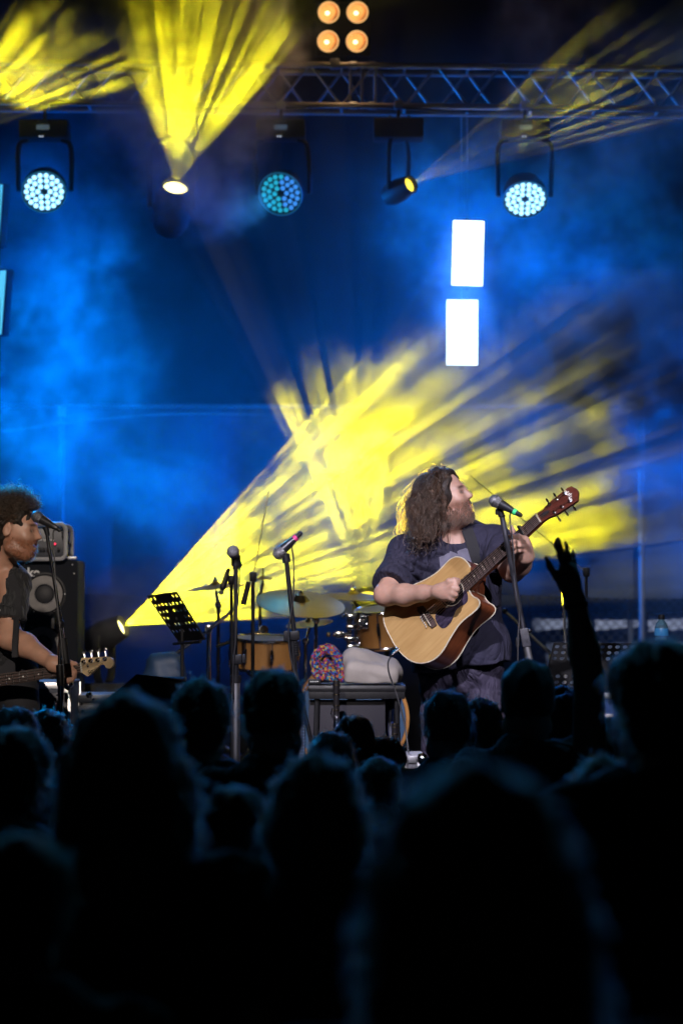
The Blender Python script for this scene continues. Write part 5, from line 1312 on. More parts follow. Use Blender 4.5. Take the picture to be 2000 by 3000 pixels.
# ================================================================== gear on the stage
def tripod(t, o, c, r=.27, z0=DECK, hub=.14, m=BLACK_METAL, rot=.4):
    for k in range(3):
        a = rot+k*2.094; f = Vector((c.x+r*math.cos(a), c.y+r*math.sin(a), z0+.008))
        l = MB(o).tube([Vector((c.x, c.y, z0+hub)), f], .0085, 8).build('leg', m, t)
        MB(o).ball(f, .011, 8).build('rubber_foot', RUBBER, l)
    MB(o).cyl((c.x, c.y, z0+hub-.03), (c.x, c.y, z0+hub+.03), .018, n=12).build('hub', m, t)
GRILLE = mat('mic_grille', (.30, .30, .32), .38, .9, var=.5, scale=260, bump=1.0, bscale=420, rvar=.2); MICBODY = mat('mic_body', (.035, .035, .04), .35, .5, coat=.3)
def mic(hx, tx, d, label, dz=0., tape=None, cable=None, r=.025, group='vocal microphones'):
    """hx: centre of the ball, tx: tail end (pixels); dz: how much nearer the tail is"""
    a = W(*hx, d); b = W(*tx, d-dz); ax = (b-a).normalized(); Lh = max((b-a).length, .105)
    b = a+ax*Lh if (b-a).length < .105 else b
    t = thing('microphone', label, 'microphone', a, group); o = a
    M = frame(x=(0, 0, 1) if abs(ax.z) < .9 else (1, 0, 0), z=ax).to_4x4(); M.translation = a
    MB(o).lathe([(.001, -r*1.02), (r*.55, -r*.9), (r*.88, -r*.55), (r, -.05*r), (r*.97, r*.35), (r*.80, r*.95)], 24, M).build('grille', GRILLE, t)
    MB(o).lathe([(r*1.03, -.003), (r*1.06, 0), (r*1.03, .003)], 24, M, caps=False).build('band', mat('mic_band', (.2, .2, .21), .35, .8), t)
    L = (b-a).length
    bd = MB(o).lathe([(r*.80, r*.9), (r*.76, r*1.2), (.0165, r*2.2), (.0125, L*.75), (.0105, L*.97), (.009, L)], 20, M).build('body', MICBODY, t)
    if tape: MB(o).lathe([(.0125, L*.80), (.0132, L*.80), (.0125, L*.93), (.0115, L*.93)], 18, M).build('coloured_tape', mat('tape_%d' % int(tape[0]*9), tape, .5, var=.05), bd)
    MB(o).lathe([(.0095, L), (.0100, L+.003), (.0098, L+.012), (.0055, L+.020), (.001, L+.021)], 16, M).build('plug', BLACK_PLASTIC, t)
    if cable:
        p0 = a+ax*(L+.017); tag(MB(p0).tube(spline([p0]+[W(*c) for c in cable], 8), .0032, 8).build('microphone_cable', CABLE), cable_label(label), 'cable').location = p0
    return t
def cable_label(l): return 'thin black lead of the '+l.replace('microphone', 'mike', 1) if len(l.split()) < 11 else 'thin black lead of the '+' '.join(l.replace('microphone', 'mike', 1).split()[:11])
def stand_tube(t, o, nm, a, b, r, m=BLACK_METAL, n=12): return MB(o).cyl(a, b, r, n=n).build(nm, m, t)
def clip(t, o, p, ax):
    MB(o).cyl(p-ax*.022, p+ax*.022, .0185, n=16).build('microphone_clip', BLACK_PLASTIC, t)
SG = 'microphone stands at the front of the stage'
# --- bass player's boom stand
def stand_bass():
    d = 11.75; b = W(178, 1900, d); t = thing('microphone_stand', 'boom microphone stand in front of the bass player', 'microphone stand', (b.x, d, DECK), SG); o = t.location
    top = W(137, 1556, d); end = W(190, 1893, d); kn = W(178, 1826, d)
    stand_tube(t, o, 'boom_arm', top, end, .0075, CHROME); MB(o).cyl(W(185, 1870, d), W(195, 1944, d), .0165, .0150, 14).build('counterweight', BLACK_PLASTIC, t)
    MB(o).cyl(W(134, 1543, d), W(141, 1570, d), .012, .009, 14).build('boom_tip', BLACK_PLASTIC, t)
    cl = MB(o).cyl(W(168, 1790, d), W(180, 1838, d), .0155, n=14).build('boom_clutch', BLACK_PLASTIC, t); MB(o).ball(kn+Vector((0, -.012, 0)), .018, 12).build('clutch_knob', BLACK_METAL, cl)
    MB(o).box(W(156, 1826, d), (.016, .020, .046), bev=.006).build('wing_nut', BLACK_PLASTIC, cl); MB(o).cyl(W(158, 1826, d), kn, .005, n=8).build('bolt', CHROME, cl)
    x = W(176, 1850, d); xl = W(179, 1980, d)
    stand_tube(t, o, 'upper_tube', kn, W(175, 1955, d), .0078, CHROME); MB(o).cyl(W(175, 1948, d), W(179, 2010, d), .0150, .0165, 16).build('grip_clutch', BLACK_PLASTIC, t)
    stand_tube(t, o, 'lower_tube', W(178, 2005, d), Vector((W(180, 2100, d).x, d, DECK+.05)), .0115, CHROME); tripod(t, o, Vector((W(180, 2100, d).x, d, 0)))
stand_bass()
mic((110, 1514), (146, 1535), 11.75, 'dark microphone in front of the bass player\'s face', .02, None, [(157, 1560, 11.72), (160, 1640, 11.72), (164, 1720, 11.72), (172, 1800, 11.72), (182, 1900, 11.72), (188, 2000, 11.72), (178, 2120, 11.72), (184, 2300, 11.72)])
# --- two stands in the middle
def stand_mid1():
    d = 11.5; b = W(690, 1900, d); t = thing('microphone_stand', 'upright microphone stand left of the pair before the drum kit', 'microphone stand', (b.x, d, DECK), SG); o = t.location
    clip(t, o, W(691, 1643, d), Vector((0, 0, 1))); stand_tube(t, o, 'upper_tube', W(691, 1655, d), W(690, 1930, d), .0085)
    MB(o).cyl(W(690, 1645, d), W(691, 1668, d), .012, n=12).build('collar', BLACK_PLASTIC, t)
    cl = MB(o).box(W(695, 1932, d), (.038, .036, .040), bev=.006).build('clutch', BLACK_PLASTIC, t); MB(o).box(W(714, 1930, d), (.014, .02, .036), bev=.004).build('wing_nut', BLACK_PLASTIC, cl)
    stand_tube(t, o, 'middle_tube', W(691, 1940, d), W(691, 1992, d), .0125); stand_tube(t, o, 'lower_tube', W(691, 1985, d), Vector((b.x, d, DECK+.05)), .0180, STEEL, 16)
    MB(o).cyl(W(691, 1978, d), W(691, 2000, d), .0215, n=16).build('lower_collar', BLACK_PLASTIC, t); tripod(t, o, Vector((b.x, d, 0)))
stand_mid1()
mic((682, 1616), (694, 1640), 11.46, 'microphone with green tape on the left of the two middle stands', -.06, (.05, .75, .25), [(702, 1665, 11.50), (700, 1730, 11.47), (694, 1790, 11.47), (690, 1880, 11.47), (683, 1960, 11.47), (684, 2050, 11.47)])
def stand_mid2():
    d = 11.5; t = thing('microphone_stand', 'leaning microphone stand right of the pair before the drum kit', 'microphone stand', (W(906, 2147, d).x, d, DECK), SG); o = t.location
    MB(o).cyl(W(836, 1622, d), W(840, 1648, d), .0155, .0165, 14).build('microphone_clip', BLACK_PLASTIC, t)
    stand_tube(t, o, 'upper_tube', W(839, 1640, d), W(862, 1862, d), .0095)
    cl = MB(o).box(W(863, 1862, d), (.040, .040, .040), frame(y=(0, 1, 0), z=(-.1, 0, 1)), bev=.008).build('clutch', BLACK_PLASTIC, t)
    MB(o).box(W(838, 1864, d), (.020, .022, .044), bev=.006).build('wing_nut', BLACK_PLASTIC, cl); MB(o).cyl(W(840, 1864, d), W(860, 1862, d), .006, n=8).build('bolt', CHROME, cl)
    hd = MB(o).cyl(W(864, 1872, d), W(869, 1922, d), .0125, .0105, 14).build('ribbed_handle', BLACK_PLASTIC, t)
    for k in range(6): MB(o).torus(W(865+k*.6, 1882+k*7, d), .0125, .0025, None, 14, 6).build('rib', BLACK_PLASTIC, hd)
    stand_tube(t, o, 'lower_tube', W(856, 1870, d), W(863, 1962, d), .0115); stand_tube(t, o, 'foot_tube', W(862, 1955, d), W(910, 2165, d), .0085)
    e = W(910, 2165, d); stand_tube(t, o, 'foot_tube', e, Vector((e.x+.1, d, DECK+.06)), .0085); tripod(t, o, Vector((e.x+.1, d, 0)), hub=.1)
stand_mid2()
mic((817, 1621), (842, 1598), 11.5, 'microphone with pink tape on the leaning stand before the drum kit', 0, (.8, .05, .25), [(856, 1598, 11.5), (860, 1640, 11.5), (860, 1740, 11.49), (852, 1800, 11.48), (845, 1850, 11.48), (850, 1920, 11.48), (868, 1990, 11.47)])
# --- the singer's stand
def stand_singer():
    d = 11.38; t = thing('microphone_stand', 'scuffed straight microphone stand crossing the singer\'s guitar neck', 'microphone stand', (W(1552, 1940, d).x, d, DECK), SG); o = t.location
    SC_ = mat('scuffed_tube', (.07, .07, .085), .35, .6, var=.7, scale=40, rvar=.25, stretch=(1, 1, .3))
    MB(o).cyl(W(1462, 1482, d), W(1468, 1512, d), .0115, .0135, 14).build('microphone_clip', BLACK_PLASTIC, t)
    MB(o).box(W(1456, 1500, d), (.016, .018, .024), bev=.005).build('wing_nut', BLACK_PLASTIC, t); MB(o).torus(W(1470, 1513, d), .0125, .0022, frame(x=(1, 0, 0), z=(.17, 0, -1)), 16, 6).build('collar_ring', CHROME, t)
    stand_tube(t, o, 'upper_tube', W(1469, 1512, d), W(1532, 1842, d), .0105, SC_)
    cl = MB(o).box(W(1537, 1868, d), (.034, .034, .075), frame(y=(0, 1, 0), z=(-.18, 0, 1)), bev=.005).build('clutch', mat('scuffed_black', (.04, .04, .05), .5, var=.6, scale=60), t)
    MB(o).ball(W(1550, 1848, d), .010, 10).build('bolt_head', BLACK_METAL, cl); MB(o).box(W(1516, 1882, d), (.018, .022, .040), bev=.007).build('wing_nut', BLACK_PLASTIC, cl)
    stand_tube(t, o, 'lower_tube', W(1541, 1890, d), W(1552, 1945, d), .0150, mat('satin_tube', (.3, .3, .32), .4, .9)); e = W(1552, 1945, d)
    stand_tube(t, o, 'foot_tube', e, Vector((e.x+.04, d, DECK+.06)), .0150, BLACK_METAL); tripod(t, o, Vector((e.x+.04, d, 0)), hub=.1)
stand_singer()
mic((1449, 1468), (1480, 1485), 11.36, 'microphone with green tape in front of the singer\'s mouth', .01, (.04, .85, .15), [(1494, 1505, 11.35), (1499, 1570, 11.34), (1506, 1660, 11.34), (1512, 1720, 11.35), (1520, 1790, 11.36), (1517, 1860, 11.35), (1516, 1950, 11.34), (1522, 2080, 11.34)], r=.0245)

# ------------------------------------------------------------------ bass amplifier
def cab():
    d = 14.3; x0, x1 = W(-95, 1700, d).x, W(228, 1700, d).x; zt = W(0, 1640, d).z; t = thing('bass_cabinet', 'tall black speaker cabinet with silver cones behind the bass player', 'speaker cabinet', ((x0+x1)/2, d+.2, DECK)); o = t.location
    VIN = mat('cabinet_vinyl', (.005, .007, .012), .7, spec=.2, var=.25, scale=60, bump=.4, bscale=260)
    MB(o).box(((x0+x1)/2, d+.22, (zt+DECK)/2+.01), (x1-x0, .40, zt-DECK-.02), bev=.014).build('box', VIN, t)
    CONE = mat('aluminium_cone', (.50, .48, .47), .40, .55, var=.12, scale=30, bump=.5, bscale=14, stretch=(1, 1, 1))
    for r_, py in enumerate((1740, 1890, 2040, 2190)):
        for px in (130, 2) if r_ % 2 == 0 else (124, 0):
            c = W(px, py, d); M = frame(x=(1, 0, 0), z=(0, -1, 0)).to_4x4(); M.translation = Vector((c.x, d+.016, c.z))
            s = MB(o).lathe([(.108, 0), (.108, .008), (.100, .009), (.096, .004), (.09, .001)], 40, M, caps=False).build('speaker', BLACK_PLASTIC, t)
            prof = []
            for k in range(22): a = k/21; prof.append((.092-.046*a, .006-.012*a+.0016*(k % 2)))
            MB(o).lathe(prof, 48, M, caps=False).build('cone', CONE, s)
            MB(o).lathe([(.046, -.0065), (.038, -.001), (.022, .004), (.001, .006)], 32, M).build('dust_cap', mat('dust_cap', (.03, .03, .034), .6), s)
            for k in range(6):
                a = k*1.047; MB(o).ball(M @ Vector((.103*math.cos(a), .103*math.sin(a), .009)), .004, 6).build('screw', STEEL, s)
    LM = Matrix.Translation(W(116, 1678, d)-o+Vector((0, .0175, 0))) @ Matrix.Rotation(R(90), 4, 'X')
    text_part('brand_lettering', 'Hartke', .066, LM, mat('badge_white', (.75, .75, .75), .5), t, .002, align='RIGHT', bold=.0018)
    for (px, py) in ((212, 1654), (217, 1680)): MB(o).ball(W(px, py, d)+Vector((0, .018, 0)), .004, 6).build('screw', STEEL, t)
    MB(o).box(W(210, 1638, d)+Vector((0, .03, .006)), (.05, .05, .016), bev=.004).build('corner_cap', STEEL, t)
cab()
def amp_head():
    d = 14.25; x0, x1 = W(-70, 1600, d).x, W(193, 1600, d).x; z0 = W(0, 1640, d).z+.004; z1 = W(0, 1535, d).z; c = Vector(((x0+x1)/2, d+.18, (z0+z1)/2))
    t = thing('amplifier_head', 'bass amplifier in a silver-rimmed case on top of the black cabinet', 'amplifier', (c.x, c.y, z0)); o = t.location
    MB(o).box(c+Vector((0, .02, 0)), (x1-x0-.024, .30, z1-z0-.024), bev=.004).build('chassis', mat('amp_panel', (.03, .035, .05), .4), t)
    rim = [(x0, z0), (x1, z0), (x1, z1), (x0, z1)]; cr = .03; pts = []
    for i, (x, z) in enumerate(((x0+cr, z0+cr), (x1-cr, z0+cr), (x1-cr, z1-cr), (x0+cr, z1-cr))):
        for k in range(5): a = math.pi+i*math.pi/2+k*math.pi/8; pts.append(Vector((x+cr*math.cos(a), d, z+cr*math.sin(a))))
    MB(o).tube(pts+[pts[0]], .0105, 8).build('rim', mat('case_rim', (.66, .66, .70), .35, .4), t)
    MB(o).tube([p+Vector((0, .33, 0)) for p in pts+[pts[0]]], .0105, 8).build('rim', MATS['case_rim'], t)
    text_part('lettering', 'bass systems', .018, Matrix.Translation(W(132, 1581, d)-o+Vector((0, .016, 0))) @ Matrix.Rotation(R(90), 4, 'X'), MATS['badge_white'], t, .0006)
    MB(o).ball(W(161, 1593, d)+Vector((0, .016, 0)), .005, 8).build('power_led', glow('red_led', (1, .03, .08), 3.), t)
    for k, px in enumerate((118, 128, 139, 150, 171)): MB(o).cyl(W(px, 1608, d)+Vector((0, .018, 0)), W(px, 1608, d)+Vector((0, .004, 0)), .007, n=10).build('knob', BLACK_PLASTIC, t)
    for k in range(3): MB(o).box(W(184, 1550+k*11, d)+Vector((0, .005, 0)), (.010, .01, .011), bev=.002).build('vent_slot', BLACK_PLASTIC, t)
    for py in (1556, 1588, 1622): MB(o).cyl(W(196, py, d)+Vector((0, .06, 0)), W(201, py, d)+Vector((0, .06, 0)), .012, n=12).build('side_foot', RUBBER, t)
    MB(o).box(W(178, 1532, d)+Vector((0, .04, .002)), (.022, .02, .012), bev=.003).build('latch', STEEL, t)
amp_head()
def flight_case(pxl, pxr, pyt, pyb, d, depth, label, handle=True, panel=None, z0=DECK, lid=True, group='flight cases on the stage'):
    x0, x1 = W(pxl, pyt, d).x, W(pxr, pyt, d).x; zt = W(1000, pyt, d).z; zb = z0; t = thing('flight_case', label, 'flight case', ((x0+x1)/2, d+depth/2, zb), group); o = t.location
    c = Vector(((x0+x1)/2, d+depth/2, (zt+zb)/2)); w, h = x1-x0, zt-zb
    PAN = panel or mat('case_laminate', (.022, .03, .055), .5, var=.2, scale=40, bump=.25, bscale=300)
    bd = MB(o).box(c+Vector((0, 0, .03)), (w-.012, depth-.012, h-.072)).build('box', PAN, t)
    e = .032
    for sx in (-1, 1):
        for sy in (-1, 1):
            MB(o).box(c+Vector((sx*(w/2-e/2), sy*(depth/2-.002), .03)), (e, .006, h-.075), bev=.002).build('edge_profile', ALUMINIUM, t)
    for sy in (-1, 1):
        for zz in (zt-.014, zb+.075): MB(o).box((c.x, c.y+sy*(depth/2-.0025), zz), (w-.07, .005, .028), bev=.002).build('edge_profile', ALUMINIUM, t)
    MB(o).box((c.x, c.y, zt+.001), (w-.01, depth-.01, .006)).build('top_panel', mat('case_top', (.5, .5, .55), .5), t)
    for sx in (-1, 1):
        MB(o).ball((c.x+sx*(w/2-.012), d+.012, zt-.012), .026, 10).build('ball_corner', CHROME, t)
        for sy in (-1, 1):
            MB(o).lathe([(.001, -.012), (.028, -.012), (.03, 0), (.028, .012), (.001, .012)], 16, Matrix.Translation((c.x+sx*(w/2-.06), c.y+sy*(depth/2-.06), zb+.031)) @ Matrix.Rotation(R(90), 4, 'Y')).build('caster', RUBBER, t)
            MB(o).box((c.x+sx*(w/2-.06), c.y+sy*(depth/2-.06), zb+.058), (.05, .05, .012)).build('caster_plate', STEEL, t)
    return t, o, c, w, h, zt
def cases():
    t, o, c, w, h, zt = flight_case(-60, 208, 2000, 2240, 12.85, .5, 'blue-black flight case with bright aluminium edge below the bass guitar')
    d = 12.85; p = W(172, 2072, d)
    pl = MB(o).box(p+Vector((0, -.001, 0)), (.085, .008, .132), bev=.006).build('handle_plate', mat('handle_plate', (.05, .05, .07), .5), t)
    MB(o).box(p+Vector((-.004, -.004, 0)), (.055, .006, .090), bev=.004).build('handle_recess', mat('recess_black', (.012, .012, .014), .5), pl)
    MB(o).tube([p+Vector((-.01, -.008, .035)), p+Vector((-.014, -.02, .025)), p+Vector((-.014, -.02, -.025)), p+Vector((-.01, -.008, -.035))], .007, 8).build('spring_handle', CHROME, pl)
    for px in (143, 168, 194):
        for py in (2036, 2073, 2111):
            if px == 168 and py == 2073: continue
            MB(o).ball(W(px, py, d)+Vector((0, -.003, 0)), .0052, 8).build('rivet', CHROME, pl)
    BLK = mat('rack_black', (.014, .015, .018), .5, scale=40, bump=.2, bscale=200)
    t, o, c, w, h, zt = flight_case(212, 345, 2038, 2200, 13.3, .45, 'low black rack case with chrome corners right of the blue-black flight case', panel=BLK)
    for px, py, r in ((225, 2052, .006), (240, 2062, .006), (262, 2036, .017), (229, 2100, .006), (245, 2085, .012), (250, 2103, .006), (236, 2110, .006), (229, 2117, .008), (247, 2120, .006), (229, 2131, .006), (290, 2080, .007), (275, 2050, .008)):
        MB(o).ball(W(px, py, 13.3)+Vector((0, -.004, 0)), r, 8).build('knob', CHROME, t)
    for py in (2048, 2078, 2108): MB(o).box(W(275, py, 13.3)+Vector((0, -.002, 0)), (.16, .006, .036), bev=.003).build('rack_unit', mat('rack_face', (.02, .025, .035), .35, .4), t)
    BL = mat('case_blue', (.03, .07, .22), .45, var=.15)
    t, o, c, w, h, zt = flight_case(1735, 1832, 2030, 2160, 13.7, .4, 'blue flight case with aluminium frame under the right music stand', panel=BL)
    for px, py in ((1760, 2055), (1782, 2055), (1760, 2090), (1760, 2124), (1800, 2054), (1808, 2048)): MB(o).ball(W(px, py, 13.7)+Vector((0, -.004, 0)), .007, 8).build('rivet', CHROME, t)
    MB(o).box(W(1775, 2102, 13.7)+Vector((0, -.004, 0)), (.07, .008, .035), bev=.004).build('latch', STEEL, t)
    t, o, c, w, h, zt = flight_case(1168, 1245, 2216, 2290, 11.3, .32, 'speckled grey box in front of the singer\'s right foot', panel=mat('speckled_grey', (.16, .16, .18), .7, var=.5, scale=160))
    t, o, c, w, h, zt = flight_case(1928, 2120, 1896, 2100, 13.6, .45, 'grey-topped amplifier case at the right edge under the bottle', panel=mat('case_grey', (.10, .10, .13), .6))
cases()
def bottle():
    d = 13.75; zb = W(1000, 1896, 13.6).z+.008; c = W(1936, 1850, d); t = thing('water_bottle', 'clear water bottle with black cap standing on the case at the right edge', 'bottle', (c.x, d, zb)); h = c.z-zb
    GL = mat('bottle_plastic', (.25, .55, .75), .08, 0., var=.05, trans=.75, spec=.5)
    M = Matrix()
    MB().lathe([(.001, 0), (.030, 0), (.033, .006), (.033, .03), (.031, .035), (.033, .04), (.033, .085), (.026, .105), (.014, .12), (.0135, .128)], 24, M).build('body', GL, t)
    MB().lathe([(.001, .124), (.0155, .124), (.0160, .128), (.0160, .144), (.0145, .147), (.001, .147)], 20, M).build('cap', BLACK_PLASTIC, t)
    MB().lathe([(.0333, .045), (.0338, .046), (.0338, .080), (.0333, .081)], 24, M, caps=False).build('wrapper', mat('bottle_wrap', (.05, .28, .6), .4), t)
bottle()
def monitor_box():
    d = 11.45; pts = [(262, 2110), (300, 2065), (402, 1979), (546, 1996), (560, 2110)]
    P = [W(x, y, d) for x, y in pts]; o = Vector((W(410, 2000, d).x, d+.2, DECK)); t = thing('monitor_speaker', 'black wedge monitor speaker left of the middle microphone stands', 'monitor speaker', o)
    low = [Vector((P[0].x, d, DECK+.02)), Vector((P[-1].x, d, DECK+.02))]
    poly = [low[0]]+P+[low[1]]; n = len(poly); dep = .42
    VIN = mat('monitor_black', (.016, .016, .018), .5, var=.2, scale=50, bump=.4, bscale=260)
    MB(o).add(poly+[p+Vector((0, dep, -.02)) for p in poly], [tuple(range(n)), tuple(range(2*n-1, n-1, -1))]+[(i, (i+1) % n, n+(i+1) % n, n+i) for i in range(n)]).build('cabinet', VIN, t, 0)
    MB(o).tube([p+Vector((0, -.002, .002)) for p in P[1:4]], .005, 6).build('edge_trim', mat('edge_trim', (.05, .05, .055), .35, .5), t)
    MB(o).box((P[2]+P[3])/2+Vector((0, .2, -.012)), (.16, .3, .02), frame(x=P[3]-P[2], z=(0, 0, 1)), bev=.004).build('grille', mat('grille_cloth', (.012, .012, .013), .8), t)
    for k in (0, 1): MB(o).box((low[k].x+(.03 if k == 0 else -.03), d+.2, DECK+.01), (.04, .3, .02)).build('foot', RUBBER, t)
monitor_box()
def gig_bag():
    d = 14.2; c = W(478, 1960, d); S = SDF((c.x-.2, d-.15, 1.02), (c.x+.2, d+.2, c.z+.15), .012)
    S.rbox((c.x, d+.02, (c.z+1.05)/2), (.045, .02, (c.z-1.05)/2-.03), .06, frame(x=(1, 0, .2), z=(0, 0, 1)), .02); S.ell(W(485, 1950, d), (.09, .07, .075), None, .05)
    S.disp(lambda x, y, z: .006*np.sin(x*50+z*20)+.004*np.sin(z*60))
    o = link('padded_bag', S.mesh('padded_bag', mat('bag_nylon', (.012, .035, .085), .55, var=.2, bump=.3), (c.x, d, 1.05)), None, (c.x, d, 1.05)); tag(o, 'padded blue instrument bag beside the drum riser', 'bag')
gig_bag()

# ------------------------------------------------------------------ music stands with perforated desks
def desk(tl, tr, br, bl, nx, ny, skip, d4, hole=.36, lip=True):
    """perforated metal plate between four corners (pixels, depths)"""
    P = [W(p[0], p[1], dd) for p, dd in zip((tl, tr, br, bl), d4)]
    def at(u, v): return (P[0]*(1-u)+P[1]*u)*(1-v)+(P[3]*(1-u)+P[2]*u)*v
    vs = []; fs = []
    for i in range(nx):
        for j in range(ny):
            k = len(vs); sq = [(0, 0), (.5, 0), (1, 0), (1, .5), (1, 1), (.5, 1), (0, 1), (0, .5)]
            vs += [at((i+a)/nx, (j+b)/ny) for a, b in sq]
            if skip(i, j): fs.append(tuple(range(k, k+8))); continue
            for m in range(8):
                a = math.atan2(sq[m][1]-.5, sq[m][0]-.5); vs.append(at((i+.5+hole*math.cos(a))/nx, (j+.5+hole*math.sin(a))/ny))
            fs += [(k+m, k+(m+1) % 8, k+8+(m+1) % 8, k+8+m) for m in range(8)]
    return vs, fs, P, at
DESK = mat('desk_black', (.006, .006, .007), .5, 0., spec=.25, var=.2, scale=30)
def music_stand(label, corners, d4, nx, ny, skip, hole, foot, z0=DECK):
    vs, fs, P, at = desk(*corners, nx, ny, skip, d4, hole); c = sum(P, Vector())/4
    t = thing('music_stand', label, 'music stand', (foot.x, foot.y, z0), 'black perforated music stands'); o = t.location
    bm = bmesh.new(); vv = [bm.verts.new(Vector(p)-o) for p in vs]
    for f in fs: bm.faces.new([vv[i] for i in f])
    bmesh.ops.remove_doubles(bm, verts=bm.verts, dist=.0004); bmesh.ops.recalc_face_normals(bm, faces=bm.faces)
    me = bpy.data.meshes.new('desk'); bm.to_mesh(me); bm.free(); me.materials.append(DESK); dk = link('desk', me, t)
    md = dk.modifiers.new('thickness', 'SOLIDIFY'); md.thickness = .003
    nrm = (P[1]-P[0]).cross(P[3]-P[0]).normalized()
    if nrm.y > 0: nrm = -nrm
    MB(o).tube([P[0], P[1], P[2], P[3], P[0]], .0042, 6).build('rolled_edge', DESK, dk)
    MB(o).tube([P[3]+nrm*.03, P[2]+nrm*.03], .007, 6).build('lip', DESK, dk)
    for k in (.1, .9): MB(o).tube([P[3].lerp(P[2], k), P[3].lerp(P[2], k)+nrm*.03], .005, 6).build('lip_bracket', DESK, dk)
    b = c-nrm*.03; MB(o).box(b, (.06, .03, .06), bev=.008).build('tilt_bracket', BLACK_PLASTIC, t)
    MB(o).cyl(b, (foot.x, foot.y, z0+.5), .0085, n=12).build('upper_pole', BLACK_METAL, t); MB(o).cyl((foot.x, foot.y, z0+.52), (foot.x, foot.y, z0+.05), .0125, n=12).build('lower_pole', BLACK_METAL, t)
    MB(o).cyl((foot.x, foot.y, z0+.47), (foot.x, foot.y, z0+.53), .018, n=12).build('collar', BLACK_PLASTIC, t); tripod(t, o, foot, .26, z0)
    return t, P
music_stand('tilted perforated music stand in front of the floor spotlight beam', ((433, 1746), (518, 1735), (602, 1872), (524, 1878)), (13.75, 13.45, 13.40, 13.70), 8, 7, lambda i, j: j == 6 or (2 <= i <= 5 and j in (0, 3)) or (i, j) in ((3, 2), (1, 4), (4, 5)), .26, Vector((W(535, 2000, 13.6).x, 13.62, 0)))
music_stand('wide perforated music stand in front of the fence at the right', ((1622, 1885), (1908, 1887), (1890, 2028), (1588, 2024)), (12.55, 12.55, 12.40, 12.40), 13, 8, lambda i, j: j in (3, 4) or (j == 7), .33, Vector((W(1745, 2000, 12.7).x, 12.62, 0)))

# ------------------------------------------------------------------ drum kit on its riser
RISER = 1.05
tag(MB().box((W(760, 2000, 15).x, 15.3, (RISER+DECK)/2+.002), (3.0, 2.6, RISER-DECK-.004), bev=.01).build('drum_riser', mat('riser_carpet', (.02, .02, .023), .9, bump=.4, bscale=200)), 'low dark riser under the drum kit', 'riser')
MAPLE_D = wood('drum_maple', (.40, .17, .045), (.56, .28, .085), 7, .3, .6, 'Z'); HEADM = mat('drum_skin', (.55, .55, .55), .5)
def drum(name, label, c, ax, r, h, lugs=8, head_mat=None, group='shells of the drum kit', hoop=None, foot=None):
    ax = Vector(ax).normalized(); c = Vector(c); M = frame(x=(1, 0, 0), z=ax).to_4x4(); M.translation = c
    t = thing(name, label, 'drum', c, group); o = c
    sh = MB(o).lathe([(r, -h/2), (r*1.002, -h/4), (r*1.002, h/4), (r, h/2)], 48, M, caps=False).build('shell', MAPLE_D, t)
    for sg in (-1, 1):
        MB(o).lathe([(.001, sg*(h/2+.002)), (r*.98, sg*(h/2+.002)), (r*1.005, sg*(h/2-.004))], 48, M, caps=False).build('skin', head_mat or HEADM, t)
        Mh = Matrix.Translation(M @ Vector((0, 0, sg*(h/2-.002))))
        MB(o).torus((M @ Vector((0, 0, sg*(h/2)))), r*1.03, .0095, M.to_3x3(), 48, 8).build('hoop', hoop or CHROME, t)
    for k in range(lugs):
        a = 2*math.pi*(k+.3)/lugs; d = Vector((math.cos(a), math.sin(a), 0))
        l = MB(o).tube([M @ (d*(r+.012)+Vector((0, 0, -h*.24))), M @ (d*(r+.016)), M @ (d*(r+.012)+Vector((0, 0, h*.24)))], [.008, .012, .008], 8).build('lug', CHROME, t)
        MB(o).tube([M @ (d*(r+.018)+Vector((0, 0, -h/2))), M @ (d*(r+.018)+Vector((0, 0, h/2)))], .003, 6).build('tension_rod', CHROME, l)
    return t, o, M
def legs3(t, o, c, r, zt, zb):
    for k in range(3):
        a = .5+k*2.094; d = Vector((math.cos(a)*r, math.sin(a)*r, 0)); MB(o).cyl(Vector((c.x, c.y, zt))+d, Vector((c.x, c.y, zb+.006))+d*1.15, .007, n=8).build('leg', CHROME, t)
DD = 14.6
c = W(775, 1914, DD); t, o, M = drum('snare_drum', 'maple drum with chrome hoop between the two middle microphone stands', c, (.04, -.10, 1), .165, .15)
MB(o).cyl((c.x, c.y, c.z-.09), (c.x, c.y, RISER+.25), .012, n=10).build('stand_pole', CHROME, t)
for k in range(3):
    a = .4+k*2.094; MB(o).tube([(c.x, c.y, RISER+.27), (c.x+.2*math.cos(a), c.y+.2*math.sin(a), RISER+.01)], .008, 8).build('stand_leg', CHROME, t); MB(o).tube([(c.x, c.y, c.z-.16), (c.x+.15*math.cos(a), c.y+.15*math.sin(a), c.z-.085)], .007, 8).build('basket_arm', CHROME, t)
c = W(1126, 1836, DD); t, o, M = drum('rack_tom', 'maple rack tom with chrome hoop half hidden by the acoustic guitar', c, (-.10, -.16, 1), .138, .185, 6)
MB(o).box(W(1066, 1822, DD-.14), (.05, .03, .075), bev=.012).build('mount', CHROME, t); MB(o).torus(W(1064, 1822, DD-.16), .022, .006, frame(x=(1, 0, 0), z=(.3, -1, 0)), 20, 8).build('mount_ring', CHROME, t)
MB(o).cyl(W(1068, 1822, DD-.13), W(1040, 1838, DD-.06), .012, n=10).build('mount_arm', CHROME, t)
c = W(1030, 2105, 14.3); t, o, M = drum('bass_drum', 'bass drum with dark blue front skin and maple hoops behind the table', c+Vector((0, .2, 0)), (0, 1, .02), .272, .40, 8, mat('blue_skin', (.03, .08, .16), .4), hoop=MAPLE_D)
for sx in (-1, 1): MB(o).tube([c+Vector((sx*.25, .05, -.1)), Vector((c.x+sx*.36, c.y-.03, RISER+.01))], .009, 8).build('spur', CHROME, t)
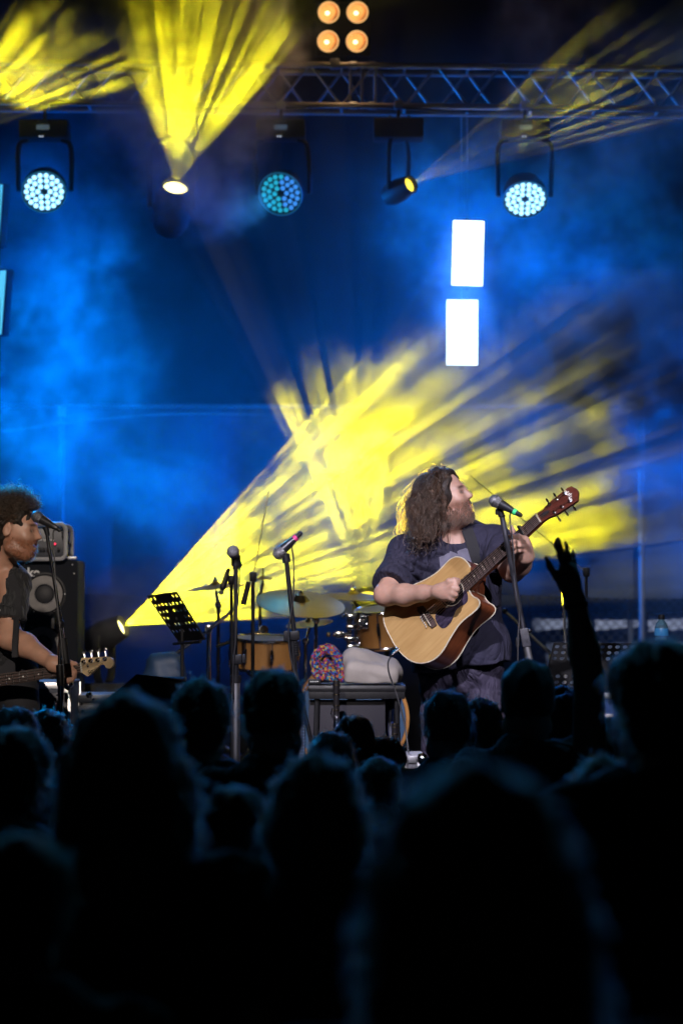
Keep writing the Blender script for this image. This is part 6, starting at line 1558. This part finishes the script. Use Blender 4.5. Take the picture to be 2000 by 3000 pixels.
def tom_post():
    t = thing('tom_holder', 'chrome double clamp post holding the rack tom', 'drum hardware', (W(1032, 1900, DD).x, DD-.02, W(1032, 1960, 14.5).z), 'drum hardware'); o = t.location
    for px, r in ((1022, .0125), (1043, .0125)): MB(o).cyl(W(px, 1912, DD-.04), W(px, 1795, DD-.04), r, n=12).build('post', CHROME, t)
    for py in (1806, 1838, 1872, 1896): MB(o).box(W(1032, py, DD-.05), (.066, .036, .026), bev=.007).build('clamp', CHROME, t)
    for px, py in ((1014, 1800), (1052, 1842), (1012, 1870), (1052, 1888), (1006, 1806)): MB(o).ball(W(px, py, DD-.06), (.009, .007, .012), 8).build('wing_bolt', CHROME, t)
    MB(o).cyl(W(1028, 1860, DD-.06), W(974, 1858, DD-.06), .012, n=12).build('accessory_arm', CHROME, t); MB(o).ball(W(962, 1859, DD-.06), .013, 10).build('arm_knob', BRASS, t)
    MB(o).box(W(995, 1859, DD-.06), (.05, .024, .034), bev=.006).build('arm_block', CHROME, t)
    MB(o).cyl(W(1032, 1912, DD-.03), (W(1032, 1960, 14.5).x, DD+.03, W(1032, 1962, 14.5).z), .014, n=12).build('base_post', CHROME, t)
tom_post()
def cymbal(label, px, py, d, r, nrm, foot_px=None, stand=True, m=None):
    c = W(px, py, d); nrm = Vector(nrm).normalized(); fp = c if foot_px is None else W(foot_px, py, d)
    t = thing('cymbal', label, 'cymbal', (fp.x, fp.y, RISER), 'cymbals of the drum kit'); o = t.location
    M = frame(x=(1, 0, 0), z=nrm).to_4x4(); M.translation = c
    prof = [(.006, .030*r/.2), (r*.10, .028*r/.2), (r*.18, .012*r/.2), (r*.22, .006*r/.2)]+[(r*(.22+.78*k/10), (.006-.020*(k/10)**1.4)*r/.2+(.0006 if k % 2 else 0)) for k in range(1, 11)]
    p2 = prof+[(x, z-.0016) for x, z in reversed(prof)]
    MB(o).lathe(p2, 64, M, caps=False).build('bronze', m or BRASS, t)
    MB(o).lathe([(.012, .03*r/.2), (.013, .04*r/.2), (.001, .048*r/.2)], 12, M).build('wing_nut', CHROME, t); MB(o).cyl(c-nrm*.03, c+nrm*.05, .004, n=8).build('rod', CHROME, t)
    if stand:
        hub = Vector((fp.x, fp.y, c.z-.10)); MB(o).tube([c-nrm*.03, hub], .0085, 8).build('boom', CHROME, t)
        MB(o).ball(hub, .020, 10).build('tilter', CHROME, t); MB(o).cyl(hub, (fp.x, fp.y, RISER+.35), .0095, n=10).build('upper_pole', CHROME, t); MB(o).cyl((fp.x, fp.y, RISER+.38), (fp.x, fp.y, RISER+.06), .0125, n=10).build('lower_pole', CHROME, t)
        MB(o).cyl((fp.x, fp.y, RISER+.34), (fp.x, fp.y, RISER+.39), .018, n=10).build('collar', CHROME, t); tripod(t, o, Vector((fp.x, fp.y, 0)), .24, RISER, m=CHROME)
    return t
cymbal('largest bronze cymbal, tilted, behind the leaning microphone stand', 880, 1760, 14.5, .228, (.10, -.30, .95), 925)
cymbal('thin cymbal seen edge-on left of the overhead microphone', 632, 1716, 14.9, .155, (-.10, -.05, 1), 640)
cymbal('small splash cymbal behind the boom stand counterweight', 770, 1692, 15.0, .052, (.0, -.12, 1), 762)
cymbal('lower flat cymbal under the largest one', 905, 1822, 14.8, .125, (-.12, -.16, 1), 895)
cymbal('cymbal half hidden behind the singer\'s elbow', 1035, 1742, 15.0, .170, (.05, -.12, 1), 1060)
def low_cymbal(label, px, py, d, r, nrm):
    t = cymbal(label, px, py, d, r, nrm, None, False, mat('dull_bronze', (.35, .33, .25), .35, 1.)); c = W(px, py, d); o = t.location
    MB(o).cyl(c, (c.x, c.y, RISER+.01), .006, n=8).build('rod', CHROME, t); MB(o).lathe([(.001, 0), (.09, 0), (.085, .015), (.001, .02)], 20, Matrix.Translation((c.x, c.y, RISER))).build('base', BLACK_METAL, t)
low_cymbal('small teal-lit cymbal under the table, upper of two', 1118, 2094, 13.95, .055, (.3, -.9, .5))
low_cymbal('small teal-lit cymbal under the table, lower of two', 1132, 2146, 13.85, .06, (.2, -.5, .9))
# boom stands of the kit
def boom_stand(label, foot, zf, pole_top, arm, weight=None, m=CHROME, r=.009, arm_r=.007, group='drum hardware', arm_m=None):
    t = thing('boom_stand', label, 'stand', (foot.x, foot.y, zf), group); o = t.location
    MB(o).cyl((foot.x, foot.y, zf+.05), pole_top.lerp(Vector((foot.x, foot.y, zf)), .45), r*1.5, n=10).build('lower_pole', m, t); MB(o).cyl(pole_top.lerp(Vector((foot.x, foot.y, zf)), .47), pole_top, r, n=10).build('upper_pole', m, t)
    MB(o).cyl(pole_top.lerp(Vector((foot.x, foot.y, zf)), .43), pole_top.lerp(Vector((foot.x, foot.y, zf)), .49), r*2.1, n=10).build('collar', m, t)
    MB(o).box(pole_top, (.034, .034, .046), bev=.008).build('clutch', m, t); MB(o).tube(arm, arm_r, 8).build('boom_arm', arm_m or m, t)
    if weight: MB(o).cyl(weight[0], weight[1], .014, .0125, 12).build('counterweight', BLACK_PLASTIC, t)
    tripod(t, o, Vector((foot.x, foot.y, 0)), .26, zf, m=m); return t
boom_stand('black overhead boom stand with thin arm rising into the yellow light', W(740, 2000, 13.8), DECK, W(741, 1690, 13.8), [W(716, 1765, 13.78), W(741, 1690, 13.8), W(757, 1610, 13.8), W(787, 1438, 13.85)], (W(712, 1772, 13.78), W(729, 1706, 13.8)), BLACK_METAL, .0095, .0030, arm_m=mat('pale_rod', (.55, .55, .52), .5))
boom_stand('chrome boom stand with slanting blue-lit arm right of the tilted music stand', W(612, 2000, 14.3), RISER, W(612, 1842, 14.3), [W(506, 1922, 14.2), W(612, 1846, 14.3), W(690, 1782, 14.35)], None, CHROME, .012, .009)
boom_stand('chrome stand with short arm and round knob above the maple drum', W(768, 2000, 14.85), RISER, W(770, 1850, 14.85), [W(634, 1894, 14.7), W(700, 1872, 14.8), W(776, 1846, 14.85)], None, BRASS, .012, .008)
k_ = W(772, 1846, 14.8); tag(MB(k_).lathe([(.001, -.012), (.024, -.012), (.027, 0), (.024, .012), (.001, .014)], 20, Matrix.Translation(k_) @ frame(x=(1, 0, 0), z=(.2, -1, .1)).to_4x4()).build('clamp_knob', CHROME), 'round chrome clamp knob above the maple drum', 'drum hardware').location = k_
boom_stand('black stand of the drum overhead microphone beside the left middle stand', W(682, 2000, 14.0), DECK, W(678, 1700, 14.0), [W(678, 1760, 14.0), W(677, 1694, 14.0), W(664, 1688, 13.98)], None, BLACK_METAL, .0095, .008)
mic((648, 1736), (662, 1692), 13.95, 'slim black overhead microphone pointing down at the drum kit', 0, None, None, .012, 'drum microphones')
boom_stand('dark boom stand with thin arm slanting down behind the singer', W(1716, 1900, 14.0), DECK, W(1716, 1676, 14.0), [W(1375, 1392, 14.2), W(1500, 1497, 14.15), W(1620, 1596, 14.05), W(1720, 1680, 14.0)], None, BLACK_METAL, .0075, .0026, arm_m=mat('pale_rod', (.55, .55, .52), .5))
def strut(label, a, b, r, d, m=STEEL):
    A, B = W(*a, d), W(*b, d); o = Vector((B.x, d, DECK)); t = thing('light_stand', label, 'stand', o, 'thin poles behind the singer'); MB(o).cyl(A, B, r, n=10).build('pole', m, t)
    if B.z > DECK+.1: MB(o).cyl(B, (B.x, d, DECK+.06), r*1.2, n=10).build('lower_pole', m, t)
    MB(o).ball(A, r*1.6, 8).build('cap', BLACK_PLASTIC, t); tripod(t, o, Vector((B.x, d, 0)), .22)
strut('thin vertical pole lit yellow left of the raised arm', (1648, 1715), (1656, 1900), .008, 14.6, ALUMINIUM)
strut('slanting grey strut right of the singer\'s microphone stand', (1478, 1790), (1612, 1915), .010, 15.2)

# ------------------------------------------------------------------ table with its things
TD_ = 12.95; TZ = W(1000, 2006, TD_).z
def table():
    x0, x1 = W(900, 2000, TD_).x, W(1190, 2000, TD_).x; c = Vector(((x0+x1)/2, TD_+.2, 0)); t = thing('small_table', 'small black table with rounded front edge below the white bag', 'table', (c.x, c.y, DECK)); o = t.location
    BT = mat('table_black', (.008, .008, .010), .5, var=.2, scale=30)
    MB(o).box((c.x, c.y, TZ-.018), (x1-x0, .42, .034), bev=.014).build('table_top', BT, t)
    MB(o).box((c.x, TD_+.001, TZ-.040), ((x1-x0)*.97, .012, .05), bev=.005).build('apron', BT, t)
    for sx in (-1, 1):
        for sy in (-1, 1): MB(o).cyl((c.x+sx*.18, c.y+sy*.17, TZ-.03), (c.x+sx*.2, c.y+sy*.19, DECK), .013, n=10).build('leg', BT, t)
    MB(o).box((c.x-.045, TD_+.05, TZ-.30), (.35, .012, .46), bev=.004).build('front_panel', mat('panel_dark', (.022, .020, .03), .7), t)
    MB(o).cyl((W(1030, 2050, TD_).x, c.y, TZ-.03), (W(1030, 2050, TD_).x, c.y, DECK), .02, n=12).build('column', BT, t)
table()
def cloth():
    """striped woven cloth over the left end of the table"""
    mb = MB(); nu, nv = 26, 30; d0 = TD_+.02
    for j in range(nv+1):
        for i in range(nu+1):
            u, v = i/nu, j/nv                                           # u: across the edge and down, v: front to back
            y = d0+.40*v+.01
            s = u*.80-.05
            xe = W(903, 2000, TD_).x
            if s < .05: x = xe+.045-s; z = TZ+.006+.006*math.sin(v*9)
            else:
                q = s-.05; x = xe-.006-.02*min(q/.05, 1)-.02*q+.012*math.sin(v*14+q*6)*min(1, q*4); z = TZ+.006-q
            mb.v.append((x, y+.012*math.sin(u*7+v*3), z))
    for j in range(nv):
        for i in range(nu): k = j*(nu+1)+i; mb.f.append((k, k+1, k+nu+2, k+nu+1))
    m = bpy.data.materials.new('striped_weave'); m.use_nodes = True; T = m.node_tree; b = T.nodes['Principled BSDF']; tc = T.nodes.new('ShaderNodeTexCoord'); wv = T.nodes.new('ShaderNodeTexWave')
    wv.bands_direction = 'Z'; wv.inputs['Scale'].default_value = 22; wv.inputs['Distortion'].default_value = 1.2; wv.inputs['Detail'].default_value = 3; T.links.new(tc.outputs['Object'], wv.inputs[0])
    cr = T.nodes.new('ShaderNodeValToRGB'); cr.color_ramp.elements[0].color = (.03, .05, .10, 1); cr.color_ramp.elements[1].color = (.16, .22, .36, 1); T.links.new(wv.outputs[0], cr.inputs[0]); T.links.new(cr.outputs[0], b.inputs['Base Color']); b.inputs['Roughness'].default_value = .9
    o = mb.build('striped_cloth', m, smooth=180); md = o.modifiers.new('thickness', 'SOLIDIFY'); md.thickness = .003
    tag(o, 'striped blue woven cloth hanging over the left end of the table', 'cloth')
cloth()
def knit():
    o = W(955, 1990, TD_+.1); o.z = TZ
    S = SDF((o.x-.13, o.y-.12, TZ), (o.x+.13, o.y+.14, TZ+.20), .006)
    d = TD_+.12; pts = [W(935, 1985, d), W(925, 1955, d), W(927, 1925, d), W(945, 1906, d), W(970, 1903, d), W(985, 1922, d), W(992, 1950, d), W(1000, 1975, d)]
    pts = spline(pts, 3)
    for a, b in zip(pts[:-1], pts[1:]): S.cap(a, b, .022, .022, .012)
    S.cap(W(955, 1930, d+.03), W(952, 1982, d-.05), .016, .024, .010); S.cap(W(970, 1955, d-.05), W(1004, 1984, d-.06), .018, .024, .012); S.cap(W(930, 1985, d-.07), W(975, 1988, d-.08), .014, .014, .01)
    S.ell(W(958, 1955, d+.05), (.045, .035, .05), None, .02); S.ell(W(985, 1975, d-.03), (.03, .03, .02), None, .02)
    S.cut((o.x, o.y, TZ+.008), (0, 0, -1)); S.disp(lambda x, y, z: .004*np.sin(x*330)*np.sin(z*330)*np.sin(y*250)+.003*np.sin(x*140+z*160))
    m = bpy.data.materials.new('rainbow_knit'); m.use_nodes = True; T = m.node_tree; b = T.nodes['Principled BSDF']; tc = T.nodes.new('ShaderNodeTexCoord'); vo = T.nodes.new('ShaderNodeTexVoronoi'); vo.inputs['Scale'].default_value = 105; T.links.new(tc.outputs['Object'], vo.inputs['Vector'])
    sp = T.nodes.new('ShaderNodeSeparateColor'); T.links.new(vo.outputs['Color'], sp.inputs[0]); cr = T.nodes.new('ShaderNodeValToRGB'); e = cr.color_ramp; e.interpolation = 'CONSTANT'
    cols = [(.22, .02, .04), (.03, .06, .30), (.35, .10, .02), (.05, .02, .12), (.30, .03, .12), (.04, .18, .30), (.40, .26, .04), (.02, .02, .05)]
    e.elements[0].color = rgb(*cols[0]); e.elements[1].position = 1/8; e.elements[1].color = rgb(*cols[1])
    for k in range(2, 8): q = e.elements.new(k/8); q.color = rgb(*cols[k])
    T.links.new(sp.outputs[0], cr.inputs[0]); T.links.new(cr.outputs[0], b.inputs['Base Color']); b.inputs['Roughness'].default_value = .95
    tag(link('knitted_hat', S.mesh('knitted_hat', m, o), None, o), 'rumpled rainbow-knit hat lying on the table', 'hat')
knit()
def bag():
    d = TD_+.14; o = W(1085, 1990, d); o.z = TZ; S = SDF((o.x-.17, d-.2, TZ), (o.x+.17, d+.2, TZ+.20), .006)
    S.rbox(W(1088, 1968, d-.02), (.085, .085, .022), .038, frame(x=(1, 0, -.16), z=(.16, -.25, 1)), .02); S.ell(W(1062, 1945, d+.03), (.085, .09, .062), frame(x=(1, 0, -.3), z=(.3, 0, 1)), .05); S.ell(W(1030, 1925, d+.02), (.035, .05, .035), None, .04)
    S.ell(W(1145, 1972, d-.02), (.05, .08, .042), None, .04)
    S.cut((o.x, o.y, TZ+.006), (0, 0, -1)); S.disp(lambda x, y, z: .0022*(1-2*np.abs(np.sin(x*24+z*34+np.sin(y*14)*1.2)))*np.clip((TZ+.07-z)/.03, .15, 1)+.001*np.sin(x*70+y*60))
    CL = mat('bag_canvas', (.40, .36, .33), .8, var=.1, scale=12, bump=.3, bscale=300)
    tag(link('cloth_bag', S.mesh('cloth_bag', CL, o), None, o), 'plump off-white canvas bag lying on the table', 'bag')
bag()
p = W(921, 1996, TD_+.03); p.z = TZ+.0002; t = thing('small_device', 'small flat black device on the left corner of the table', 'device', p)
MB(p).box(p+Vector((0, 0, .013)), (.058, .05, .024), bev=.004).build('case', BLACK_PLASTIC, t)
for k in range(4): MB(p).box(p+Vector((-.016+k*.010, -.0255, .014)), (.006, .002, .004)).build('marking', MATS['badge_white'], t)
def clarinet(label, px, pyt, d, ln=.56):
    c = W(px, pyt, d); b = Vector((c.x, d, DECK)); t = thing('clarinet', label, 'clarinet', b, 'clarinets standing on pegs'); o = b; EB = mat('ebonite', (.02, .018, .02), .3, coat=.3); GOLD = mat('ring_gold', (.7, .55, .3), .25, 1.)
    zt = c.z; zb = zt-ln; Z = lambda f: Vector((c.x, d, zt-ln*f))
    MB(o).tube([Z(0), Z(.03), Z(.06), Z(.12)], [.0155, .0165, .0150, .0150], 16).build('barrel', EB, t)
    MB(o).tube([Z(.12), Z(.5), Z(.85), Z(.94), Z(1)], [.0140, .0140, .0155, .022, .030], 18).build('joint', EB, t)
    for f in (.003, .035, .11, .20, .235, .50, .53, .84): MB(o).torus(Z(f), .0150, .0022, None, 20, 6).build('ring', GOLD, t)
    for k in range(6): MB(o).torus(Z(.28+k*.035)+Vector((0, -.0145, 0)), .006, .0015, frame(x=(1, 0, 0), z=(0, -1, 0)), 12, 5).build('key_ring', CHROME, t)
    MB(o).tube([Z(.22)+Vector((-.017, -.004, 0)), Z(.26)+Vector((-.024, -.008, 0)), Z(.30)+Vector((-.016, -.008, 0))], .0028, 6).build('key', CHROME, t)
    MB(o).tube([Z(.3)+Vector((.016, -.006, 0)), Z(.75)+Vector((.017, -.006, 0))], .0022, 6).build('key_rod', CHROME, t)
    MB(o).cyl(Z(.98), (c.x, d, DECK+.03), .009, n=10).build('peg', BLACK_METAL, t)
    for k in range(4): a = .4+k*1.571; MB(o).tube([(c.x, d, DECK+.04), (c.x+.1*math.cos(a), d+.1*math.sin(a), DECK+.008)], .007, 6).build('peg_leg', BLACK_METAL, t)
clarinet('clarinet standing upright in front of the table', 985, 1994, 12.75)
clarinet('second clarinet, lower, in front of the blue satin cloth', 1156, 2120, 12.6, .42)
def satin():
    d = 13.15; mb = MB(); nu, nv = 20, 24; top = [W(1122, 2022, d), W(1170, 2022, d)]
    for j in range(nv+1):
        v = j/nv
        for i in range(nu+1):
            u = i/nu; w = 1-.55*v; x = top[0].x*(1-u)+top[1].x*u; xm = (top[0].x+top[1].x)/2+.02*v; x = xm+(x-xm)*w*1.3
            mb.v.append((x, d+.035*math.sin(u*17+v*3)*(.4+v)+.02*math.sin(v*8+u*4), TZ-.03-.28*v))
    for j in range(nv):
        for i in range(nu): k = j*(nu+1)+i; mb.f.append((k, k+1, k+nu+2, k+nu+1))
    o = mb.build('satin_cloth', mat('blue_satin', (.02, .05, .22), .25, var=.15, sheen=.4), smooth=180); o.modifiers.new('thickness', 'SOLIDIFY').thickness = .003
    tag(o, 'crumpled dark blue satin cloth hanging under the right end of the table', 'cloth')
satin()
# ================================================================== stage smoke
class X:
    """arithmetic on geometry-node sockets"""
    T = None
    def __init__(s, sock): s.s = sock
    @staticmethod
    def m(op, *a, clamp=False):
        n = X.T.nodes.new('ShaderNodeMath'); n.operation = op; n.use_clamp = clamp
        for i, v in enumerate(a):
            if isinstance(v, X): X.T.links.new(v.s, n.inputs[i])
            else: n.inputs[i].default_value = v
        return X(n.outputs[0])
    def __add__(a, b): return X.m('ADD', a, b)
    def __sub__(a, b): return X.m('SUBTRACT', a, b)
    def __mul__(a, b): return X.m('MULTIPLY', a, b)
    __radd__ = __add__; __rmul__ = __mul__
def v_op(op, a, b=None):
    n = X.T.nodes.new('ShaderNodeVectorMath'); n.operation = op
    for i, v in enumerate((a, b)):
        if v is None: continue
        if isinstance(v, X): X.T.links.new(v.s, n.inputs[i])
        else: n.inputs[i].default_value = v
    return X(n.outputs['Value'] if op in ('LENGTH', 'DOT_PRODUCT') else n.outputs['Vector'])
def noise(vec, scale, detail=4., rough=.55, dist=0., color=False):
    n = X.T.nodes.new('ShaderNodeTexNoise'); n.inputs['Scale'].default_value = scale; n.inputs['Detail'].default_value = detail
    n.inputs['Roughness'].default_value = rough; n.inputs['Distortion'].default_value = dist
    X.T.links.new(vec.s, n.inputs['Vector']); return X(n.outputs['Color' if color else 0])
def step(x, a, b):
    n = X.T.nodes.new('ShaderNodeMapRange'); n.interpolation_type = 'SMOOTHSTEP'
    n.inputs['From Min'].default_value = a; n.inputs['From Max'].default_value = b
    X.T.links.new(x.s, n.inputs[0]); return X(n.outputs[0])
def smoke():
    ng = bpy.data.node_groups.new('smoke', 'GeometryNodeTree'); X.T = ng
    ng.interface.new_socket('Geometry', in_out='OUTPUT', socket_type='NodeSocketGeometry')
    lo, hi = Vector((-3.6, 12.75, .75)), Vector((3.6, 18.9, 5.75)); vox = .042
    vc = ng.nodes.new('GeometryNodeVolumeCube'); vc.inputs['Min'].default_value = lo; vc.inputs['Max'].default_value = hi
    for k, a in enumerate('XYZ'): vc.inputs['Resolution '+a].default_value = int((hi[k]-lo[k])/vox)
    P = X(ng.nodes.new('GeometryNodeInputPosition').outputs[0])
    wob = v_op('SCALE', v_op('SUBTRACT', noise(P, 1.1, 3, color=True), (.5, .5, .5))); wob.s.node.inputs['Scale'].default_value = .75
    Q = v_op('ADD', P, wob)
    big = noise(Q, .55, 3); mid = noise(Q, 1.25, 5, .6); fine = noise(Q, 3.9, 5, .65, .7); puff = noise(Q, 7.5, 3, .6, .4)
    curl = (mid-.5)*1.0+(fine-.5)*.45
    sp = X.T.nodes.new('ShaderNodeSeparateXYZ'); X.T.links.new(P.s, sp.inputs[0]); py = X(sp.outputs[1])
    dens = step(big, .38, .66)*(step(py, 16.2, 17.0)*.04+.006)+.005
    for c, r, A, hard in PLUMES:
        n = X.T.nodes.new('ShaderNodeVectorMath'); n.operation = 'DIVIDE'
        sub = v_op('SUBTRACT', Q, tuple(c)); X.T.links.new(sub.s, n.inputs[0]); n.inputs[1].default_value = r
        m = X.m('SUBTRACT', 1.0, v_op('LENGTH', X(n.outputs[0])))
        dens = dens+step(m+curl*1.25, .02, hard)*(step(fine, .41, .60)*step(puff, .32, .60)*2.4+step(mid, .44, .60)*.40+.03)*A
    # fades out before the faces of the box
    s = X.T.nodes.new('ShaderNodeSeparateXYZ'); X.T.links.new(P.s, s.inputs[0])
    for k, (e0, e1) in enumerate(((.5, .5), (.7, .5), (.35, .35))):
        x = X(s.outputs[k]); dens = dens*step(x, lo[k], lo[k]+e0)*step(x*-1.0, -hi[k], -hi[k]+e1)
    dens = X.m('MAXIMUM', dens, 0.0)
    X.T.links.new(dens.s, vc.inputs['Density'])
    sm = ng.nodes.new('GeometryNodeSetMaterial'); X.T.links.new(vc.outputs[0], sm.inputs[0])
    m = bpy.data.materials.new('stage_smoke'); m.use_nodes = True; T = m.node_tree; T.nodes.clear()
    o = T.nodes.new('ShaderNodeOutputMaterial'); pv = T.nodes.new('ShaderNodeVolumePrincipled')
    pv.inputs['Density'].default_value = 1.0; pv.inputs['Color'].default_value = (.9, .9, .9, 1); pv.inputs['Anisotropy'].default_value = .1
    T.links.new(pv.outputs[0], o.inputs['Volume']); sm.inputs['Material'].default_value = m
    out = ng.nodes.new('NodeGroupOutput'); X.T.links.new(sm.outputs[0], out.inputs[0])
    ob = link('smoke', bpy.data.meshes.new('smoke')); md = ob.modifiers.new('billows', 'NODES'); md.node_group = ng
    tag(ob, 'drifting stage smoke lit blue and yellow by the lamps', kind='stuff')
# centre, radii, density, softness of the edge
PLUMES = [
    (W(880, 1560, 15.3), (1.05, .42, .50), .75, .38),
    (W(520, 1745, 15.5), (.62, .40, .34), .55, .40),
    (W(1100, 1290, 15.2), (.80, .42, .56), 1.5, .34),
    (W(1600, 1250, 15.0), (1.25, .42, .58), 2.1, .34),
    (W(1760, 1560, 15.0), (.9, .40, .22), 2.6, .45),
    (W(1850, 1010, 15.0), (.75, .40, .45), 3.0, .40),
    (W(560, 120, 16.3), (.70, .42, 1.15), 1.5, .34),
    (W(100, 170, 16.3), (.72, .42, .40), 1.6, .34),
    (W(1750, 250, 16.0), (.9, .45, .7), .30, .5),
    (W(170, 1150, 17.6), (.85, .65, 1.2), .34, .9),
    (W(120, 700, 17.6), (.75, .65, .80), .52, .9),
    (W(480, 1480, 17.5), (.42, .5, .50), .24, .8),
    (W(1650, 640, 17.6), (1.3, .65, .85), .66, .9),
    (W(1362, 860, 17.0), (.34, .30, .62), .75, .7),
    (W(1900, 1250, 17.6), (.5, .65, .8), .16, .9),
]
smoke()
